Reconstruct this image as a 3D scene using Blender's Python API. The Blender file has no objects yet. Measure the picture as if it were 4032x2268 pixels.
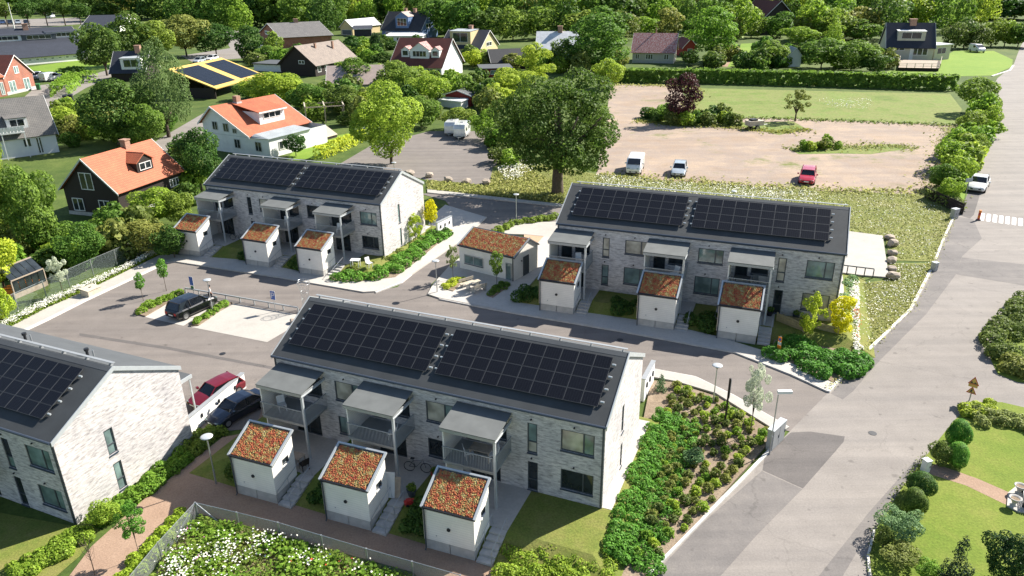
import bpy, bmesh, math, random
import numpy as np
from mathutils import Vector, Matrix

# ------------------------------------------------------------------ camera, world, sun, exposure
SC = bpy.context.scene
COL = SC.collection
FPX, PITCH, ROLL, CAMH = 2905.58, 0.404621841, -0.0116947, 29.62
_cp, _sp = math.cos(PITCH), math.sin(PITCH)
FW = Vector((0, _cp, -_sp)); _R = Vector((1, 0, 0)); _U = Vector((0, _sp, _cp))
_cr, _sr = math.cos(ROLL), math.sin(ROLL)
RT = _cr*_R + _sr*_U; UP = -_sr*_R + _cr*_U
CAM = Vector((0, 0, CAMH))
cd = bpy.data.cameras.new('camera'); co = bpy.data.objects.new('camera', cd); COL.objects.link(co)
cd.sensor_width = 36; cd.lens = FPX/4032*36; cd.clip_start = 0.5; cd.clip_end = 6000
co.matrix_world = Matrix(((RT.x, UP.x, -FW.x, 0), (RT.y, UP.y, -FW.y, 0), (RT.z, UP.z, -FW.z, CAMH), (0, 0, 0, 1)))
SC.camera = co
SUN_AZ, SUN_EL = math.radians(32), math.radians(37.5)
w = bpy.data.worlds.new('World'); SC.world = w; w.use_nodes = True
nt = w.node_tree; bg = nt.nodes['Background']
sky = nt.nodes.new('ShaderNodeTexSky'); sky.sky_type = 'NISHITA'; sky.sun_disc = False
sky.sun_elevation = SUN_EL; sky.sun_rotation = math.pi/2 - SUN_AZ
sky.air_density = 1.0; sky.dust_density = 0.6; sky.ozone_density = 1.2
nt.links.new(sky.outputs[0], bg.inputs[0]); bg.inputs[1].default_value = 0.07
sd = bpy.data.lights.new('sun', 'SUN'); so = bpy.data.objects.new('sun', sd); COL.objects.link(so)
sd.energy = 5.0; sd.angle = math.radians(0.5); sd.color = (1, 0.94, 0.85)
so.rotation_euler = Vector((-math.cos(SUN_EL)*math.cos(SUN_AZ), -math.cos(SUN_EL)*math.sin(SUN_AZ), -math.sin(SUN_EL))).to_track_quat('-Z', 'Y').to_euler()
so.location = (60, 40, 80)
SC.view_settings.view_transform = 'Standard'; SC.view_settings.look = 'None'
SC.view_settings.exposure = 1.2; SC.view_settings.gamma = 1
SC.render.engine = 'CYCLES'
SC.cycles.max_bounces = 6; SC.cycles.transparent_max_bounces = 12

random.seed(7); RNG = np.random.default_rng(7)
PX = 4032/2576.0          # picture positions below are read off a 2576 px wide view of the photograph
def ray(x, y):
    return FW + RT*((x*PX-2016)/FPX) + UP*((1134-y*PX)/FPX)
def G(x, y, z=0.0):       # ground point seen at a picture position
    d = ray(x, y); return CAM + d*((z-CAMH)/d.z)
def rowof(p):
    d = p-CAM; return (1134-FPX*d.dot(UP)/d.dot(FW))/PX
def height_at(b, row):    # height above b at which a vertical reaches a picture row
    lo, hi = 0.0, 80.0
    for _ in range(40):
        m = (lo+hi)/2
        if rowof(Vector((b.x, b.y, b.z+m))) > row: lo = m
        else: hi = m
    return lo
def mpp(p): return (p-CAM).dot(FW)*PX/FPX      # metres per picture unit at p

# ------------------------------------------------------------------ materials
def lin(r, g, b):
    f = lambda v: (v/12.92 if v <= .04045 else ((v+.055)/1.055)**2.4)
    return (f(r/255), f(g/255), f(b/255), 1)
def newmat(name):
    m = bpy.data.materials.new(name); m.use_nodes = True
    n = m.node_tree.nodes; return m, n, m.node_tree.links, n['Principled BSDF']
def noise(n, l, vec, scale, detail=4, rough=.55):
    t = n.new('ShaderNodeTexNoise'); t.inputs['Scale'].default_value = scale
    t.inputs['Detail'].default_value = detail; t.inputs['Roughness'].default_value = rough
    if vec: l.new(vec, t.inputs['Vector'])
    return t
def ramp(n, l, fac, stops):
    r = n.new('ShaderNodeValToRGB'); e = r.color_ramp.elements
    e[0].position, e[0].color = stops[0]; e[1].position, e[1].color = stops[-1]
    for p, c in stops[1:-1]:
        k = e.new(p); k.color = c
    l.new(fac, r.inputs[0]); return r
def mix(n, l, fac, a, b, mode='MIX'):
    m = n.new('ShaderNodeMix'); m.data_type = 'RGBA'; m.blend_type = mode
    if isinstance(fac, float): m.inputs[0].default_value = fac
    else: l.new(fac, m.inputs[0])
    for i, v in ((6, a), (7, b)):
        if isinstance(v, tuple): m.inputs[i].default_value = v
        else: l.new(v, m.inputs[i])
    return m.outputs[2]
def bump(n, l, p, h, strength, dist=.02):
    b = n.new('ShaderNodeBump'); b.inputs['Strength'].default_value = strength; b.inputs['Distance'].default_value = dist
    l.new(h, b.inputs['Height']); l.new(b.outputs[0], p.inputs['Normal'])
def sc_(c, k): return (min(c[0]*k, 1), min(c[1]*k, 1), min(c[2]*k, 1), 1)
def plain(name, c, rough=.7, var=.18, scale=1.5, metal=0, bmp=0, spec=.5, bscale=40):
    m, n, l, p = newmat(name)
    tc = n.new('ShaderNodeTexCoord'); nz = noise(n, l, tc.outputs['Object'], scale, 5)
    r = ramp(n, l, nz.outputs[0], [(.3, sc_(c, 1-var)), (.7, sc_(c, 1+var))])
    l.new(r.outputs[0], p.inputs['Base Color'])
    p.inputs['Roughness'].default_value = rough; p.inputs['Metallic'].default_value = metal
    p.inputs['Specular IOR Level'].default_value = spec
    if bmp:
        n2 = noise(n, l, tc.outputs['Object'], bscale, 3); bump(n, l, p, n2.outputs[0], bmp)
    return m
def ground(name, cols, s1=.08, s2=.8, s3=9, rough=.95, bmp=.25, fine=.35):
    """patchy ground: big patches between the given colours, broken up by two finer scales"""
    m, n, l, p = newmat(name)
    tc = n.new('ShaderNodeTexCoord'); v = tc.outputs['Object']
    a = noise(n, l, v, s1, 6, .6); b = noise(n, l, v, s2, 6, .65); c = noise(n, l, v, s3, 4, .6)
    k = len(cols)
    r1 = ramp(n, l, a.outputs[0], [(.3+.4*i/(k-1), cols[i]) for i in range(k)])
    r2 = ramp(n, l, b.outputs[0], [(.3+.4*i/(k-1), cols[i]) for i in range(k)])
    mx = mix(n, l, .5, r1.outputs[0], r2.outputs[0])
    g = ramp(n, l, c.outputs[0], [(.25, (1-fine, 1-fine, 1-fine, 1)), (.75, (1+fine*.6, 1+fine*.6, 1+fine*.6, 1))])
    mx = mix(n, l, 1.0, mx, g.outputs[0], 'MULTIPLY')
    l.new(mx, p.inputs['Base Color']); p.inputs['Roughness'].default_value = rough
    p.inputs['Specular IOR Level'].default_value = .25
    bump(n, l, p, c.outputs[0], bmp, .05); return m
def asphalt(name, cols, ang, crack=.35, fine=.18):
    """worn asphalt: patches, streaks along the driving direction, thin cracks and oil spots"""
    m, n, l, p = newmat(name); tc = n.new('ShaderNodeTexCoord'); v = tc.outputs['Object']
    a = noise(n, l, v, .07, 6, .6); b = noise(n, l, v, .6, 6, .65); c = noise(n, l, v, 9, 4, .6)
    mp = n.new('ShaderNodeMapping'); mp.inputs['Rotation'].default_value = (0, 0, -ang); mp.inputs['Scale'].default_value = (.035, .75, 1); l.new(v, mp.inputs[0])
    st = noise(n, l, mp.outputs[0], 1.0, 5, .6)
    r1 = ramp(n, l, a.outputs[0], [(.3, cols[0]), (.5, cols[1]), (.7, cols[2])]); r2 = ramp(n, l, b.outputs[0], [(.3, cols[0]), (.5, cols[1]), (.7, cols[2])])
    x = mix(n, l, .5, r1.outputs[0], r2.outputs[0])
    rs = ramp(n, l, st.outputs[0], [(.35, (.86, .86, .87, 1)), (.65, (1.08, 1.07, 1.06, 1))]); x = mix(n, l, 1.0, x, rs.outputs[0], 'MULTIPLY')
    g = ramp(n, l, c.outputs[0], [(.25, (1-fine, 1-fine, 1-fine, 1)), (.75, (1+fine*.6, 1+fine*.6, 1+fine*.6, 1))]); x = mix(n, l, 1.0, x, g.outputs[0], 'MULTIPLY')
    vo = n.new('ShaderNodeTexVoronoi'); vo.feature = 'DISTANCE_TO_EDGE'; vo.inputs['Scale'].default_value = .13
    wn = noise(n, l, v, .9, 4); ad = n.new('ShaderNodeVectorMath'); ad.operation = 'MULTIPLY_ADD'; l.new(wn.outputs['Color'], ad.inputs[0]); ad.inputs[1].default_value = (1.6, 1.6, 0); l.new(v, ad.inputs[2]); l.new(ad.outputs[0], vo.inputs['Vector'])
    rc = ramp(n, l, vo.outputs[0], [(.0, (1-crack, 1-crack, 1-crack, 1)), (.007, (1, 1, 1, 1))]); x = mix(n, l, 1.0, x, rc.outputs[0], 'MULTIPLY')
    ro = ramp(n, l, noise(n, l, v, 1.3, 2, .4).outputs[0], [(.24, (.72, .72, .72, 1)), (.31, (1, 1, 1, 1))]); x = mix(n, l, 1.0, x, ro.outputs[0], 'MULTIPLY')
    l.new(x, p.inputs['Base Color']); p.inputs['Roughness'].default_value = .88; p.inputs['Specular IOR Level'].default_value = .3; bump(n, l, p, c.outputs[0], .2, .03); return m
def leafmat(name, c, c2, trans=.35, hue=.12):
    m, n, l, p = newmat(name)
    tc = n.new('ShaderNodeTexCoord'); oi = n.new('ShaderNodeObjectInfo')
    nz = noise(n, l, tc.outputs['Object'], 2.6, 3); 
    geo = n.new('ShaderNodeNewGeometry')
    add = n.new('ShaderNodeMath'); add.operation = 'ADD'; l.new(nz.outputs[0], add.inputs[0])
    mu = n.new('ShaderNodeMath'); mu.operation = 'MULTIPLY_ADD'; l.new(geo.outputs['Random Per Island'], mu.inputs[0]); mu.inputs[1].default_value = .5; mu.inputs[2].default_value = -.25
    l.new(mu.outputs[0], add.inputs[1])
    r = ramp(n, l, add.outputs[0], [(.25, c), (.75, c2)])
    hs = n.new('ShaderNodeHueSaturation')
    mh = n.new('ShaderNodeMapRange'); l.new(oi.outputs['Random'], mh.inputs[0]); mh.inputs[3].default_value = .5-hue*.25; mh.inputs[4].default_value = .5+hue*.18
    mv = n.new('ShaderNodeMapRange'); l.new(oi.outputs['Random'], mv.inputs[0]); mv.inputs[3].default_value = 1.2; mv.inputs[4].default_value = .78
    l.new(mh.outputs[0], hs.inputs['Hue']); l.new(mv.outputs[0], hs.inputs['Value']); l.new(r.outputs[0], hs.inputs['Color'])
    l.new(hs.outputs[0], p.inputs['Base Color']); p.inputs['Roughness'].default_value = .6; p.inputs['Specular IOR Level'].default_value = .2
    t = n.new('ShaderNodeBsdfTranslucent'); l.new(hs.outputs[0], t.inputs[0])
    ms = n.new('ShaderNodeMixShader'); ms.inputs[0].default_value = trans
    l.new(p.outputs[0], ms.inputs[1]); l.new(t.outputs[0], ms.inputs[2]); l.new(ms.outputs[0], n['Material Output'].inputs[0])
    return m
M = {}
M['leaf_mid'] = leafmat('leaf_mid', (.095, .185, .026, 1), (.25, .39, .065, 1), .45)
M['leaf_dark'] = leafmat('leaf_dark', (.05, .115, .022, 1), (.145, .25, .045, 1), .4)
M['leaf_deep'] = leafmat('leaf_deep', (.024, .06, .018, 1), (.075, .14, .036, 1), .3)
M['leaf_light'] = leafmat('leaf_light', (.17, .30, .03, 1), (.38, .54, .07, 1), .45)
M['leaf_lime'] = leafmat('leaf_lime', (.28, .41, .03, 1), (.52, .66, .07, 1), .45)
M['leaf_yellow'] = leafmat('leaf_yellow', (.52, .50, .012, 1), (.80, .77, .03, 1), .4, .0)
M['leaf_olive'] = leafmat('leaf_olive', (.14, .19, .04, 1), (.29, .34, .085, 1), .4)
M['leaf_birch'] = leafmat('leaf_birch', (.15, .225, .065, 1), (.30, .385, .13, 1), .45)
M['leaf_copper'] = leafmat('leaf_copper', (.03, .012, .012, 1), (.10, .036, .036, 1), .25, .02)
M['leaf_pale'] = leafmat('leaf_pale', (.42, .48, .33, 1), (.72, .76, .62, 1), .45, .04)
M['leaf_green'] = leafmat('leaf_green', (.075, .21, .026, 1), (.18, .42, .06, 1), .4, .06)
M['leaf_juniper'] = leafmat('leaf_juniper', (.10, .20, .08, 1), (.23, .37, .16, 1), .35, .05)
M['leaf_spruce'] = leafmat('leaf_spruce', (.010, .03, .014, 1), (.03, .07, .032, 1), .15, .04)
M['leaf_dry'] = leafmat('leaf_dry', (.24, .28, .065, 1), (.45, .45, .17, 1), .45, .05)
M['leaf_grass'] = leafmat('leaf_grass', (.17, .27, .03, 1), (.30, .40, .06, 1), .4, .03)
M['bark'] = plain('bark', (.10, .075, .055, 1), .95, .35, 4, bmp=.6, bscale=12)
M['asphalt'] = asphalt('asphalt', [(.165, .145, .130, 1), (.195, .173, .156, 1), (.225, .20, .181, 1)], -.38, .1)
M['asphalt_road'] = asphalt('asphalt_road', [(.215, .195, .176, 1), (.25, .228, .206, 1), (.285, .26, .236, 1)], .9, .14)
M['asphalt_grey'] = asphalt('asphalt_grey', [(.14, .129, .123, 1), (.175, .162, .153, 1), (.235, .215, .196, 1)], .9, .2)
M['asphalt_dark'] = asphalt('asphalt_dark', [(.105, .096, .092, 1), (.13, .119, .113, 1), (.15, .137, .13, 1)], .9, .2)
M['paving'] = ground('paving', [(.40, .375, .34, 1), (.46, .432, .39, 1), (.50, .472, .43, 1)], .2, 1.2, 6, .85, .1, .12)
M['paving_white'] = ground('paving_white', [(.36, .34, .305, 1), (.42, .395, .355, 1), (.46, .435, .39, 1)], .2, 1.2, 6, .85, .1, .1)
M['kerb'] = plain('kerb_granite', (.62, .60, .56, 1), .8, .1, 3)
def lotmat():
    m, n, l, p = newmat('gravel_lot'); tc = n.new('ShaderNodeTexCoord'); v = tc.outputs['Object']
    a = noise(n, l, v, .035, 6, .62); b = noise(n, l, v, .22, 6, .65); c = noise(n, l, v, 4, 4, .6)
    cs = [(.24, .18, .125, 1), (.34, .255, .185, 1), (.30, .245, .205, 1), (.41, .315, .23, 1), (.35, .275, .20, 1)]
    st = lambda f: ramp(n, l, f, [(.3+.1*i, cs[i]) for i in range(5)]).outputs[0]
    x = mix(n, l, .5, st(a.outputs[0]), st(b.outputs[0]))
    mp = n.new('ShaderNodeMapping'); mp.inputs['Rotation'].default_value = (0, 0, .12); mp.inputs['Scale'].default_value = (.03, .5, 1); l.new(v, mp.inputs[0])
    rut = ramp(n, l, noise(n, l, mp.outputs[0], 1, 5, .6).outputs[0], [(.36, (.92, .915, .92, 1)), (.64, (1.06, 1.055, 1.05, 1))]); x = mix(n, l, 1.0, x, rut.outputs[0], 'MULTIPLY')
    g = ramp(n, l, c.outputs[0], [(.25, (.78, .78, .78, 1)), (.75, (1.15, 1.15, 1.15, 1))]); x = mix(n, l, 1.0, x, g.outputs[0], 'MULTIPLY')
    w1 = noise(n, l, v, .06, 8, .75); rw = ramp(n, l, w1.outputs[0], [(.56, (0, 0, 0, 1)), (.66, (1, 1, 1, 1))]); x = mix(n, l, rw.outputs[0], x, (.15, .17, .05, 1))
    l.new(x, p.inputs['Base Color']); p.inputs['Roughness'].default_value = .95; p.inputs['Specular IOR Level'].default_value = .2; bump(n, l, p, c.outputs[0], .4, .06); return m
M['gravel_lot'] = lotmat()
M['gravel_path'] = ground('gravel_path', [(.28, .185, .13, 1), (.33, .225, .16, 1), (.385, .27, .195, 1)], .2, 1.0, 9, .95, .3, .22)
M['sand'] = ground('sand', [(.40, .26, .17, 1), (.47, .32, .21, 1), (.5, .36, .25, 1)], .2, 1.0, 9, .95, .2, .15)
M['soil'] = ground('soil', [(.17, .125, .085, 1), (.26, .20, .14, 1), (.33, .26, .19, 1)], .4, 1.6, 8, .95, .5, .35)
M['lawn'] = ground('lawn', [(.10, .165, .018, 1), (.155, .21, .028, 1), (.22, .235, .05, 1)], .12, .7, 7, .95, .5, .3)
M['lawn_fresh'] = ground('lawn_fresh', [(.12, .22, .02, 1), (.17, .27, .03, 1), (.22, .30, .04, 1)], .06, .4, 6, .95, .5, .25)
M['lawn_dry'] = ground('lawn_dry', [(.10, .16, .024, 1), (.17, .19, .04, 1), (.25, .215, .08, 1)], .25, .9, 9, .95, .5, .35)
M['meadow'] = ground('meadow', [(.075, .13, .018, 1), (.125, .20, .026, 1), (.21, .22, .07, 1), (.16, .235, .04, 1), (.24, .27, .10, 1)], .09, .5, 2.2, .95, .5, .35)
M['bank'] = ground('bank', [(.13, .175, .03, 1), (.20, .215, .055, 1), (.25, .225, .095, 1)], .2, .9, 4, .95, .6, .4)
M['garden'] = ground('garden', [(.03, .06, .012, 1), (.06, .10, .018, 1), (.10, .14, .028, 1), (.15, .17, .05, 1)], .05, .3, 3, .95, .5, .35)
M['white'] = plain('white_paint', (.74, .73, .70, 1), .6, .05, 2)
M['cream'] = None
M['metal_grey'] = plain('metal_grey', (.36, .375, .38, 1), .45, .06, 3, metal=.3)
M['metal_light'] = plain('metal_light', (.52, .55, .56, 1), .4, .06, 3, metal=.3)
M['steel'] = plain('galvanised_steel', (.45, .47, .48, 1), .4, .12, 6, metal=.75)
M['dark'] = plain('dark_metal', (.02, .021, .024, 1), .5, .1, 3)
M['slate'] = plain('slate_frame', (.06, .07, .08, 1), .5, .08, 3)
M['gutter'] = plain('gutter_blue_grey', (.045, .06, .085, 1), .4, .08, 3)
M['concrete'] = plain('concrete', (.44, .425, .40, 1), .85, .14, 2.5, bmp=.15)
M['balcony'] = plain('balcony_grey', (.30, .305, .30, 1), .6, .06, 3)
M['canopy'] = plain('canopy_felt', (.125, .133, .13, 1), .85, .12, 1.2, bmp=.2, bscale=60)
M['stone'] = plain('boulder_stone', (.36, .30, .24, 1), .9, .35, 2.2, bmp=.8, bscale=6)
M['wood_dark'] = plain('wood_dark_brown', (.022, .014, .011, 1), .8, .3, 3, bmp=.2)
M['wood_red'] = plain('wood_falun_red', (.20, .028, .022, 1), .8, .2, 3, bmp=.2)
M['wood_pale'] = plain('wood_pale', (.50, .44, .34, 1), .75, .15, 3)
M['wood_deck'] = plain('wood_deck', (.36, .29, .22, 1), .8, .2, 4)
M['wood_new'] = plain('wood_new_pine', (.36, .29, .15, 1), .75, .2, 3)
M['tyre'] = plain('tyre_rubber', (.012, .012, .013, 1), .85, .2, 6)
M['rim'] = plain('rim_alloy', (.45, .46, .47, 1), .3, .08, 6, metal=.8)
M['red_plastic'] = plain('red_plastic', (.45, .03, .025, 1), .5, .1, 3)
M['orange_plastic'] = plain('orange_paint', (.75, .22, .02, 1), .5, .1, 3)
M['chimney'] = plain('chimney_brick', (.34, .20, .14, 1), .85, .25, 5)
M['blue_sign'] = plain('blue_sign', (.02, .08, .33, 1), .4, .05, 3)
M['green_plastic'] = plain('green_plastic', (.03, .15, .04, 1), .5, .1, 3)
M['skin'] = plain('skin', (.5, .3, .22, 1), .6, .05, 3)
M['shirt_white'] = plain('white_shirt', (.75, .74, .72, 1), .8, .05, 3)  # plain white cloth, its own colour
M['black_cloth'] = plain('black_cloth', (.015, .015, .018, 1), .9, .2, 6)
def carpaint(name, c):
    m, n, l, p = newmat(name); p.inputs['Base Color'].default_value = c; p.inputs['Roughness'].default_value = .28
    p.inputs['Coat Weight'].default_value = .8; p.inputs['Coat Roughness'].default_value = .06; p.inputs['Metallic'].default_value = .15
    tc = n.new('ShaderNodeTexCoord'); nz = noise(n, l, tc.outputs['Object'], 2, 4)
    r = ramp(n, l, nz.outputs[0], [(.3, sc_(c, .88)), (.7, sc_(c, 1.1))]); l.new(r.outputs[0], p.inputs['Base Color'])
    return m
def glassmat(name, c, rough=.05, spec=.8):
    m, n, l, p = newmat(name)
    tc = n.new('ShaderNodeTexCoord'); nz = noise(n, l, tc.outputs['Object'], .9, 2)
    r = ramp(n, l, nz.outputs[0], [(.35, sc_(c, .6)), (.65, sc_(c, 1.35))]); l.new(r.outputs[0], p.inputs['Base Color'])
    p.inputs['Roughness'].default_value = rough; p.inputs['Specular IOR Level'].default_value = spec
    return m
M['glass_dark'] = glassmat('window_glass_dark', (.025, .032, .036, 1))
M['glass_green'] = glassmat('window_glass_green', (.16, .23, .22, 1))  # pale green of reflected sky and surroundings painted into the pane colour
M['glass_blind'] = glassmat('window_glass_blind', (.40, .38, .31, 1), .12)
M['glass_car'] = glassmat('car_glass', (.010, .013, .018, 1), .03, .6)
def brickmat(name, c1, c2, mortar, bw=.26, rh=.078, streak=.5, dark=(.10, .09, .09, 1), ms=.008):
    m, n, l, p = newmat(name)
    uv = n.new('ShaderNodeUVMap'); b = n.new('ShaderNodeTexBrick'); l.new(uv.outputs[0], b.inputs[0])
    b.inputs['Color1'].default_value = c1; b.inputs['Color2'].default_value = c2; b.inputs['Mortar'].default_value = mortar
    b.inputs['Scale'].default_value = 1; b.inputs['Brick Width'].default_value = bw; b.inputs['Row Height'].default_value = rh
    b.inputs['Mortar Size'].default_value = ms; b.inputs['Bias'].default_value = -.2
    mp = n.new('ShaderNodeMapping'); mp.inputs['Scale'].default_value = (1.6, 7, 1); l.new(uv.outputs[0], mp.inputs[0])
    nz = noise(n, l, mp.outputs[0], 1, 5, .7)
    r = ramp(n, l, nz.outputs[0], [(.49, (0, 0, 0, 1)), (.63, (1, 1, 1, 1))])
    n3 = noise(n, l, uv.outputs[0], .35, 3); r3 = ramp(n, l, n3.outputs[0], [(.35, (.82, .82, .84, 1)), (.65, (1.08, 1.06, 1.04, 1))])
    ml = n.new('ShaderNodeMath'); ml.operation = 'MULTIPLY'; l.new(r.outputs[0], ml.inputs[0]); ml.inputs[1].default_value = streak
    c = mix(n, l, ml.outputs[0], b.outputs[0], dark); c = mix(n, l, 1.0, c, r3.outputs[0], 'MULTIPLY')
    l.new(c, p.inputs['Base Color']); p.inputs['Roughness'].default_value = .9; bump(n, l, p, b.outputs['Fac'], -.4, .01)
    return m
M['brick_pale'] = brickmat('brick_pale', (.68, .65, .63, 1), (.45, .425, .415, 1), (.56, .535, .52, 1), streak=.66, dark=(.2, .185, .185, 1))
M['brick_red'] = brickmat('brick_red', (.36, .12, .07, 1), (.28, .085, .05, 1), (.34, .25, .2, 1), streak=.25, dark=(.12, .04, .03, 1))
def boards(name, c, pitch=.15, axis=1, depth=.35, var=.08):
    m, n, l, p = newmat(name)
    uv = n.new('ShaderNodeUVMap'); sp = n.new('ShaderNodeSeparateXYZ'); l.new(uv.outputs[0], sp.inputs[0])
    mo = n.new('ShaderNodeMath'); mo.operation = 'MULTIPLY'; mo.inputs[1].default_value = 1/pitch; l.new(sp.outputs[axis], mo.inputs[0])
    fr = n.new('ShaderNodeMath'); fr.operation = 'FRACT'; l.new(mo.outputs[0], fr.inputs[0])
    r = ramp(n, l, fr.outputs[0], [(.0, (1-depth, 1-depth, 1-depth, 1)), (.12, (1, 1, 1, 1))])
    nz = noise(n, l, uv.outputs[0], .8, 5); rn = ramp(n, l, nz.outputs[0], [(.3, sc_(c, 1-var)), (.7, sc_(c, 1+var))])
    l.new(mix(n, l, 1.0, rn.outputs[0], r.outputs[0], 'MULTIPLY'), p.inputs['Base Color']); p.inputs['Roughness'].default_value = .75
    bump(n, l, p, fr.outputs[0], .3, .02); return m
M['cream'] = boards('cream_boards', (.80, .765, .70, 1), .16)
M['boards_white'] = boards('white_boards', (.74, .74, .72, 1), .2, 0, .15)
M['boards_brown'] = boards('dark_brown_boards', (.022, .014, .011, 1), .22, 0, .4)
M['boards_red'] = boards('red_boards', (.25, .03, .024, 1), .22, 0, .35)
M['boards_blue'] = boards('blue_boards', (.10, .17, .32, 1), .2, 1, .2)
M['render_white'] = plain('render_white', (.74, .735, .715, 1), .85, .04, 1)
M['render_yellow'] = plain('render_yellow', (.55, .44, .24, 1), .85, .08, 1)
M['render_beige'] = plain('render_beige', (.52, .48, .39, 1), .85, .06, 1)
def tiles(name, c, c2, row=.35, wid=.28, spots=None):
    m, n, l, p = newmat(name)
    uv = n.new('ShaderNodeUVMap'); b = n.new('ShaderNodeTexBrick'); l.new(uv.outputs[0], b.inputs[0])
    b.inputs['Color1'].default_value = c; b.inputs['Color2'].default_value = c2; b.inputs['Mortar'].default_value = sc_(c, .45)
    b.inputs['Scale'].default_value = 1; b.inputs['Brick Width'].default_value = wid; b.inputs['Row Height'].default_value = row
    b.inputs['Mortar Size'].default_value = .035; b.inputs['Mortar Smooth'].default_value = .6; b.offset = 0
    nz = noise(n, l, uv.outputs[0], .5, 6, .65)
    col = b.outputs[0]
    if spots:
        rs = ramp(n, l, noise(n, l, uv.outputs[0], 2.2, 5, .8).outputs[0], [(.45, (0, 0, 0, 1)), (.6, (1, 1, 1, 1))]); col = mix(n, l, rs.outputs[0], col, spots)
    rr = ramp(n, l, nz.outputs[0], [(.3, (.8, .8, .8, 1)), (.7, (1.15, 1.13, 1.1, 1))])
    l.new(mix(n, l, 1.0, col, rr.outputs[0], 'MULTIPLY'), p.inputs['Base Color']); p.inputs['Roughness'].default_value = .75
    bump(n, l, p, b.outputs['Fac'], -.5, .03); return m
M['tile_orange'] = tiles('tile_orange', (.50, .145, .065, 1), (.44, .12, .055, 1))
M['tile_brick'] = tiles('tile_red_brown', (.16, .045, .03, 1), (.13, .038, .028, 1))
M['tile_dark'] = tiles('tile_dark', (.035, .037, .042, 1), (.045, .047, .052, 1))
M['tile_navy'] = tiles('tile_navy', (.028, .034, .050, 1), (.036, .042, .060, 1))
M['tile_grey'] = tiles('tile_grey', (.15, .145, .14, 1), (.18, .17, .16, 1))
M['tile_taupe'] = tiles('tile_taupe', (.23, .185, .155, 1), (.26, .21, .175, 1))
M['tile_lichen'] = tiles('tile_lichen', (.40, .10, .09, 1), (.34, .08, .07, 1), spots=(.55, .45, .42, 1))
M['sheet_white'] = tiles('sheet_white', (.62, .64, .66, 1), (.60, .62, .64, 1), 8, .5)
M['sheet_grey'] = tiles('sheet_grey', (.33, .37, .39, 1), (.35, .39, .41, 1), 8, .5)
M['sheet_pink'] = tiles('sheet_pink', (.40, .32, .29, 1), (.42, .34, .31, 1))
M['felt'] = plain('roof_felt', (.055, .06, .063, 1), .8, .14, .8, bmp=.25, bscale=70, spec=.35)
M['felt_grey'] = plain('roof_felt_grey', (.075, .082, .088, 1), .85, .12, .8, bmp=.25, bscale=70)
M['sheet_yellow'] = plain('roof_yellow', (.62, .40, .10, 1), .8, .1, 1)
def sedummat():
    m, n, l, p = newmat('sedum')
    tc = n.new('ShaderNodeTexCoord'); geo = n.new('ShaderNodeNewGeometry')
    a = noise(n, l, tc.outputs['Object'], 2.4, 6, .7)
    sm = n.new('ShaderNodeMath'); sm.operation = 'MULTIPLY_ADD'; l.new(geo.outputs['Random Per Island'], sm.inputs[0]); sm.inputs[1].default_value = .3; sm.inputs[2].default_value = -.15
    am = n.new('ShaderNodeMath'); am.operation = 'MULTIPLY_ADD'; l.new(a.outputs[0], am.inputs[0]); am.inputs[1].default_value = 1.9; am.inputs[2].default_value = -.45
    ad = n.new('ShaderNodeMath'); ad.operation = 'ADD'; l.new(am.outputs[0], ad.inputs[0]); l.new(sm.outputs[0], ad.inputs[1])
    r = ramp(n, l, ad.outputs[0], [(.2, (.24, .045, .028, 1)), (.36, (.40, .09, .038, 1)), (.47, (.42, .16, .055, 1)), (.55, (.27, .15, .065, 1)), (.66, (.34, .29, .07, 1)), (.8, (.48, .38, .22, 1))])
    l.new(r.outputs[0], p.inputs['Base Color']); p.inputs['Roughness'].default_value = .9; return m
M['sedum'] = sedummat()
def solarmat():
    m, n, l, p = newmat('solar_cells')
    uv = n.new('ShaderNodeUVMap'); b = n.new('ShaderNodeTexBrick'); l.new(uv.outputs[0], b.inputs[0]); b.offset = 0
    b.inputs['Color1'].default_value = (.005, .0055, .008, 1); b.inputs['Color2'].default_value = (.006, .0065, .010, 1); b.inputs['Mortar'].default_value = (.03, .033, .042, 1)
    b.inputs['Scale'].default_value = 1; b.inputs['Brick Width'].default_value = .16; b.inputs['Row Height'].default_value = .082; b.inputs['Mortar Size'].default_value = .006
    l.new(b.outputs[0], p.inputs['Base Color']); p.inputs['Roughness'].default_value = .3; p.inputs['Specular IOR Level'].default_value = .22
    return m
M['solar'] = solarmat()
M['panel_frame'] = plain('panel_frame', (.11, .115, .12, 1), .45, .05, 3, metal=.5)
def meshfence(name, c, cell=.06, wire=.12):
    m, n, l, p = newmat(name); p.inputs['Base Color'].default_value = c; p.inputs['Roughness'].default_value = .5; p.inputs['Metallic'].default_value = .4
    uv = n.new('ShaderNodeUVMap'); b = n.new('ShaderNodeTexBrick'); b.offset = 0
    mp = n.new('ShaderNodeMapping'); mp.inputs['Rotation'].default_value = (0, 0, math.pi/4); l.new(uv.outputs[0], mp.inputs[0]); l.new(mp.outputs[0], b.inputs[0])
    b.inputs['Scale'].default_value = 1; b.inputs['Brick Width'].default_value = cell; b.inputs['Row Height'].default_value = cell; b.inputs['Mortar Size'].default_value = cell*wire
    tr = n.new('ShaderNodeBsdfTransparent'); ms = n.new('ShaderNodeMixShader'); l.new(b.outputs['Fac'], ms.inputs[0])
    l.new(tr.outputs[0], ms.inputs[1]); l.new(p.outputs[0], ms.inputs[2]); l.new(ms.outputs[0], n['Material Output'].inputs[0]); return m
M['chainlink'] = meshfence('chain_link', (.42, .45, .46, 1), .055, .10)
M['chainlink_green'] = meshfence('chain_link_green', (.30, .36, .35, 1), .055, .06)
M['frosted'] = plain('frosted_panel', (.33, .38, .40, 1), .3, .05, 2)
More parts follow.
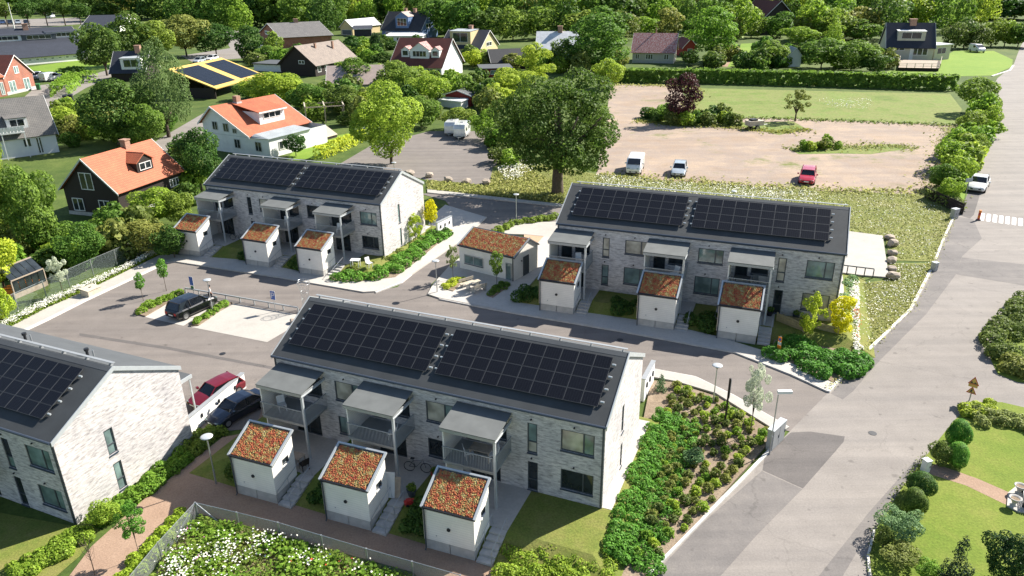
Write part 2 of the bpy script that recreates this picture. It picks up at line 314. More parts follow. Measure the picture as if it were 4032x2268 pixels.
M['flower_white'] = plain('petal_white', (.78, .77, .68, 1), .8, .08, 3)
M['flower_red'] = plain('petal_red', (.55, .06, .02, 1), .8, .1, 3)
M['flower_pink'] = plain('petal_pink', (.55, .17, .38, 1), .8, .1, 3)

# ------------------------------------------------------------------ mesh helpers
class MB:
    def __init__(s): s.v = []; s.f = []; s.fm = []; s.mi = 0
    def add(s, vs, fs):
        o = len(s.v); s.v += [tuple(x) for x in vs]; s.f += [tuple(o+i for i in f) for f in fs]; s.fm += [s.mi]*len(fs); return s
    def box(s, x0, x1, y0, y1, z0, z1):
        return s.add([(x0,y0,z0),(x1,y0,z0),(x1,y1,z0),(x0,y1,z0),(x0,y0,z1),(x1,y0,z1),(x1,y1,z1),(x0,y1,z1)],
                     [(3,2,1,0),(4,5,6,7),(0,1,5,4),(1,2,6,5),(2,3,7,6),(3,0,4,7)])
    def quad(s, a, b, c, d): return s.add([a, b, c, d], [(0, 1, 2, 3)])
    def poly(s, pts): return s.add(pts, [tuple(range(len(pts)))])
    def prism(s, pts, z0, z1):
        n = len(pts); return s.add([(p[0], p[1], z0) for p in pts]+[(p[0], p[1], z1) for p in pts],
            [tuple(range(n-1, -1, -1)), tuple(range(n, 2*n))]+[(i, (i+1) % n, n+(i+1) % n, n+i) for i in range(n)])
    def slab(s, a, b, c, d, t):     # quad thickened downwards along its normal
        a, b, c, d = map(Vector, (a, b, c, d)); nn = (b-a).cross(d-a).normalized()*t
        vs = [a, b, c, d, a-nn, b-nn, c-nn, d-nn]
        return s.add(vs, [(0,1,2,3),(7,6,5,4),(0,4,5,1),(1,5,6,2),(2,6,7,3),(3,7,4,0)])
    def tube(s, pts, r, n=6, r2=None):
        pts = [Vector(p) for p in pts]; rings = []; k = len(pts)
        for i, p in enumerate(pts):
            d = (pts[min(i+1, k-1)]-pts[max(i-1, 0)]).normalized()
            a = d.orthogonal().normalized(); b = d.cross(a)
            rr = r if r2 is None else r+(r2-r)*i/(k-1)
            rings.append([p+(a*math.cos(2*math.pi*j/n)+b*math.sin(2*math.pi*j/n))*rr for j in range(n)])
        vs = [q for ring in rings for q in ring]; fs = []
        for i in range(k-1):
            for j in range(n): fs.append((i*n+j, i*n+(j+1) % n, (i+1)*n+(j+1) % n, (i+1)*n+j))
        fs.append(tuple(range(n-1, -1, -1))); fs.append(tuple((k-1)*n+j for j in range(n)))
        return s.add(vs, fs)
    def lathe(s, prof, n=12, c=(0, 0, 0)):
        vs = [(c[0]+r*math.cos(2*math.pi*j/n), c[1]+r*math.sin(2*math.pi*j/n), c[2]+z) for r, z in prof for j in range(n)]
        k = len(prof); fs = [(i*n+j, i*n+(j+1) % n, (i+1)*n+(j+1) % n, (i+1)*n+j) for i in range(k-1) for j in range(n)]
        fs.append(tuple(range(n-1, -1, -1))); fs.append(tuple((k-1)*n+j for j in range(n))); return s.add(vs, fs)
    def loft(s, secs):
        n = len(secs[0]); vs = [p for q in secs for p in q]; fs = []
        for i in range(len(secs)-1):
            for j in range(n): fs.append((i*n+j, i*n+(j+1) % n, (i+1)*n+(j+1) % n, (i+1)*n+j))
        fs.append(tuple(range(n-1, -1, -1))); fs.append(tuple((len(secs)-1)*n+j for j in range(n))); return s.add(vs, fs)
    def mesh(s, name, mats, smooth=False, uv=True):
        me = bpy.data.meshes.new(name); me.from_pydata(s.v, [], s.f)
        for m in (mats if isinstance(mats, (list, tuple)) else [mats]): me.materials.append(m)
        if any(s.fm): me.polygons.foreach_set('material_index', s.fm)
        bm = bmesh.new(); bm.from_mesh(me); bmesh.ops.recalc_face_normals(bm, faces=bm.faces)
        if uv:
            ul = bm.loops.layers.uv.new('UVMap')
            for f in bm.faces:
                nrm = f.normal
                if abs(nrm.z) > .95: ux, uy = Vector((1, 0, 0)), Vector((0, 1, 0))
                else:
                    ux = Vector((-nrm.y, nrm.x, 0)).normalized(); uy = nrm.cross(ux).normalized()
                for lp in f.loops: lp[ul].uv = (lp.vert.co.dot(ux), lp.vert.co.dot(uy))
        bm.to_mesh(me); bm.free()
        if smooth: me.polygons.foreach_set('use_smooth', [True]*len(me.polygons))
        me.update(); return me
    def build(s, name, mats, parent=None, smooth=False, loc=None, rz=0):
        return put(name, s.mesh(name, mats, smooth), parent, loc, rz)
def put(name, me, parent=None, loc=None, rz=0, scale=None):
    o = bpy.data.objects.new(name, me); COL.objects.link(o)
    if parent: o.parent = parent
    if loc is not None: o.location = loc
    if rz: o.rotation_euler = (0, 0, rz)
    if scale is not None: o.scale = scale if hasattr(scale, '__len__') else (scale,)*3
    return o
def tag(o, label=None, cat=None, group=None, kind=None):
    for k, v in (('label', label), ('category', cat), ('group', group), ('kind', kind)):
        if v: o[k] = v
    return o
def empty(name, loc, rz=0, scale=1, label=None, cat=None, group=None):
    o = bpy.data.objects.new(name, None); COL.objects.link(o); o.location = loc; o.rotation_euler = (0, 0, rz); o.scale = (scale,)*3
    o.empty_display_size = .3; return tag(o, label, cat, group)
def copy_tree(o, parent=None):
    c = o.copy(); COL.objects.link(c); c.parent = parent
    for ch in list(o.children): copy_tree(ch, c)
    return c
def pts2(px): return [G(*p) for p in px]
SHN = [0]
def sheet(name, px, z, mat, raise_=0, kind='structure', sub=False):
    SHN[0] += 1; z = z+(0 if raise_ else SHN[0]*.0002); raise_ = raise_ and raise_+SHN[0]*.0008
    p = [(q.x, q.y) for q in pts2(px)]; m = MB()
    if raise_: m.prism(p, z, z+raise_)
    else: m.poly([(a, b, z) for a, b in p])
    return tag(m.build(name, M[mat]), kind=kind)
def inside(x, y, poly):
    c = np.zeros(x.shape, bool); n = len(poly)
    for i in range(n):
        x0, y0 = poly[i]; x1, y1 = poly[(i+1) % n]
        if y0 == y1: continue
        c ^= ((y0 > y) != (y1 > y)) & (x < (x1-x0)*(y-y0)/(y1-y0)+x0)
    return c
def scatter(poly, n, rng=RNG):
    xs = [p[0] for p in poly]; ys = [p[1] for p in poly]; out = np.zeros((0, 2))
    while len(out) < n:
        a = np.stack([rng.uniform(min(xs), max(xs), 4*n), rng.uniform(min(ys), max(ys), 4*n)], 1)
        out = np.concatenate([out, a[inside(a[:, 0], a[:, 1], poly)]])
    return out[:n]

# leaf clouds: many small folded leaf-clump faces ------------------------------------------------
def leaf_mesh(name, pts, nrm, size, mat, rng=RNG, asp=.7):
    n = len(pts); size = np.broadcast_to(np.asarray(size, float), (n,))[:, None]
    nrm = nrm/np.linalg.norm(nrm, axis=1, keepdims=True)
    t = np.cross(nrm, rng.normal(size=(n, 3))); t /= np.linalg.norm(t, axis=1, keepdims=True)+1e-9
    b = np.cross(nrm, t)
    h = size*.5; k = nrm*size*.12
    co = np.stack([pts-t*h-k, pts-b*h*asp+k, pts+t*h-k, pts+b*h*asp+k], 1).reshape(-1, 3)
    me = bpy.data.meshes.new(name); me.vertices.add(4*n); me.vertices.foreach_set('co', co.astype(np.float32).ravel())
    me.loops.add(4*n); me.loops.foreach_set('vertex_index', np.arange(4*n, dtype=np.int32))
    me.polygons.add(n); me.polygons.foreach_set('loop_start', np.arange(0, 4*n, 4, dtype=np.int32))
    me.materials.append(M[mat] if isinstance(mat, str) else mat); me.update(calc_edges=True); me.validate(); return me
def unit(rng, n):
    v = rng.normal(size=(n, 3)); return v/np.linalg.norm(v, axis=1, keepdims=True)
def cloud(lobes, n, rng, jitter=.55, flat=0.0, inner=.18):
    """points and normals on the outside of a set of ellipsoid lobes (cx,cy,cz,rx,ry,rz)"""
    L = np.array(lobes, float); area = (L[:, 3]*L[:, 4]+L[:, 3]*L[:, 5]+L[:, 4]*L[:, 5]); P = []; N = []
    got = 0
    while got < n:
        k = rng.choice(len(L), size=n*2, p=area/area.sum()); d = unit(rng, n*2)
        r = np.where(rng.random(n*2) < inner, rng.uniform(.45, .85, n*2), rng.uniform(.86, 1.06, n*2))
        p = L[k, :3]+d*L[k, 3:]*r[:, None]
        keep = np.ones(len(p), bool)
        for q in L:
            e = (((p-q[:3])/q[3:])**2).sum(1); keep &= (e > .5) | (rng.random(len(p)) < .06)
        p = p[keep]; nn = d[keep]/L[k[keep], 3:]; nn /= np.linalg.norm(nn, axis=1, keepdims=True)
        nn = nn+rng.normal(size=nn.shape)*jitter; nn[:, 2] += .25
        P.append(p); N.append(nn); got += len(p)
    return np.concatenate(P)[:n], np.concatenate(N)[:n]
CROWN = {}
def crown_mesh(kind, mat, seed, n):
    key = (kind, mat, seed, n)
    if key in CROWN: return CROWN[key]
    rng = np.random.default_rng(seed*31+len(kind)); lobes = []
    if kind == 'round':
        for i in range(22):
            d = unit(rng, 1)[0]; r = rng.uniform(.35, .72); c = d*np.array([r, r, r*.95]); s = rng.uniform(.24, .42); lobes.append((*c, s, s, s*.85))
        lobes.append((0, 0, -.1, .6, .6, .65)); ls = 2.6
    elif kind == 'oak':
        for i in range(60):
            d = unit(rng, 1)[0]; d[2] = d[2] if d[2] > -.8 else -d[2]*.6; r = rng.uniform(.45, .84); c = d*np.array([r, r, r]); s = rng.uniform(.16, .30); lobes.append((*c, s, s, s*.8))
        lobes.append((0, 0, 0, .62, .62, .62)); ls = 3.0
    elif kind == 'tall':
        for i in range(26):
            z = rng.uniform(-.9, .82); a = rng.uniform(0, 6.28); rad = .62*math.sqrt(max(.05, 1-(abs(z+.15))**2.2)); r = rad*rng.uniform(.4, 1); s = rng.uniform(.26, .42)
            lobes.append((r*math.cos(a), r*math.sin(a), z*.85, s, s, s*.55))
        lobes.append((0, 0, -.1, .45, .45, .8)); ls = 2.6
    elif kind == 'weep':
        for i in range(40):
            z = rng.uniform(-.8, .8); a = rng.uniform(0, 6.28); rad = .7*math.sqrt(max(.05, 1-(abs(z+.2))**2)); r = rad*rng.uniform(.45, 1); s = rng.uniform(.14, .26)
            lobes.append((r*math.cos(a), r*math.sin(a), z*.85, s, s, s*1.3))
        lobes.append((0, 0, -.1, .5, .5, .75)); ls = 2.0
    elif kind == 'cone':
        for i in range(60):
            z = rng.uniform(-1, .95); a = rng.uniform(0, 6.28); rad = .95*(1-z)/2+.04; s = rng.uniform(.10, .2)*(rad+.25); lobes.append((rad*.75*math.cos(a), rad*.75*math.sin(a), z, s*1.5, s*1.5, s*.9))
        for z in np.linspace(-.9, .9, 9): lobes.append((0, 0, z, .55*(1-z)/2+.04, .55*(1-z)/2+.04, .16))
        ls = 2.0
    elif kind == 'clip':
        lobes = [(0, 0, .12, .72, .72, .82), (.42, .16, -.22, .55, .55, .62), (-.38, .26, -.2, .56, .56, .66), (.02, -.45, -.16, .54, .52, .7)]; lobes = [tuple(v*rng.uniform(.93, 1.07) for v in q) for q in lobes]; ls = 3.4
    elif kind == 'sprawl':
        for i in range(34):
            a = rng.uniform(0, 6.28); r = rng.uniform(.1, .85); s = rng.uniform(.2, .36); lobes.append((r*math.cos(a), r*math.sin(a), rng.uniform(-.4, .35)*(1-r*.6), s, s, s*1.2))
        ls = 2.4
    elif kind == 'airy':
        for i in range(34):
            z = rng.uniform(-.85, .9); a = rng.uniform(0, 6.28); rad = .75*math.sqrt(max(.03, 1-(abs(z+.1))**2)); r = rad*rng.uniform(.2, 1); s = rng.uniform(.10, .2)
            lobes.append((r*math.cos(a), r*math.sin(a), z*.9, s, s, s))
        ls = 2.0
    p, nn = cloud(lobes, n, rng, .15 if kind == 'clip' else .55)
    size = ls/math.sqrt(n)*rng.uniform(.75, 1.5, n)*1.9
    if kind == 'cone': nn[:, 2] += .5
    me = leaf_mesh('crown_'+kind, p, nn, size, mat, rng); CROWN[key] = me; return me
def trunk_mesh():
    m = MB(); m.tube([(0, 0, 0), (.02, .01, .25), (-.01, .02, .6), (.0, 0, 1)], .5, 7, .28)
    for a in (.3, 1.5, 2.6, 3.8, 5.2): m.tube([(0, 0, .72), (.9*math.cos(a), .9*math.sin(a), 1.0), (1.9*math.cos(a), 1.9*math.sin(a), 1.28)], .2, 5, .06)
    return m.mesh('trunk', M['bark'], True)
TRUNK = trunk_mesh()
def stick_mesh():
    m = MB(); m.tube([(0, 0, 0), (.03, 0, .5), (0, 0, 1)], .5, 6, .3); return m.mesh('stem', M['bark'], True)
STEM = stick_mesh()
def tree(px, py, top, wpx, label, mat='leaf_mid', kind='round', n=2600, tf=.18, name='broadleaf_tree', group=None, cat='tree', wy=1.0, seed=None, tr=.045, tmesh=None):
    wpx = wpx*(1.14 if name == 'broadleaf_tree' else 1)
    b = G(px, py); H = height_at(b, top); R = wpx*mpp(b+Vector((0, 0, H*.5)))/2
    o = empty(name, b, random.uniform(0, 6.28), 1, label, cat, group)
    sd_ = random.randint(1, 3) if seed is None else seed
    c = put('crown', crown_mesh(kind, mat, sd_, n), o, (0, 0, H*(1+tf)/2), 0, (R, R*wy, H*(1-tf)/2*1.02))
    k = min(H*tr, R*.4)
    put('trunk', tmesh or TRUNK, o, (0, 0, 0), 0, (k, k, max(H*(tf+.12), .2)))
    return o
def bush(px, py, top, wpx, label, mat='leaf_mid', kind='round', n=900, name='shrub', group=None, cat='shrub', wy=1.0, seed=None):
    return tree(px, py, top, wpx, label, mat, kind, n, .02, name, group, cat, wy, seed, .03, STEM)
def bush_w(p, r, h, label, mat='leaf_olive', n=260, name='shrub', group=None, cat='shrub', kind='round', seed=None):
    o = put(name, crown_mesh(kind, mat, seed or random.randint(1, 3), n), None, (p[0], p[1], p[2]+h*.42), random.uniform(0, 6.28), (r, r, h*.58))
    return tag(o, label, cat, group)
def hedge_line(px, width, height, mat, label, n=60, name='hedge', cat='hedge', size=.35, group=None, base=0.0, wav=.12, wpts=None):
    P = wpts or pts2(px); pts = []; nr = []
    for a, b in zip(P[:-1], P[1:]):
        a = Vector((a.x, a.y)); b = Vector((b.x, b.y)); L = (b-a).length; k = int(n*L); d = (b-a)/L; s = Vector((-d.y, d.x))
        t = RNG.uniform(-.2, L+.2, k); which = RNG.random(k); u = RNG.uniform(-1, 1, k); hh = RNG.uniform(0.02, 1, k)
        top = which < .45; side = np.where(RNG.random(k) < .5, -1., 1.)
        off = np.where(top, u, side)*width/2*(1+wav*np.sin(t*2.1)+.5*wav*RNG.normal(size=k)); z = base+np.where(top, 1.0, hh)*height*(1+.5*wav*np.sin(t*1.3+1)+.4*wav*RNG.normal(size=k))
        x = a.x+d.x*t+s.x*off; y = a.y+d.y*t+s.y*off
        pts.append(np.stack([x, y, z], 1))
        nn = np.stack([np.where(top, 0, side*s.x), np.where(top, 0, side*s.y), np.where(top, 1., .3)], 1)+RNG.normal(size=(k, 3))*.45
        nr.append(nn)
    pts = np.concatenate(pts); nr = np.concatenate(nr); o0 = np.array([P[0].x, P[0].y, 0])
    me = leaf_mesh(name, pts-o0, nr, size*RNG.uniform(.7, 1.4, len(pts)), mat)
    return tag(put(name, me, None, tuple(o0)), label, cat, group)
def cover(name, lobes, n, mat, size, label, cat='ground cover', kind='stuff'):
    p, nn = cloud(lobes, n, RNG, .5); c = p.mean(0); c[2] = 0
    return tag(put(name, leaf_mesh(name, p-c, nn, size*RNG.uniform(.7, 1.4, n), mat), None, tuple(c)), label, cat, None, kind)
def herbs(name, poly, n, h, size, mat, label, cat, up=.8, base=0.0, zf=None):
    """standing leaves or flower heads spread over a plot"""
    q = scatter(poly, n); z = base+h*RNG.uniform(.35, 1.0, n)
    if zf is not None: z = z+zf(q)
    nn = RNG.normal(size=(n, 3))*(1-up); nn[:, 2] += up
    c = np.array([q[:, 0].mean(), q[:, 1].mean(), 0]); p = np.stack([q[:, 0], q[:, 1], z], 1)-c
    return tag(put(name, leaf_mesh(name, p, nn, size*RNG.uniform(.6, 1.4, n), mat, RNG, .85), None, tuple(c)), label, cat, None, 'stuff')

# ------------------------------------------------------------------ the setting: ground, roads, pavements
g = MB(); g.poly([(-2500, -60, -.03), (2500, -60, -.03), (2500, 3200, -.03), (-2500, 3200, -.03)]); tag(g.build('ground', M['garden']), kind='structure')
sheet('inner_street', [(-200, 950), (0, 850), (200, 752), (405, 650), (930, 735), (1000, 722), (1120, 600), (1165, 560), (1120, 505), (1060, 488), (1090, 484), (1300, 508), (1420, 516), (1400, 560), (1260, 590), (1160, 640), (1085, 715), (1075, 745), (1230, 772), (1830, 880), (2087, 986), (1990, 1086), (1930, 1070), (1745, 965), (1640, 945), (1500, 1000), (900, 950), (665, 1000), (655, 1075), (520, 1090), (440, 1010), (300, 960), (-200, 1020)], .0, 'asphalt')
sheet('main_road', [(1480, 1600), (1630, 1452), (1760, 1318), (1988, 1084), (2085, 986), (2160, 905), (2290, 780), (2350, 662), (2402, 540), (2425, 512), (2440, 470), (2494, 362), (2514, 260), (2489, 237), (2509, 197), (2549, 165), (2567, 117), (2580, 95), (2720, 60), (3300, 200), (3300, 1200), (2900, 1700), (2300, 1700)], .004, 'asphalt_road')
# repaired and worn strips of asphalt
sheet('asphalt_patch', [(1990, 1088), (2040, 1086), (2125, 1098), (2122, 1112), (2020, 1229), (1918, 1183), (1925, 1140)], .008, 'asphalt_dark')
sheet('asphalt_patch', [(1640, 1452), (1765, 1318), (1916, 1185), (2018, 1231), (1905, 1345), (1810, 1452)], .009, 'asphalt_grey')
sheet('asphalt_patch', [(2090, 990), (2163, 908), (2293, 783), (2345, 690), (2362, 640), (2420, 645), (2405, 690), (2330, 790), (2215, 905), (2145, 985), (2120, 1005)], .008, 'asphalt_grey')
sheet('asphalt_patch', [(2362, 640), (2385, 560), (2408, 545), (2448, 552), (2470, 600), (2420, 645)], .010, 'asphalt_grey')
sheet('asphalt_patch', [(2420, 648), (2600, 668), (2700, 700), (2640, 740), (2576, 718), (2405, 690)], .011, 'asphalt_grey')
sheet('asphalt_patch', [(2404, 538), (2425, 515), (2440, 475), (2470, 470), (2462, 500), (2450, 540), (2440, 550)], .012, 'asphalt_dark')
sheet('asphalt_patch', [(2060, 1449), (2185, 1290), (2300, 1160), (2312, 1165), (2215, 1290), (2120, 1449)], .008, 'asphalt_grey')
sheet('asphalt_patch', [(520, 742), (760, 790), (1020, 835), (1020, 842), (760, 797), (520, 749)], .004, 'asphalt_dark')
sheet('asphalt_patch', [(200, 838), (420, 872), (700, 925), (700, 932), (420, 879), (200, 845)], .004, 'asphalt_dark')
sheet('shaded_forecourt', [(1090, 540), (1120, 515), (1220, 545), (1170, 590), (1075, 640), (1060, 600)], .004, 'paving')
sheet('gravel_lot', [(1535, 212), (1705, 215), (1760, 300), (2010, 292), (2420, 312), (2430, 380), (2350, 490), (2050, 480), (1700, 457), (1500, 440), (1520, 330), (1530, 260)], -.004, 'gravel_lot')
sheet('meadow', [(1752, 222), (2390, 236), (2420, 275), (2405, 314), (1990, 298), (1715, 292)], .004, 'meadow')
sheet('lot_verge', [(1595, 300), (1640, 285), (1720, 293), (1800, 300), (1870, 308), (1995, 305), (2030, 325), (1960, 340), (1890, 322), (1800, 318), (1700, 318), (1610, 305)], .008, 'meadow')
sheet('lot_verge', [(1985, 375), (2060, 360), (2140, 368), (2250, 362), (2300, 372), (2190, 388), (2110, 386), (2010, 388)], .008, 'meadow')
sheet('flower_bank', [(1240, 420), (1300, 400), (1500, 438), (1700, 456), (2050, 479), (2335, 490), (2400, 540), (2350, 658), (2240, 655), (2225, 596), (2120, 590), (2130, 540), (1440, 490), (1420, 512), (1075, 478), (1070, 455), (1150, 462), (1230, 468)], .006, 'bank')
sheet('flower_bank', [(2232, 662), (2349, 662), (2289, 780), (2166, 897), (2135, 880), (2150, 715), (2225, 705)], .006, 'bank')
sheet('caravan_yard', [(850, 415), (930, 368), (1080, 330), (1262, 330), (1245, 440), (1228, 466), (1070, 452), (1020, 440)], .0, 'asphalt')
sheet('village_street', [(40, 262), (95, 215), (170, 206), (285, 172), (300, 184), (215, 222), (160, 255), (230, 285), (150, 300), (120, 270), (70, 250)], .0, 'asphalt_road')
sheet('village_street', [(455, 140), (600, 118), (690, 118), (700, 140), (560, 150), (500, 165)], .0, 'asphalt_road')
sheet('village_street', [(555, 82), (600, 76), (612, 118), (580, 122)], .002, 'asphalt_road')
sheet('car_park', [(-60, 62), (0, 50), (200, 44), (210, 60), (60, 72), (-60, 80)], .0, 'asphalt_road')
sheet('garden_drive', [(400, 350), (520, 280), (560, 300), (450, 390), (330, 400)], .0, 'asphalt_road')
sheet('garden_drive', [(1790, 165), (1830, 130), (1870, 118), (1860, 140), (1830, 168)], .0, 'gravel_path')
sheet('house_lawn', [(2230, 180), (2345, 160), (2400, 128), (2500, 128), (2548, 150), (2545, 168), (2495, 190), (2240, 196)], .0, 'lawn_fresh')
sheet('house_lawn', [(1830, 168), (1865, 110), (1905, 108), (1895, 168)], .0, 'lawn_fresh')
sheet('house_lawn', [(50, 172), (190, 152), (290, 160), (270, 175), (150, 186)], .0, 'lawn_fresh')
sheet('house_lawn', [(760, 360), (900, 330), (905, 345), (800, 400), (720, 400)], .0, 'lawn_fresh')
sheet('house_lawn', [(170, 600), (330, 575), (400, 590), (330, 630), (200, 640)], .0, 'lawn_fresh')
sheet('lawn', [(2170, 1700), (2195, 1449), (2188, 1400), (2205, 1330), (2268, 1228), (2335, 1140), (2398, 1060), (2450, 1012), (2520, 1012), (2640, 1040), (2900, 1200), (2900, 1700)], .012, 'lawn')
sheet('garden_path', [(2335, 1175), (2355, 1168), (2460, 1205), (2540, 1240), (2640, 1290), (2640, 1310), (2525, 1268), (2430, 1222), (2335, 1192)], .016, 'gravel_path')
sheet('road_verge', [(2425, 505), (2442, 468), (2495, 362), (2513, 262), (2488, 240), (2470, 260), (2470, 330), (2440, 400), (2400, 480)], .005, 'lawn_fresh')
sheet('lawn', [(2492, 905), (2503, 830), (2552, 768), (2640, 690), (2900, 690), (2900, 1000), (2560, 962), (2510, 942)], .012, 'lawn')
sheet('gravel_path', [(668, 1000), (655, 1040), (640, 1085), (560, 1100), (380, 1240), (230, 1375), (60, 1600), (335, 1600), (350, 1430), (492, 1290), (1040, 1440), (1180, 1600), (1400, 1600), (1270, 1430), (1235, 1380), (640, 1230), (700, 1050)], .004, 'gravel_path')
sheet('wildflower_plot', [(330, 1600), (405, 1412), (497, 1306), (706, 1358), (814, 1391), (1040, 1458), (1130, 1600)], .008, 'soil')
sheet('front_lawn', [(-200, 1330), (0, 1290), (190, 1325), (250, 1330), (200, 1400), (60, 1520), (-200, 1600)], .006, 'lawn_dry')
# pavements: raised slabs
PV = .10
sheet('pavement', [(-60, 862), (0, 838), (120, 776), (225, 730), (400, 645), (432, 643), (440, 660), (412, 664), (215, 756), (110, 808), (0, 860), (-60, 884)], 0, 'paving_white', PV)
sheet('pavement', [(405, 640), (600, 655), (900, 712), (1010, 690), (1140, 588), (1180, 545), (1225, 548), (1170, 600), (1008, 712), (945, 735), (915, 737), (700, 700), (440, 660)], 0, 'paving', PV)
sheet('plaza', [(1076, 742), (1090, 716), (1130, 672), (1170, 640), (1330, 640), (1395, 565), (1405, 640), (1350, 700), (1310, 745), (1270, 775), (1225, 775), (1105, 752)], 0, 'paving', PV)
sheet('pavement', [(1226, 775), (1290, 752), (1345, 755), (1600, 802), (1800, 848), (1865, 868), (1935, 890), (2098, 968), (2083, 985), (1990, 943), (1850, 888), (1560, 834), (1290, 788)], 0, 'paving', PV)
sheet('pavement', [(1640, 930), (1750, 951), (1850, 1000), (1984, 1078), (1950, 1100), (1938, 1095), (1935, 1076), (1800, 992), (1700, 962), (1636, 950)], 0, 'paving_white', PV)
sheet('pavement', [(1075, 478), (1420, 516), (1418, 522), (1075, 486)], 0, 'paving_white', PV)
sheet('sand_court', [(1318, 592), (1400, 598), (1395, 615), (1340, 650), (1320, 640)], .102, 'sand')
sheet('courtyard_slab', [(1260, 590), (1300, 562), (1405, 560), (1402, 600), (1320, 592)], .0, 'paving_white', PV)
sheet('courtyard_slab', [(2105, 580), (2220, 595), (2236, 700), (2170, 695), (2100, 686)], .0, 'paving_white', PV)
sheet('courtyard_mat', [(2110, 600), (2182, 604), (2186, 642), (2105, 636)], .104, 'asphalt_dark')
sheet('parking_bay', [(362, 797), (445, 745), (470, 755), (545, 765), (462, 820)], .004, 'paving')
sheet('parking_bay', [(480, 823), (590, 764), (755, 793), (728, 828), (672, 861)], .004, 'paving_white')
sheet('planting_bed', [(338, 790), (345, 776), (440, 736), (465, 738), (366, 797)], 0, 'soil', .08)
sheet('planting_bed', [(480, 822), (562, 766), (585, 762), (500, 820)], 0, 'soil', .08)
sheet('planting_bed', [(1112, 728), (1150, 700), (1172, 706), (1140, 736)], .1, 'soil', .06)
sheet('planting_bed', [(1226, 748), (1260, 712), (1282, 722), (1240, 752)], .1, 'soil', .06)
sheet('planting_bed', [(825, 706), (860, 665), (960, 660), (1070, 590), (1130, 580), (1130, 590), (995, 700), (900, 712)], .0, 'soil', .11)
sheet('planting_bed', [(1940, 890), (1960, 800), (2130, 830), (2150, 890), (2110, 955), (2095, 965), (2010, 925)], .0, 'soil', .12)
sheet('planting_bed', [(1500, 1449), (1540, 1300), (1600, 1150), (1638, 960), (1690, 965), (1800, 1000), (1938, 1086), (1940, 1110), (1760, 1312), (1625, 1449), (1540, 1540)], .0, 'soil', .1)

def kerb(px, label, w_=.18, h_=.13, seg=1.0, mat='kerb'):
    """row of kerb stones, each its own piece"""
    P = pts2(px); root = tag(empty('kerb', P[0]), kind='structure')
    me = MB().box(0, 1, -w_/2, w_/2, -.05, h_).mesh('kerb_stone', M[mat])
    for a, b in zip(P[:-1], P[1:]):
        L = (b-a).length; k = max(1, round(L/seg)); d = (b-a)/k; ang = math.atan2(d.y, d.x)
        for i in range(k):
            put('kerb_stone', me, root, (a+d*i-P[0])+Vector((0, 0, random.uniform(-.008, .004))), ang+random.uniform(-.008, .008), (d.length-.018, 1, 1))
    return root
kerb([(1628, 1449), (1760, 1315), (1860, 1214), (1938, 1133)], 'x', .2, .14)
kerb([(2083, 987), (2160, 905), (2230, 838), (2290, 780), (2316, 730), (2350, 662)], 'x', .24, .14, 1.4)
kerb([(2352, 655), (2375, 598), (2398, 548)], 'x', .24, .14, 1.6)
kerb([(1640, 930), (1750, 951), (1850, 1000), (1984, 1078)], 'x', .14, .12)
kerb([(0, 862), (110, 810), (215, 757), (412, 665)], 'x', .3, .13, 1.2)
kerb([(2188, 1449), (2183, 1400), (2200, 1335)], 'x', .12, .12)
kerb([(2549, 165), (2540, 178), (2495, 192)], 'x', .5, .2, 6)
kerb([(945, 737), (1008, 713), (1100, 640), (1170, 588)], 'x', .2, .12, 1.2)
kerb([(1105, 754), (1225, 777), (1290, 789), (1560, 835), (1850, 889)], 'x', .12, .12, 1.5, 'concrete')
kerb([(1850, 889), (1990, 944), (2083, 987)], 'x', .14, .13, 1.5, 'concrete')
# zebra crossing
zc = tag(empty('zebra_crossing', G(2462, 545)), kind='structure'); z0 = G(2466, 545); z1 = G(2578, 560); dz = (z1-z0)/4.75; up_ = Vector((-dz.y, dz.x, 0)).normalized()*3.6
me = None
for i in range(8):
    a = z0+dz*(i*.68)-z0; m = MB(); dd = dz*.44; c0 = a-up_*.5; pr = []
    for (s_, t_) in ((.1, 0), (.9, 0), (1, .06), (1, .94), (.9, 1), (.1, 1), (0, .94), (0, .06)): pr.append(c0+dd*s_+up_*t_)
    m.poly([(p.x, p.y, .016) for p in pr]); m.build('stripe', M['white'], zc, loc=z0-zc.location)

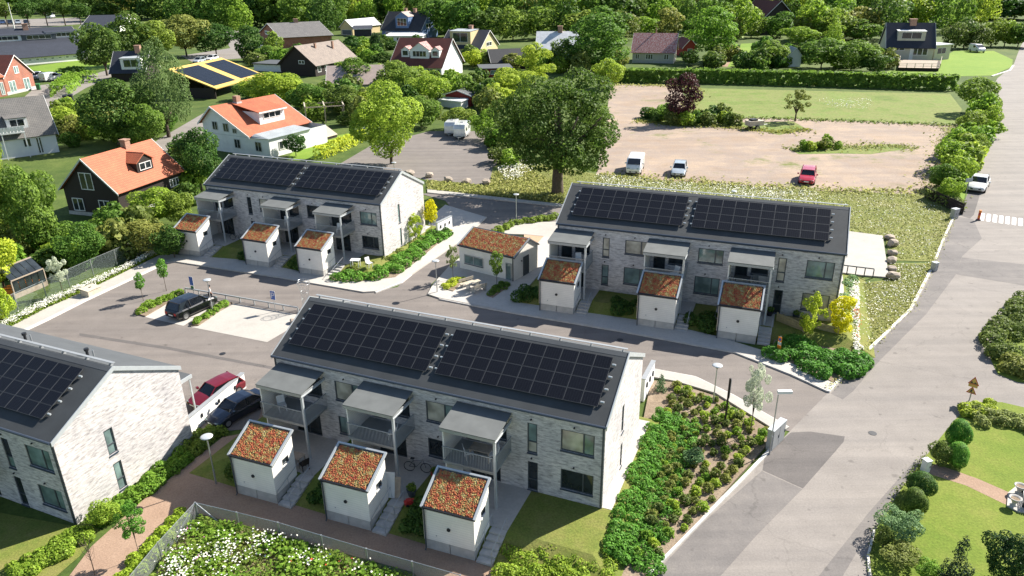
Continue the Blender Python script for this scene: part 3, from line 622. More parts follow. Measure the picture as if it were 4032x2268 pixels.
# ------------------------------------------------------------------ row houses
L_, D_, He, Hr = 23.35, 9.147, 5.7, 8.0475
KS = (Hr-He)/(D_/2)
BLD = {'B1': (5.2434, 35.4327, -.397267, 1.0), 'B2': (29.272, 60.4247, -.371274, 1.134), 'B3': (-14.4125, 78.6048, -.390132, 1.0628), 'B4': (-25.748, 34.5777, -.403916, .9935)}
def gl(b, lx, ly, z=0):     # ground point in a house's own axes
    x, y, a, s = BLD[b]; c_, s_ = math.cos(a), math.sin(a); return Vector((x+s*(c_*lx-s_*ly), y+s*(s_*lx+c_*ly), z))
def facade(m, o, ux, un, w_, z0, z1, holes, dep=.12):
    """wall rectangle with real openings and reveals; o origin, ux along, un outward normal"""
    xs = sorted({0, w_, *[h[0] for h in holes], *[h[1] for h in holes]}); zs = sorted({z0, z1, *[h[2] for h in holes], *[h[3] for h in holes]})
    P = lambda x, z, d=0: Vector(o)+Vector(ux)*x+Vector((0, 0, z))-Vector(un)*d
    for i in range(len(xs)-1):
        for j in range(len(zs)-1):
            cx, cz = (xs[i]+xs[i+1])/2, (zs[j]+zs[j+1])/2
            if any(h[0] < cx < h[1] and h[2] < cz < h[3] for h in holes): continue
            m.quad(P(xs[i], zs[j]), P(xs[i+1], zs[j]), P(xs[i+1], zs[j+1]), P(xs[i], zs[j+1]))
    for a, b, c, d in holes:
        m.quad(P(a, c), P(b, c), P(b, c, dep), P(a, c, dep)); m.quad(P(a, d), P(b, d), P(b, d, dep), P(a, d, dep))
        m.quad(P(a, c), P(a, d), P(a, d, dep), P(a, c, dep)); m.quad(P(b, c), P(b, d), P(b, d, dep), P(b, c, dep))
def window(root, o, ux, un, hole, panes, glass, frame='slate', sill=True, bar=.07, dep=.1, name='window', sillmat='gutter'):
    """window in an opening: frame with its panes and sill as sub-parts"""
    a, b, c, d = hole; o = Vector(o); ux = Vector(ux); un = Vector(un)
    def bx(m, x0, x1, z0, z1, n0, n1):
        vs = []
        for n_ in (n0, n1):
            for (x, z) in ((x0, z0), (x1, z0), (x1, z1), (x0, z1)): vs.append(o+ux*x+Vector((0, 0, z))+un*n_)
        m.add(vs, [(0, 1, 2, 3), (7, 6, 5, 4), (0, 4, 5, 1), (1, 5, 6, 2), (2, 6, 7, 3), (3, 7, 4, 0)])
    m = MB(); e = .004
    bx(m, a+e, b-e, c+e, c+bar, -dep, -dep+.06); bx(m, a+e, b-e, d-bar, d-e, -dep, -dep+.06); bx(m, a+e, a+bar, c+bar, d-bar, -dep, -dep+.06); bx(m, b-bar, b-e, c+bar, d-bar, -dep, -dep+.06)
    cuts = []
    if panes == 'side': cuts = [('v', a+(b-a)*.68)]
    elif panes == 'half': cuts = [('h', c+(d-c)*.38)]
    elif isinstance(panes, int) and panes > 1: cuts = [('v', a+(b-a)*(i+1)/panes) for i in range(panes-1)]
    for k_, p in cuts:
        if k_ == 'v': bx(m, p-bar*.6, p+bar*.6, c+bar, d-bar, -dep+.001, -dep+.061)
        else: bx(m, a+bar, b-bar, p-bar*.6, p+bar*.6, -dep+.001, -dep+.061)
    f = m.build(name, M[frame], root)
    xs = [a+bar]+[p for k_, p in cuts if k_ == 'v']+[b-bar]; zs = [c+bar]+[p for k_, p in cuts if k_ == 'h']+[d-bar]
    gi = 0
    for i in range(len(xs)-1):
        for j in range(len(zs)-1):
            q = MB(); bx(q, xs[i], xs[i+1], zs[j], zs[j+1], -dep-.02, -dep+.018); gm = glass[gi % len(glass)] if isinstance(glass, (list, tuple)) else glass; gi += 1
            q.build('pane', M[gm], f)
    if sill:
        q = MB(); bx(q, a-.02, b+.02, c-.09, c-.002, -dep+.06, .05); q.build('sill', M[sillmat], f)
    return f
def panel_mesh(pw, ph):
    m = MB(); m.box(.02, pw-.02, .02, ph-.02, 0, .03); m.mi = 1
    for a in ((0, pw, 0, .016), (0, pw, ph-.016, ph), (0, .016, .016, ph-.016), (pw-.016, pw, .016, ph-.016)): m.box(*a, 0, .037)
    return m.mesh('solar_panel', [M['solar'], M['panel_frame']])
PANEL = panel_mesh(1.045, .872)
def railing_mesh(w_, h_=1.08):
    m = MB(); m.box(0, w_, -.03, .03, h_-.05, h_); m.box(0, w_, -.025, .025, 0.02, .07)
    k = int(w_/.1)
    for i in range(k+1): x = .02+(w_-.04)*i/k; m.box(x-.011, x+.011, -.011, .011, .071, h_-.051)
    return m.mesh('railing', M['metal_grey'])
RAIL_F, RAIL_S = railing_mesh(3.3), railing_mesh(2.25)
def row_house(b, z0, bal, wins, gable, arrays, label, vents=()):
    x, y, a, s = BLD[b]; k = 1-z0/CAMH
    R = empty('row_house', (x*k, y*k, z0), a, s*k, label, 'house', 'row houses with solar roofs')
    zb = -z0/(s*k)-.02
    W = MB(); holes = [(h[0]+L_, h[1]+L_, h[2], h[3]) for h in wins]
    for bx0, bx1 in bal:
        holes += [(bx0+.35+L_, bx0+1.35+L_, 2.72, 4.8), (bx0+1.6+L_, bx1-.25+L_, 3.3, 4.8), (bx0+.6+L_, bx1-.7+L_, .05, 2.15)]
    fo = (-L_, 0, 0); facade(W, fo, (1, 0, 0), (0, -1, 0), L_, zb, He, holes)
    gh = [(h[0], h[1], h[2], h[3]) for h in gable]; go = (0, 0, 0); facade(W, go, (0, 1, 0), (1, 0, 0), D_, zb, He, gh)
    W.add([(0, 0, He), (0, D_, He), (0, D_/2, Hr)], [(0, 1, 2)]); W.add([(-L_, 0, He), (-L_, D_, He), (-L_, D_/2, Hr)], [(0, 2, 1)])
    W.quad((-L_, D_, zb), (0, D_, zb), (0, D_, He), (-L_, D_, He)); W.quad((-L_, 0, zb), (-L_, D_, zb), (-L_, D_, He), (-L_, 0, He))
    W.build('wall', M['brick_pale'], R)
    rf = MB(); oh = .12; ov = .05; t = .2
    def rp(lx, ly, up=0): return Vector((lx, ly, He+.22+KS*ly+up)) if ly <= D_/2 else Vector((lx, ly, He+.22+KS*(D_-ly)+up))
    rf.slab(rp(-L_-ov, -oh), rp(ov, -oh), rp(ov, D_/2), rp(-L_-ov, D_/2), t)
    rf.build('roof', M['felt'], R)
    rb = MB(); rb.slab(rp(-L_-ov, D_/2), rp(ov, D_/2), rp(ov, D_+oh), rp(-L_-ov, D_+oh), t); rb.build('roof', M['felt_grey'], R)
    for sx in (-L_-ov-.001, ov+.001):
        m = MB(); e = .06*(1 if sx > 0 else -1)
        for y0, y1 in ((-oh-.03, D_/2), (D_/2, D_+oh+.03)):
            p0, p1 = rp(sx, y0), rp(sx, y1)
            m.add([p0+Vector((0, 0, -.24)), p1+Vector((0, 0, -.24)), p1+Vector((0, 0, .05)), p0+Vector((0, 0, .05)), p0+Vector((e, 0, -.24)), p1+Vector((e, 0, -.24)), p1+Vector((e, 0, .05)), p0+Vector((e, 0, .05))],
                  [(0, 1, 2, 3), (7, 6, 5, 4), (0, 4, 5, 1), (1, 5, 6, 2), (2, 6, 7, 3), (3, 7, 4, 0)])
        m.build('verge_flashing', M['metal_light'], R)
    m = MB(); m.tube([(-L_-ov, -oh-.07, He+.12), (ov, -oh-.07, He+.12)], .085, 8); m.build('gutter', M['gutter'], R)
    m = MB(); m.box(-L_, 0, -.06, 0-.003, He-.06, He+.12); m.build('fascia', M['gutter'], R)
    # ridge walkway rail
    m = MB(); m.box(-L_+.3, -.1, D_/2+.2, D_/2+.38, Hr+.3, Hr+.33)
    for i in range(12): xx = -L_+.6+i*(L_-1)/11; m.box(xx, xx+.05, D_/2+.14, D_/2+.4, Hr+.05, Hr+.3)
    m.build('ridge_walkway', M['metal_grey'], R)
    m = MB(); m.slab(rp(-L_+.05, D_/2-.32, .012), rp(-.05, D_/2-.32, .012), rp(-.05, D_/2-.01, .012), rp(-L_+.05, D_/2-.01, .012), .011); m.build('ridge_cap', M['felt_grey'], R)
    # corner downpipes
    for xx in (-L_+.1, -.1):
        m = MB(); m.tube([(xx, -.06, zb), (xx, -.06, He+.05)], .05, 7); m.build('downpipe', M['slate'], R)
    # solar panels, each its own piece
    th = math.atan(KS); Rm = Matrix.Rotation(th, 4, 'X')
    for x0, n_ in arrays:
        for c_ in range(n_):
            for r_ in range(4):
                o = bpy.data.objects.new('solar_panel', PANEL); COL.objects.link(o); o.parent = R
                p = rp(x0+c_*1.062, .78+r_*.795, .15); o.matrix_local = Matrix.Translation(p) @ Rm
        for r_ in range(4):
            for xx, nm in ((x0-.16, 'rail_end'), (x0+n_*1.062+.05, 'rail_end')):
                p = rp(xx, 1.15+r_*.795, .12); m = MB(); m.tube([p, p+Vector((.22, 0, 0))], .06, 8); m.build(nm, M['metal_light'], R)
    for hx, ly in vents:
        p = rp(hx, ly); m = MB(); m.tube([p, p+Vector((0, 0, .45))], .09, 8); m.tube([p+Vector((0, 0, .45)), p+Vector((0, 0, .6))], .15, 8); m.build('roof_vent', M['dark'], R)
        m = MB(); m.tube([p+Vector((.5, .05, 0)), p+Vector((.5, .05, .55))], .05, 8); m.build('vent_pipe', M['steel'], R)
    GL = [['glass_green', 'glass_green'], ['glass_blind', 'glass_blind'], ['glass_dark', 'glass_dark'], ['glass_blind', 'glass_green'], ['glass_green', 'glass_dark']]
    for i, h in enumerate(wins):
        wd = h[1]-h[0]; window(R, fo, (1, 0, 0), (0, -1, 0), (h[0]+L_, h[1]+L_, h[2], h[3]), 'half' if wd < .9 else 'side', GL[h[4] if len(h) > 4 else i % 5])
        m = MB(); m.tube([(h[0]+wd*.4, -.002, h[3]+.28), (h[0]+wd*.4, -.1, h[3]+.26)], .05, 6); m.build('wall_vent', M['dark'], R)
    for h in gable: window(R, go, (0, 1, 0), (1, 0, 0), h, 'half', ['glass_green', 'glass_green'])
    for bx0, bx1 in bal:
        d = 2.42; w0 = bx1-bx0
        for hh, nm, gl_ in (((bx0+.35, bx0+1.35, 2.72, 4.8), 'balcony_door', 'glass_dark'), ((bx0+1.6, bx1-.25, 3.3, 4.8), 'window', 'glass_dark'), ((bx0+.6, bx1-.7, .05, 2.15), 'patio_door', 'glass_dark')):
            window(R, fo, (1, 0, 0), (0, -1, 0), (hh[0]+L_, hh[1]+L_, hh[2], hh[3]), 1 if nm != 'patio_door' else 2, gl_, sill=(nm == 'window'), name=nm)
        fl = MB(); fl.box(bx0, bx1, -d, -.004, 2.45, 2.66); F = fl.build('balcony', M['balcony'], R)
        m = MB(); m.slab((bx0-.12, -d-.12, 5.03), (bx1+.12, -d-.12, 5.03), (bx1+.12, -.07, 5.38), (bx0-.12, -.07, 5.38), .06); cnp = m.build('canopy', M['canopy'], F)
        m = MB(); m.box(bx0-.1, bx1+.1, -d-.1, -d-.04, 4.76, 4.962); m.box(bx1+.04, bx1+.1, -d-.04, -.004, 4.78, 4.962); m.box(bx0-.1, bx0-.04, -d-.04, -.004, 4.78, 4.962); m.build('canopy_edge', M['metal_grey'], F)
        m = MB(); m.box(bx1+.102, bx1+.125, -d-.1, -.1, 4.74, 4.83); m.build('edge_trim', M['metal_light'], F)
        m = MB(); m.box(bx1-.07, bx1+.07, -d-.02, -d+.12, zb, 4.73); m.build('post', M['metal_light'], F)
        m = MB(); m.box(bx0-.03, bx0+.06, -d+.1, -.005, 2.67, 4.86); m.build('side_screen', M['cream'], F)
        m = MB(); m.box(bx0-.03, bx0+.06, -d+.3, -.005, zb, 2.44); m.build('side_screen', M['cream'], F)
        put('railing', RAIL_F, F, (bx0, -d-.035, 2.62), 0, ((w0-.08)/3.3, 1, 1)); put('railing', RAIL_S, F, (bx1+.035, -d+.14, 2.62), math.pi/2, ((d-.16)/2.25, 1, 1))
        m = MB(); m.box(bx0+1.9, bx0+2.05, -.08, -.004, 4.45, 4.6); m.build('wall_lamp', M['dark'], F)
    return R
W1 = [(-2.65, -.6, .74, 2.19, 2), (-2.68, -.62, 3.52, 5.0, 3), (-4.8, -4.16, 2.8, 4.93, 3), (-4.78, -4.12, .06, 2.16, 2), (-18.57, -16.6, 3.4, 4.85, 3), (-18.57, -16.6, .74, 2.1, 4), (-11.69, -9.75, 3.4, 4.9, 3), (-11.69, -9.75, .74, 2.1, 2)]
GW = [(3.3, 3.85, 2.8, 4.8), (3.4, 3.9, .1, 2.15)]
AR = [(-22.6, 10), (-11.35, 10)]
Z0 = .7
H1 = row_house('B1', Z0, [(-22.8, -19.4), (-16.05, -12.65), (-9.3, -5.9)], W1, [(3.9, 4.4, 2.8, 4.8), (4.0, 4.45, .1, 1.9)], AR, 'pale brick row house nearest the middle, three balconies facing the brown gravel path')
W2 = [(-2.65, -.6, .74, 2.19, 1), (-2.68, -.62, 3.55, 5.0, 0), (-4.8, -4.16, 2.9, 4.93, 1), (-4.78, -4.12, .06, 2.16, 2), (-19.22, -18.6, 3.2, 4.97, 1), (-19.22, -18.6, .6, 2.48, 0), (-17.25, -15.2, 3.72, 4.97, 1), (-17.25, -15.2, .95, 2.48, 0), (-11.09, -9.05, 3.72, 4.99, 0), (-11.2, -9.15, .95, 2.48, 0)]
H2 = row_house('B2', Z0, [(-23.3, -20.1), (-15.1, -11.9), (-8.4, -5.2)], W2, GW, [(-22.28, 9), (-11.95, 10)], 'pale brick row house below the gravel lot, behind the three right-hand cream sheds')
W3 = [(-2.69, -.62, .74, 2.1, 2), (-2.69, -.62, 3.4, 4.8, 0), (-9.46, -7.4, .74, 2.1, 4), (-9.46, -7.4, 3.4, 4.8, 2), (-17.6, -17.0, 2.9, 4.9, 2), (-17.5, -16.9, .3, 2.1, 2), (-15.9, -14.3, 3.4, 4.85, 3)]
H3 = row_house('B3', Z0, [(-22.7, -19.4), (-13.5, -10.3), (-6.7, -3.5)], W3, [(3.3, 3.75, 2.75, 4.85), (3.42, 3.8, .05, 2.1)], AR, 'pale brick row house at back left with blinding white gable beside yellow tree')
W4 = [(-2.65, -.6, .74, 2.19, 0), (-2.68, -.62, 3.52, 5.0, 0), (-4.8, -4.16, 2.8, 4.93, 4), (-4.78, -4.12, .06, 2.16, 2), (-11.6, -9.6, 3.5, 4.9, 0), (-11.6, -9.6, .74, 2.1, 0)]
H4 = row_house('B4', 0.0, [(-9.3, -5.9)], W4, [(3.0, 3.62, 2.85, 4.6), (3.05, 3.64, .2, 2.17)], [(-12.25, 10)], 'pale brick row house cut off by the left edge, its big gable beside the path', vents=((-3.4, 5.6), (-9.3, 5.7)))
# rear entrance canopies showing past the ridges
def rear_canopy(R, lx):
    m = MB(); m.box(lx, lx+2.6, D_+.01, D_+2.6, 3.35, 3.5); f = m.build('rear_canopy', M['felt_grey'], R)
    m = MB(); m.box(lx+2.601, lx+2.68, D_+.01, D_+2.6, 3.25, 3.52); m.build('canopy_edge', M['metal_light'], f)
    for yy in (D_+2.45,):
        for xx in (lx+.1, lx+2.5): m = MB(); m.box(xx-.05, xx+.05, yy-.05, yy+.05, 0, 3.34); m.build('canopy_post', M['metal_light'], f)
for lx in (-10.2, -4.6): rear_canopy(H4, lx)
rear_canopy(H1, -9.2)

# raised ground that the terraced fronts stand on
def plot(b, x0, x1, y0, y1, skirt_f, skirt_s, mat):
    a = [gl(b, x0, y0, Z0), gl(b, x1, y0, Z0), gl(b, x1, y1, Z0), gl(b, x0, y1, Z0)]
    c_ = [gl(b, x0-skirt_s, y0-skirt_f, -.02), gl(b, x1+skirt_s, y0-skirt_f, -.02), gl(b, x1+skirt_s, y1+1.2, -.02), gl(b, x0-skirt_s, y1+1.2, -.02)]
    m = MB(); m.add(a+c_, [(0, 1, 2, 3), (4, 5, 1, 0), (5, 6, 2, 1), (6, 7, 3, 2), (7, 4, 0, 3)]); return tag(m.build('terrace_ground', M[mat]), kind='structure')
plot('B1', -L_-.3, .8, -4.6, D_+.3, 2.1, 2.2, 'lawn_dry'); plot('B2', -L_-.3, .8, -3.9, D_+.3, 1.6, 2.0, 'lawn_dry'); plot('B3', -L_-.3, .8, -4.8, D_+.3, 2.1, 2.2, 'lawn_dry')
def terrace(b, x0, x1, y0, y1, mat='paving', name='terrace_paving', dz=.012):
    m = MB(); m.poly([gl(b, x0, y0, Z0+dz), gl(b, x1, y0, Z0+dz), gl(b, x1, y1, Z0+dz), gl(b, x0, y1, Z0+dz)]); return tag(m.build(name, M[mat]), kind='structure')
for b, y0 in (('B1', -4.6), ('B2', -3.9), ('B3', -4.8)):
    terrace(b, -L_, .75, -.75, .3)
    for s0 in {'B1': (-18.5, -11.8, -5.3), 'B2': (-20.1, -11.85, -5.6), 'B3': (-18.35, -9.5, -2.55)}[b]:
        terrace(b, s0-3.4, s0+1.1, y0, -.752, dz=.014)
terrace('B1', .0, .78, -.752, D_, dz=.016, mat='paving'); terrace('B3', .0, .78, -.752, D_, dz=.016); terrace('B2', .0, .78, -.752, D_, dz=.016)

# ------------------------------------------------------------------ sheds with sedum roofs, their stairs
def sedum_mesh(w_, d_, n, seed):
    rng = np.random.default_rng(seed); m = MB()
    for i in range(n):
        x, y = rng.uniform(.05, w_-.05), rng.uniform(.05, d_-.05); r = rng.uniform(.035, .085); h = rng.uniform(.02, .065); a0 = rng.uniform(0, 6)
        k = 5; vs = [(x+r*math.cos(a0+6.283*j/k), y+r*math.sin(a0+6.283*j/k), 0) for j in range(k)]+[(x+rng.uniform(-.03, .03), y+rng.uniform(-.03, .03), h)]
        m.add(vs, [(j, (j+1) % k, k) for j in range(k)])
    return m.mesh('sedum', M['sedum'], uv=False)
SED = [sedum_mesh(2.95, 2.34, 3000, i) for i in (1, 2, 3)]
def shed(p, rz, s, label, sed, w_=3.05, d_=2.1, hf=2.95, hb=3.95):
    R = empty('shed', p, rz, s, label, 'shed', 'cream sheds with sedum roofs')
    m = MB(); zp = .72
    vs = [(0, 0, zp), (w_, 0, zp), (w_, d_, zp), (0, d_, zp), (0, 0, hf-.12), (w_, 0, hf-.12), (w_, d_, hb-.12), (0, d_, hb-.12)]
    m.add(vs, [(3, 2, 1, 0), (4, 5, 6, 7), (0, 1, 5, 4), (2, 3, 7, 6), (3, 0, 4, 7)])
    hole = (.95, 1.55, 1.95+.2, 2.62); k = (hb-hf)/d_
    # right side wall with its window opening
    P = lambda y, z: (w_, y, z)
    m.quad(P(0, zp), P(hole[0], zp), P(hole[0], hf-.12+k*hole[0]), P(0, hf-.12)); m.quad(P(hole[1], zp), P(d_, zp), P(d_, hb-.12), P(hole[1], hf-.12+k*hole[1]))
    m.quad(P(hole[0], zp), P(hole[1], zp), P(hole[1], hole[2]), P(hole[0], hole[2])); m.quad(P(hole[0], hole[3]), P(hole[1], hole[3]), P(hole[1], hf-.12+k*hole[1]), P(hole[0], hf-.12+k*hole[0]))
    m.build('wall', M['cream'], R)
    window(R, (w_, 0, 0), (0, 1, 0), (1, 0, 0), hole, 1, 'glass_dark', frame='slate', sill=True, sillmat='white')
    m = MB(); m.box(.05, w_/2-.02, .04, d_-.02, -.05, zp-.004); m.build('plinth', M['concrete'], R)
    m = MB(); m.box(w_/2+.02, w_-.05, .04, d_-.02, -.05, zp-.004); m.build('plinth', M['concrete'], R)
    o = .1; z = lambda y: hf+(y)*k
    m = MB(); m.slab((-o, -o, z(-o)), (w_+o, -o, z(-o)), (w_+o, d_+o, z(d_+o)), (-o, d_+o, z(d_+o)), .12); rf = m.build('roof', M['slate'], R)
    def bar(x0, x1, y0, y1, mat, nm):
        q = MB(); q.slab((x0, y0, z(y0)+.10), (x1, y0, z(y0)+.10), (x1, y1, z(y1)+.10), (x0, y1, z(y1)+.10), .14); q.build(nm, M[mat], rf)
    bar(-o-.02, 0, -o-.02, d_+o, 'metal_light', 'roof_edge'); bar(w_, w_+o+.02, -o-.02, d_+o, 'metal_light', 'roof_edge'); bar(.002, w_-.002, d_, d_+o, 'metal_light', 'roof_edge'); bar(.002, w_-.002, -o-.04, -o+.03, 'dark', 'roof_gutter')
    se = bpy.data.objects.new('sedum', sed); COL.objects.link(se); se.parent = rf; se['kind'] = 'stuff'
    se.matrix_local = Matrix.Translation((.05, -.03, z(-.03)+.015)) @ Matrix.Rotation(math.atan(k), 4, 'X')
    m = MB(); m.tube([(w_/2, -.003, 1.75), (w_/2, -.06, 1.75)], .11, 10); m.build('wall_vent', M['dark'], R)
    m = MB(); m.tube([(.75, -.003, 1.1), (.75, -.02, 1.1)], .04, 8); m.build('socket_cover', M['metal_grey'], R)
    m = MB(); m.tube([(.1, -.12, hf-.1), (.1, -.09, hf-.4), (.1, -.09, .15), (.1, -.2, .05)], .045, 7); m.build('downpipe', M['slate'], R)
    m = MB(); m.box(-.004, .06, -.05, -.002, zp, hf-.16); m.build('corner_board', M['wood_pale'], R)
    return R
def stair(p, rz, s, label, rise=Z0, n_=5, run=1.75, w_=.95):
    R = empty('stair', p, rz, s, label, 'stair', 'concrete stairs beside the sheds'); r = rise/s
    for i in range(n_):
        m = MB(); y0 = run*i/n_; m.box(0, w_, y0, run+.25, r*i/n_+.001*i, r*(i+1)/n_); m.build('step', M['concrete'], R)
    for xx in (.03, w_-.03):
        m = MB(); m.tube([(xx, .05, .12), (xx, .05, .98), (xx, run, r+.92), (xx, run+.1, r+.1)], .022, 6); m.tube([(xx, run*.5, r*.5), (xx, run*.5, .98+(r-.06)*.5)], .018, 6)
        m.build('handrail', M['steel'], R)
    return R
which = ('left', 'middle', 'right')
for b, xs, yf in (('B1', (-21.4, -14.83, -8.25), -7.05), ('B2', (-22.97, -14.75, -8.55), -5.95), ('B3', (-21.5, -12.35, -5.65), -7.25)):
    desc = {'B1': 'by the brown gravel path', 'B2': 'below the right row house', 'B3': 'before the back left row house'}[b]
    for i, lx in enumerate(xs):
        yy = yf-(.1*i if b == 'B2' else -.1*i if b == 'B1' else 0); p = gl(b, lx, yy)
        s = BLD[b][3]*(.995 if b != 'B2' else .98)
        shed(p, BLD[b][2]+(.03 if b == 'B1' else 0), s, f'{which[i]} of three sedum roofed sheds {desc}', SED[i])
        q = gl(b, lx+3.05*s/BLD[b][3]+.06, yy+.05); stair(q, BLD[b][2], s, f'concrete stair climbing past the {which[i]} cream shed {desc}', run=2.0/s if b == 'B2' else 2.2/s)

# ------------------------------------------------------------------ storage hut by the plaza
def hut():
    A, B_ = G(1157, 676), G(1293, 710); d = B_-A; W_ = d.length; a = math.atan2(d.y, d.x); Dp = 4.6
    R = empty('storage_hut', A+Vector((0, 0, .1)), a, 1, 'cream storage hut with a wide sedum roof beside the picnic table', 'hut')
    e = 2.55; r = 3.75; k = (r-e)/(Dp*.62); yr = Dp*.62
    m = MB(); m.add([(0, 0, 0), (W_, 0, 0), (W_, Dp, 0), (0, Dp, 0), (0, 0, e), (W_, 0, e), (W_, Dp, e+.1), (0, Dp, e+.1), (W_, yr, r), (0, yr, r)], [(0, 1, 5, 4), (1, 2, 6, 8, 5), (2, 3, 7, 6), (3, 0, 4, 9, 7)]); m.build('wall', M['cream'], R)
    z = lambda y: e+.16+k*y
    m = MB(); m.slab((-.15, -.15, z(-.15)), (W_+.15, -.15, z(-.15)), (W_+.15, yr, z(yr)), (-.15, yr, z(yr)), .14); rf = m.build('roof', M['slate'], R)
    k2 = (e+.1-r)/(Dp-yr); m = MB(); m.slab((-.15, yr, z(yr)), (W_+.15, yr, z(yr)), (W_+.15, Dp+.15, z(yr)+k2*(Dp+.15-yr)), (-.15, Dp+.15, z(yr)+k2*(Dp+.15-yr)), .14); m.build('roof', M['felt_grey'], R)
    for x0, x1, mt in ((-.18, -.06, 'metal_light'), (W_+.06, W_+.18, 'metal_grey')):
        m = MB(); m.slab((x0, -.17, z(-.17)+.09), (x1, -.17, z(-.17)+.09), (x1, yr, z(yr)+.09), (x0, yr, z(yr)+.09), .12); m.build('roof_edge', M[mt], rf)
    m = MB(); m.slab((-.06, -.2, z(-.2)+.06), (W_+.06, -.2, z(-.2)+.06), (W_+.06, -.13, z(-.13)+.06), (-.06, -.13, z(-.13)+.06), .12); m.build('roof_gutter', M['dark'], rf)
    se = put('sedum', sedum_mesh(W_, yr/math.cos(math.atan(k))-.1, 6500, 9), rf); se['kind'] = 'stuff'; se.matrix_local = Matrix.Translation((0, -.05, z(-.05)+.012)) @ Matrix.Rotation(math.atan(k), 4, 'X')
    f = (0, 0, 0)
    window(R, f, (1, 0, 0), (0, -1, 0), (W_*.10, W_*.45, .75, 1.75), 2, 'glass_green', frame='metal_grey', dep=-.03)
    window(R, f, (1, 0, 0), (0, -1, 0), (W_*.86, W_*.96, .02, 1.9), 1, 'glass_green', frame='metal_grey', dep=-.03, sill=False, name='door')
    window(R, (W_, 0, 0), (0, 1, 0), (1, 0, 0), (1.7, 2.75, .02, 2.15), 1, 'slate', frame='slate', dep=-.03, sill=False, name='door')
    for xx in (W_-.08,): m = MB(); m.tube([(xx, -.07, .02), (xx, -.07, e)], .05, 7); m.build('downpipe', M['dark'], R)
    m = MB(); m.tube([(W_+.02, 1.35, 1.85), (W_+.16, 1.35, 1.85)], .06, 6); m.build('wall_lamp', M['dark'], R)
hut()

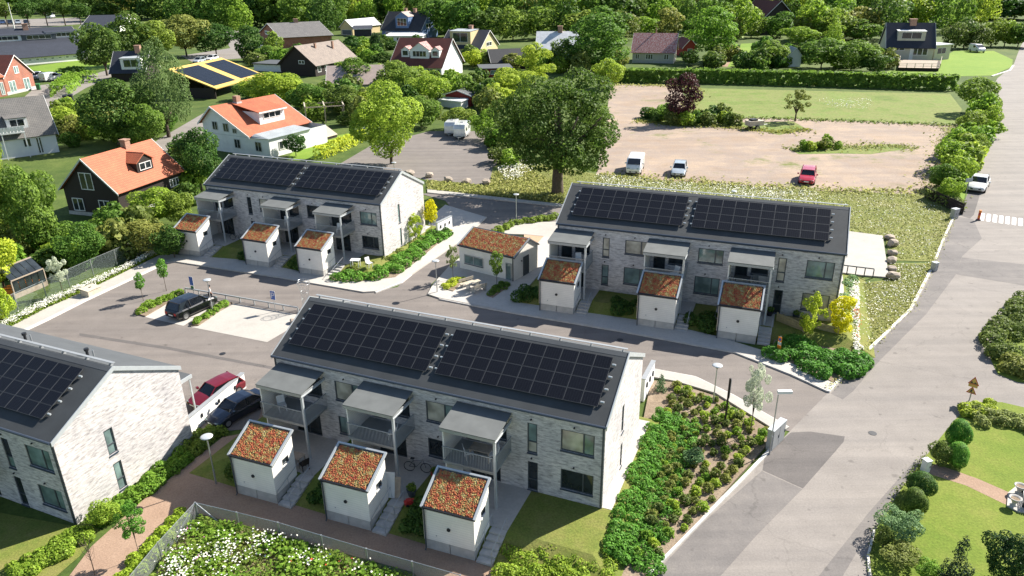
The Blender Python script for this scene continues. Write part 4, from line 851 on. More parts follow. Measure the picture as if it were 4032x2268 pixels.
# ------------------------------------------------------------------ the village houses
def house(name, label, P0, P1, depth, ridge, ev, rg, wall, roof, front=(), side=(), dormers=(), chimneys=(), oh=.45, frame='white', left=(), cat='house', evat=1, trim='white', base=None, he=None, hr=None):
    A, B_ = G(*P0), G(*P1); d = B_-A; W_ = d.length; a = math.atan2(d.y, d.x)
    c_, s_ = math.cos(a), math.sin(a); loc2 = lambda q: (c_*(q.x-A.x)+s_*(q.y-A.y), -s_*(q.x-A.x)+c_*(q.y-A.y))
    if isinstance(depth, tuple): depth = max(3.0, loc2(G(*depth))[1])
    wp = lambda x, y: Vector((A.x+c_*x-s_*y, A.y+s_*x+c_*y, 0))
    E_ = he or height_at(B_ if evat else A, ev)
    Rz = hr or (height_at(wp(W_ if evat else 0, depth/2), rg) if ridge == 'x' else height_at(wp(W_/2, 0), rg) if ridge == 'y' else height_at(wp(W_ if evat else 0, depth), rg))
    Rz = max(Rz, E_+.15)
    R = empty(name, A, a, 1, label, cat)
    w = MB(); v = [(0, 0, 0), (W_, 0, 0), (W_, depth, 0), (0, depth, 0), (0, 0, E_), (W_, 0, E_), (W_, depth, E_), (0, depth, E_)]
    if ridge == 'x': w.add(v+[(0, depth/2, Rz), (W_, depth/2, Rz)], [(0, 1, 5, 4), (1, 2, 6, 9, 5), (2, 3, 7, 6), (3, 0, 4, 8, 7)])
    elif ridge == 'y': w.add(v+[(W_/2, 0, Rz), (W_/2, depth, Rz)], [(0, 1, 5, 8, 4), (1, 2, 6, 5), (2, 3, 7, 9, 6), (3, 0, 4, 7)])
    else: w.add([*v[:6], (W_, depth, Rz), (0, depth, Rz)], [(0, 1, 5, 4), (1, 2, 6, 5), (2, 3, 7, 6), (3, 0, 4, 7)])
    w.build('wall', M[wall], R)
    t = .16; up = .1
    if ridge == 'x':
        k = (Rz-E_)/(depth/2); n1 = oh*k
        for y0, y1, sl in ((-oh, depth/2, 1), (depth+oh, depth/2, -1)):
            z0_, z1_ = E_-n1+up, Rz+up; m = MB()
            pts_ = [(-oh*.7, y0, z0_), (W_+oh*.7, y0, z0_), (W_+oh*.7, y1, z1_), (-oh*.7, y1, z1_)]
            m.slab(*(pts_ if sl > 0 else pts_[::-1]), t); m.build('roof', M[roof], R)
        for xx in (-oh*.7, W_+oh*.7):
            m = MB(); e = .07*(1 if xx > 0 else -1)
            for y0, y1 in ((-oh-.02, depth/2), (depth+oh+.02, depth/2)):
                p0, p1 = Vector((xx+e*.02, y0, E_-n1+up+.03)), Vector((xx+e*.02, y1, Rz+up+.03)); q = Vector((e, 0, 0)); dn = Vector((0, 0, -.26))
                m.add([p0, p1, p1+dn, p0+dn, p0+q, p1+q, p1+dn+q, p0+dn+q], [(0, 1, 2, 3), (7, 6, 5, 4), (0, 4, 5, 1), (1, 5, 6, 2), (2, 6, 7, 3), (3, 7, 4, 0)])
            m.build('bargeboard', M[trim], R)
        S = lambda u, v_, z: (u, v_, z); SL, SD, sk = W_, depth/2, k
    elif ridge == 'y':
        k = (Rz-E_)/(W_/2); n1 = oh*k
        for x0, x1, sl in ((W_+oh, W_/2, 1), (-oh, W_/2, -1)):
            m = MB(); pts_ = [(x0, -oh*.7, E_-n1+up), (x0, depth+oh*.7, E_-n1+up), (x1, depth+oh*.7, Rz+up), (x1, -oh*.7, Rz+up)]
            m.slab(*(pts_ if sl > 0 else pts_[::-1]), t); m.build('roof', M[roof], R)
        for yy in (-oh*.7, depth+oh*.7):
            m = MB(); e = .07*(1 if yy > 0 else -1)
            for x0, x1 in ((-oh-.02, W_/2), (W_+oh+.02, W_/2)):
                p0, p1 = Vector((x0, yy+e*.02, E_-n1+up+.03)), Vector((x1, yy+e*.02, Rz+up+.03)); q = Vector((0, e, 0)); dn = Vector((0, 0, -.26))
                m.add([p0, p1, p1+dn, p0+dn, p0+q, p1+q, p1+dn+q, p0+dn+q], [(0, 1, 2, 3), (7, 6, 5, 4), (0, 4, 5, 1), (1, 5, 6, 2), (2, 6, 7, 3), (3, 7, 4, 0)])
            m.build('bargeboard', M[trim], R)
        S = lambda u, v_, z: (W_-v_, u, z); SL, SD, sk = depth, W_/2, k
    else:
        k = (Rz-E_)/depth; m = MB(); m.slab((-oh, -oh, E_-oh*k+up), (W_+oh, -oh, E_-oh*k+up), (W_+oh, depth+oh, Rz+oh*k+up), (-oh, depth+oh, Rz+oh*k+up), t); m.build('roof', M[roof], R)
        m = MB(); m.box(-oh-.05, W_+oh+.05, -oh-.06, -oh-.005, E_-oh*k-.18, E_-oh*k+up+.03); m.build('fascia', M[trim], R)
        S = lambda u, v_, z: (u, v_, z); SL, SD, sk = W_, depth, k
    if base:
        m = MB(); m.box(-.03, W_+.03, -.03, depth+.03, 0, base); m.build('plinth', M['concrete'], R)
    for h in front: window(R, (0, 0, 0), (1, 0, 0), (0, -1, 0), (h[0]*W_, h[1]*W_, h[2]*E_, h[3]*E_), h[4], h[5] if len(h) > 5 else 'glass_dark', frame=frame, dep=-.03, sill=False, bar=max(.07, .012*W_), name='door' if h[2] < .05 else 'window')
    for h in side: window(R, (W_, 0, 0), (0, 1, 0), (1, 0, 0), (h[0]*depth, h[1]*depth, h[2]*E_, h[3]*E_), h[4], 'glass_dark', frame=frame, dep=-.03, sill=False, bar=max(.07, .012*W_))
    for u, wd, vf, h, kind, dw, dr, np_ in dormers:
        zf = E_+sk*vf*SD; zt = zf+h; u0, u1 = u*SL-wd/2, u*SL+wd/2; y0 = vf*SD; yb = min((zt-E_)/sk, SD) if sk > 0 else SD
        m = MB(); Q = lambda a_, b_, c2: S(a_, b_, c2)
        m.add([Q(u0, y0, zf-.05), Q(u1, y0, zf-.05), Q(u1, y0, zt), Q(u0, y0, zt), Q(u0, yb, zt), Q(u1, yb, zt)], [(0, 1, 2, 3), (1, 5, 2), (0, 3, 4)])
        if kind == 'gable': m.add([Q(u0, y0, zt), Q(u1, y0, zt), Q((u0+u1)/2, y0, zt+wd*.32)], [(0, 1, 2)])
        dm = m.build('dormer', M[dw], R)
        o_ = .18
        if kind == 'gable':
            zr = zt+wd*.32; yr = min((zr-E_)/sk, SD*1.02)
            for e0, e1 in ((u0-o_, (u0+u1)/2), (u1+o_, (u0+u1)/2)):
                q = MB(); q.slab(Q(e0, y0-o_, zt-o_*.64+.05), Q(e1, y0-o_, zr+.05), Q(e1, yr, zr+.05), Q(e0, max(y0, (zt-o_*.64-E_)/sk), zt-o_*.64+.05), .1); q.build('dormer_roof', M[dr], dm)
        else:
            q = MB(); q.slab(Q(u0-o_, y0-.3, zt+.02), Q(u1+o_, y0-.3, zt+.02), Q(u1+o_, min(yb+1.2/max(sk, .4), SD), zt+.35), Q(u0-o_, min(yb+1.2/max(sk, .4), SD), zt+.35), .1); q.build('dormer_roof', M[dr], dm)
        if np_:
            ux = Vector(S(1, 0, 0))-Vector(S(0, 0, 0)); un = Vector(S(0, 0, 0))-Vector(S(0, 1, 0)); fo = Vector(S(u0, y0, 0))
            m_ = .14*wd; window(R, fo, ux, un, (m_, wd-m_, zf+h*.22, zt-h*.12), np_, 'glass_dark', frame='white', dep=-.03, sill=False, bar=.09)
    for cx, cy, cw, ch in chimneys:
        m = MB(); zt = Rz+ch; m.box(cx*W_-cw/2, cx*W_+cw/2, cy*depth-cw/2, cy*depth+cw/2, E_, zt); m.box(cx*W_-cw*.6, cx*W_+cw*.6, cy*depth-cw*.6, cy*depth+cw*.6, zt+.001, zt+.15); m.build('chimney', M['chimney'], R)
    R['W'] = W_; return R, W_, depth, E_, Rz
h = house('cottage', 'dark brown wooden house with an orange tiled roof and white windows', (176, 538), (309, 551), (466, 489), 'y', 480, 400, 'boards_brown', 'tile_orange',
    front=[(.12, .33, .16, .62, 2), (.62, .82, .16, .62, 2), (.36, .60, .95, 1.55, 2)], side=[(.78, .93, .45, .75, 3)], dormers=[(.55, 3.0, .22, 1.55, 'gable', 'boards_brown', 'tile_orange', 2)], chimneys=[(.5, .62, .9, .9)], oh=.5, trim='metal_light', base=.5)
def villa():
    """two-storey villa: steep roof running lower on the right, lean-to wing under grey sheet metal"""
    A, B_ = G(521, 375), G(682, 398); d = B_-A; W_ = d.length; a = math.atan2(d.y, d.x); c_, s_ = math.cos(a), math.sin(a)
    wp = lambda x, y, z=0: Vector((A.x+c_*x-s_*y, A.y+s_*x+c_*y, z))
    xa, xe = .2*W_, .72*W_; hl = height_at(wp(0, 0), 303); ha = height_at(wp(xa, 0), 268); hr = height_at(wp(xe, 0), 341); hp = height_at(wp(W_, 0), 348)-.1
    D = 6.0
    while D < 22:
        q = wp(xa, D, ha)-CAM
        if (2016+FPX*q.dot(RT)/q.dot(FW))/PX > 684: break
        D += .25
    R = empty('villa', A, a, 1, 'white villa with a bright orange tiled roof and grey lean-to wing', 'house')
    m = MB(); pf = [(0, 0), (W_, 0), (W_, hp), (xe, hr), (xa, ha), (0, hl)]
    m.poly([(x, 0, z) for x, z in pf]); m.poly([(x, D, z) for x, z in pf[::-1]]); m.quad((W_, 0, 0), (W_, D, 0), (W_, D, hp), (W_, 0, hp)); m.quad((0, 0, 0), (0, D, 0), (0, D, hl), (0, 0, hl)); m.build('wall', M['boards_white'], R)
    o = .55; k1 = (ha-hr)/(xe-xa); k0 = (ha-hl)/xa
    m = MB(); m.slab((xe+.5, -o, hr-.5*k1+.12), (xe+.5, D+o, hr-.5*k1+.12), (xa, D+o, ha+.12), (xa, -o, ha+.12), .18); m.build('roof', M['tile_orange'], R)
    m = MB(); m.slab((xa, -o, ha+.12), (xa, D+o, ha+.12), (-.6, D+o, hl-.6*k0+.12), (-.6, -o, hl-.6*k0+.12), .18); m.build('roof', M['tile_orange'], R)
    for yy, e in ((-o-.03, -.08), (D+o+.03, .08)):
        m = MB()
        for p0, p1 in (((xe+.55, hr-.55*k1), (xa, ha)), ((-.65, hl-.65*k0), (xa, ha))):
            q0, q1 = Vector((p0[0], yy, p0[1]+.16)), Vector((p1[0], yy, p1[1]+.16)); dn = Vector((0, 0, -.32)); ey = Vector((0, e, 0))
            m.add([q0, q1, q1+dn, q0+dn, q0+ey, q1+ey, q1+dn+ey, q0+dn+ey], [(0, 1, 2, 3), (7, 6, 5, 4), (0, 4, 5, 1), (1, 5, 6, 2), (2, 6, 7, 3), (3, 7, 4, 0)])
        m.build('bargeboard', M['white'], R)
    m = MB(); Dw = D*.72; zr = hr-.35
    m.add([(xe-.2, -.3, zr), (W_+.4, -.3, hp+.02), (W_+.4, Dw, hp+.02), (xe-.2, Dw, zr), (xe+.4, .9, zr+.5), (xe+.4, Dw, zr+.5)], [(0, 1, 4), (1, 2, 5, 4), (0, 4, 5, 3), (0, 3, 2, 1)]); m.build('wing_roof', M['sheet_grey'], R)
    # broad dormer on the long slope
    y0, y1 = D*.30, D*.72; xf = xa+(xe-xa)*.80; zf = ha-(xf-xa)*k1; zt = zf+2.3; xb = xa+max(.3, (ha-zt)/k1)
    m = MB(); m.add([(xf, y0, zf-.1), (xf, y1, zf-.1), (xf, y1, zt), (xf, y0, zt), (xb, y0, zt), (xb, y1, zt)], [(0, 1, 2, 3), (0, 3, 4), (1, 5, 2)]); dm = m.build('dormer', M['boards_white'], R)
    m = MB(); m.slab((xf+.45, y0-.35, zt+.05), (xf+.45, y1+.35, zt+.05), (xa+.25, y1+.35, ha+.05), (xa+.25, y0-.35, ha+.05), .14); m.build('dormer_roof', M['tile_orange'], dm)
    m = MB(); m.box(xf+.46, xf+.52, y0-.4, y1+.4, zt-.15, zt+.1); m.build('dormer_fascia', M['white'], dm)
    window(R, (xf, y0, 0), (0, 1, 0), (1, 0, 0), ((y1-y0)*.15, (y1-y0)*.85, zf+1.0, zt-.25), 3, 'glass_dark', frame='white', dep=-.03, sill=False, bar=.1)
    for x0, x1, z0_, z1_ in ((.16, .24, .62, .86), (.33, .41, .60, .84), (.47, .53, .58, .72), (.47, .56, .16, .42), (.79, .88, .15, .42)):
        window(R, (0, 0, 0), (1, 0, 0), (0, -1, 0), (x0*W_, x1*W_, z0_*ha*.78, z1_*ha*.78), 2, 'glass_dark', frame='metal_grey', dep=-.03, sill=False, bar=.1)
    for y in (.15, .45): window(R, (W_, 0, 0), (0, 1, 0), (1, 0, 0), (y*D, (y+.14)*D, .3*hp, .75*hp), 2, 'glass_dark', frame='white', dep=-.03, sill=False, bar=.1)
    m = MB(); cx, cy = xa+.6, D*.36; m.box(cx-.5, cx+.5, cy-.5, cy+.5, ha-2, ha+1.2); ch = m.build('chimney', M['chimney'], R); m = MB(); m.box(cx-.6, cx+.6, cy-.6, cy+.6, ha-1.2, ha+.15); m.build('chimney_flashing', M['metal_light'], ch)
    m = MB(); m.box(0, W_, -.04, -.003, ha*.78*.5, ha*.78*.515); m.build('band_board', M['metal_light'], R)
villa()
house('brick_hall', 'red brick hall with white arched windows at the left edge', (20, 240), (91, 224), 26.0, 'y', 180, 139, 'brick_red', 'tile_brick',
    front=[(.12, .34, .08, .72, 2, 'glass_green'), (.62, .84, .08, .72, 2, 'glass_green'), (.4, .56, 1.05, 1.45, 2, 'glass_green')], oh=.5, base=.9)
house('brick_wing', 'red brick wing with an orange roof adjoining the brick hall', (-48, 252), (19, 241), 16.0, 'x', 192, 150, 'brick_red', 'tile_orange', front=[(.55, .7, .08, .72, 2, 'glass_green'), (.8, .95, .08, .72, 2, 'glass_green')], oh=.5)
house('school_building', 'long low white building with a dark roof behind the brick hall', (-90, 178), (224, 150), 24.0, 'x', 131, 104, 'render_white', 'tile_navy',
    front=[(.30+.062*i, .345+.062*i, .35, .85, 1, 'glass_green') for i in range(11)], oh=.9, chimneys=[])
house('school_hall', 'dark roofed school wing with white dormers further behind', (-100, 130), (208, 112), 44.0, 'x', 108, 66, 'render_white', 'tile_navy',
    dormers=[(.40, 12, .30, 2.6, 'shed', 'render_white', 'tile_navy', 4), (.66, 14, .28, 2.6, 'shed', 'slate', 'tile_navy', 4), (.88, 14, .36, 2.6, 'shed', 'render_white', 'tile_navy', 5)], oh=.9, chimneys=[(.6, .46, 2.2, 2.0)])
house('assembly_hall', 'dark roofed hall with a white gable at the top left', (205, 82), (300, 80), 40.0, 'x', 68, 37, 'render_white', 'tile_navy', oh=1.0)
house('villa', 'white villa with a grey tiled roof and balcony at the left edge', (-40, 408), (150, 382), 10.0, 'x', 328, 241, 'render_white', 'tile_grey',
    front=[(.55, .66, .4, .8, 2), (.72, .8, .05, .8, 2)], dormers=[(.55, 3.2, .15, 2.0, 'shed', 'render_white', 'tile_grey', 2)], oh=.6)
def villa_balcony():
    A, B_ = G(18, 402), G(78, 394); d = B_-A; a = math.atan2(d.y, d.x); W_ = d.length; z = 4.6
    R = empty('villa_balcony', A, a, 1, 'white railed balcony on the grey roofed villa', 'balcony'); m = MB(); m.box(0, W_, -.6, 2.2, z-.2, z); m.build('floor', M['white'], R)
    for i in range(7): m = MB(); m.box(W_*i/7+.03, W_*(i+1)/7-.03, -.6, -.54, z+.05, z+1.0); m.build('rail_panel', M['metal_light'], R)
    for xx in (.1, W_-.2): m = MB(); m.box(xx, xx+.15, -.55, -.4, 0, z-.2); m.build('post', M['white'], R)
villa_balcony()
house('cottage', 'small dark roofed house with a white dormer hidden behind birches', (283, 205), (368, 203), 13.0, 'x', 180, 128, 'boards_brown', 'tile_navy', dormers=[(.62, 6.0, .1, 3.4, 'shed', 'render_white', 'sheet_grey', 2)], chimneys=[(.7, .5, 1.6, 1.6)], oh=.6)
house('brick_house', 'red brick house with a plain grey roof at the top left', (657, 107), (710, 121), (778, 101), 'y', 94, 59, 'brick_red', 'tile_grey', front=[(.28, .5, .95, 1.35, 1, 'glass_green'), (.6, .84, .15, .6, 1, 'glass_green')], oh=.9, chimneys=[(.5, .55, 1.8, 1.4)])
house('bungalow', 'brown bungalow with a taupe roof and brick walls', (708, 189), (795, 193), (880, 171), 'y', 161, 116, 'boards_brown', 'tile_taupe', front=[(.55, .72, .95, 1.25, 2)], side=[(.05, .13, .3, .75, 1), (.22, .3, .3, .75, 1), (.62, .7, .3, .75, 1), (.8, .9, .3, .75, 1)], oh=.9, trim='wood_dark', chimneys=[(.62, .35, .6, .1), (.7, .7, .6, .1)])
house('cottage', 'pink roofed house half buried in garden trees', (826, 236), (965, 232), 13.0, 'x', 208, 163, 'render_white', 'sheet_pink', oh=.6)
house('garage', 'yellow garage with a white sheet roof', (858, 88), (888, 89), (927, 80), 'y', 67, 50, 'render_yellow', 'sheet_white', front=[(.12, .9, .03, .62, 1, 'slate')], oh=.7, cat='garage')
house('carport', 'low dark blue roofed carport beside the yellow garage', (892, 92), (935, 91), 8.0, 'mono', 72, 64, 'tile_navy', 'tile_navy', oh=.6, cat='carport')
house('cottage', 'blue wooden house with black roof and gabled dormer', (962, 97), (1060, 99), (1081, 91), 'x', 74, 30, 'boards_blue', 'tile_dark', front=[(.1, .25, .2, .7, 2), (.7, .85, .2, .7, 2)], side=[(.3, .6, 1.0, 1.5, 2)], dormers=[(.52, 7.0, .05, 5.2, 'gable', 'boards_blue', 'sheet_pink', 3)], chimneys=[(.42, .5, 1.4, 1.5), (.66, .5, 1.4, 1.5)], oh=.8)
house('garden_room', 'low white roofed garden room before the blue house', (972, 106), (1062, 106), 9.0, 'mono', 90, 83, 'render_white', 'sheet_white', front=[(.05+.24*i, .22+.24*i, .2, .8, 1) for i in range(4)], oh=.8, cat='garden room')
house('villa', 'white house with a dark red tiled roof and three dormers', (985, 196), (1112, 200), (1157, 182), 'x', 166, 97, 'render_white', 'tile_brick',
    front=[(.70, .98, .25, .8, 4), (.1, .3, .25, .7, 2)], side=[(.55, .62, .55, .7, 1)], dormers=[(.24, 2.6, .28, 2.3, 'gable', 'render_white', 'tile_lichen', 1), (.53, 6.2, .24, 2.6, 'gable', 'render_white', 'tile_lichen', 4), (.83, 2.6, .28, 2.3, 'gable', 'render_white', 'tile_lichen', 1)], oh=.8)
house('villa', 'pale yellow house with a dark roof and big white framed dormer', (1110, 143), (1208, 146), (1238, 134), 'x', 120, 76, 'render_yellow', 'tile_navy', front=[(.3, .45, .2, .7, 2)], side=[(.3, .6, .2, .6, 2), (.35, .65, .95, 1.4, 2)], dormers=[(.48, 8.5, .12, 5.0, 'shed', 'render_yellow', 'sheet_grey', 2)], chimneys=[(.55, .5, 1.4, 1.6)], oh=.8)
house('outbuilding', 'low dark red outbuilding with a flat grey roof', (1212, 194), (1286, 192), 9.0, 'mono', 171, 164, 'boards_red', 'felt_grey', front=[(.3, .5, .25, .8, 1, 'glass_green')], oh=.6, trim='dark', cat='outbuilding')
house('cottage', 'black roofed cottage behind the flat roofed red outbuilding', (1238, 176), (1345, 172), 10.0, 'x', 152, 121, 'boards_brown', 'tile_dark', oh=.6)
house('garden_shed', 'red wooden shed with white boards and a dark felt roof', (1122, 264), (1184, 268), (1232, 248), 'y', 240, 227, 'boards_red', 'felt_grey', front=[(.6, .9, .05, .75, 1, 'white')], side=[(.12, .22, .02, .85, 1), (.3, .42, .4, .8, 1), (.75, .9, .02, .85, 1)], oh=.5, cat='shed')
house('lean_to', 'white roofed lean-to at the end of the red shed', (1106, 268), (1160, 274), 2.6, 'mono', 256, 250, 'render_white', 'sheet_white', oh=.2, cat='shelter')
house('cottage', 'white house with a pale sheet roof half hidden by trees', (1350, 152), (1452, 152), 15.0, 'x', 122, 79, 'render_white', 'sheet_white', front=[(.2, .35, .2, .7, 2)], chimneys=[(.55, .5, 1.6, 1.8)], oh=.7)
house('cottage', 'cream cottage with a mottled red roof beyond the long hedge', (1590, 158), (1694, 160), 12.5, 'x', 129, 84, 'render_beige', 'tile_lichen', front=[(.07, .17, .3, .75, 2), (.32, .5, .3, .75, 3), (.76, .88, .3, .75, 2)], oh=.8, chimneys=[(.5, .55, .3, 1.6)], base=.9)
house('garden_shed', 'small red gabled shed beside the cream cottage', (1717, 142), (1751, 141), 9.0, 'y', 117, 97, 'boards_red', 'tile_brick', front=[(.32, .68, .3, .8, 1, 'glass_green')], oh=.6, cat='shed')
house('villa', 'dark brown villa with a red roof at the top behind trees', (1915, 88), (1992, 84), 18.0, 'y', 42, 2, 'boards_brown', 'tile_brick', front=[(.1, .3, .5, .8, 2), (.5, .9, .1, .4, 3, 'white')], oh=1.0)
house('villa', 'beige house with a blue-black tiled roof and broad dormer', (2226, 153), (2343, 155), 14.0, 'x', 117, 58, 'render_beige', 'tile_navy',
    front=[(.14, .38, .7, .9, 2), (.5, .58, .05, .85, 1, 'white'), (.55, .88, .4, .9, 3)], dormers=[(.50, 8.6, .22, 3.2, 'shed', 'render_beige', 'sheet_white', 2)], chimneys=[(.55, .5, 2.0, 1.2)], oh=.7)
house('extension', 'beige flat roofed extension on the right of the dormered house', (2347, 152), (2386, 149), 9.0, 'mono', 111, 105, 'render_beige', 'sheet_white', front=[(.15, .7, .4, .8, 2)], oh=.5, cat='extension')
house('garden_shed', 'small white shed with a red gable behind the hedge', (1981, 168), (2013, 168), 7.0, 'y', 140, 121, 'render_white', 'sheet_grey', oh=.5, cat='shed')
house('cabin', 'low grey cabin beside the taupe roofed bungalow', (640, 178), (735, 182), 9.0, 'mono', 163, 157, 'render_white', 'felt_grey', front=[(.6, .9, .02, .9, 1, 'white')], oh=.4, trim='dark', cat='garage')
def solar_carport():
    A, B_ = G(546, 249), G(662, 213); d = B_-A; W_ = d.length; a = math.atan2(d.y, d.x); Dp = 11.5
    e = height_at(A, 222); c_, s_ = math.cos(a), math.sin(a); r = height_at(Vector((A.x-s_*Dp, A.y+c_*Dp, 0)), 173)
    R = empty('solar_carport', A, a, 1, 'open dark carport whose yellow-edged roof carries two solar arrays', 'carport')
    m = MB(); m.slab((-.6, -.6, e), (W_+.6, -.6, e), (W_+.6, Dp+.6, r), (-.6, Dp+.6, r), .25); rf = m.build('roof', M['sheet_yellow'], R)
    k = (r-e)/(Dp+1.2); z = lambda y: e+(y+.6)*k+.06
    for x0, x1 in ((.6, W_*.46), (W_*.58, W_-.4)):
        nx, ny = 5, 6
        for i in range(nx):
            for j in range(ny):
                xa, xb = x0+(x1-x0)*i/nx, x0+(x1-x0)*(i+1)/nx; ya, yb = .6+(Dp-1.2)*j/ny, .6+(Dp-1.2)*(j+1)/ny
                q = MB(); q.slab((xa+.02, ya+.02, z(ya)), (xb-.02, ya+.02, z(ya)), (xb-.02, yb-.02, z(yb)), (xa+.02, yb-.02, z(yb)), .05); q.build('solar_panel', M['solar'], rf)
    for xx in (.2, W_*.5, W_-.4):
        for yy in (.3, Dp-.4): m = MB(); m.box(xx, xx+.25, yy, yy+.25, 0, e+(yy+.5)*k-.25); m.build('post', M['wood_dark'], R)
    m = MB(); m.box(0, W_, Dp-.1, Dp, 0, r-.5); m.build('wall', M['boards_brown'], R); m = MB(); m.box(0, .1, .5, Dp-.12, 0, e); m.build('wall', M['boards_brown'], R)
solar_carport()
def greenhouse():
    A, B_ = G(40, 752), G(120, 718); d = B_-A; W_ = d.length; a = math.atan2(d.y, d.x); Dp = 2.6; e, r = 1.9, 3.0
    R = empty('greenhouse', A, a, 1, 'small glass greenhouse with a wooden frame behind the left fence', 'greenhouse'); n_ = 5
    for i in range(n_):
        x0, x1 = W_*i/n_, W_*(i+1)/n_; m = MB(); m.slab((x0+.03, 0, e), (x1-.03, 0, e), (x1-.03, Dp/2, r), (x0+.03, Dp/2, r), .02); m.build('pane', M['glass_dark'], R)
        m = MB(); m.slab((x0+.03, Dp/2, r), (x1-.03, Dp/2, r), (x1-.03, Dp, e), (x0+.03, Dp, e), .02); m.build('pane', M['glass_green'], R)
        m = MB(); m.box(x0+.03, x1-.03, 0, .02, .5, e-.06); m.build('pane', M['glass_dark'], R)
    m = MB(); m.box(0, W_, -.05, .05, e-.05, e+.05); m.box(0, W_, Dp-.05, Dp+.05, e-.05, e+.05); m.box(0, W_, Dp/2-.05, Dp/2+.05, r-.04, r+.08); m.box(0, W_, -.04, .04, 0, .5)
    for x in (0, W_): m.box(x-.05, x+.05, -.052, .052, 0, e-.051); m.box(x-.05, x+.05, Dp-.052, Dp+.052, 0, e-.051)
    m.build('frame', M['wood_deck'], R); m = MB(); m.box(.3, W_-.3, .3, Dp-.3, 0, .7); m.build('plant_bench', M['orange_plastic'], R)
greenhouse()

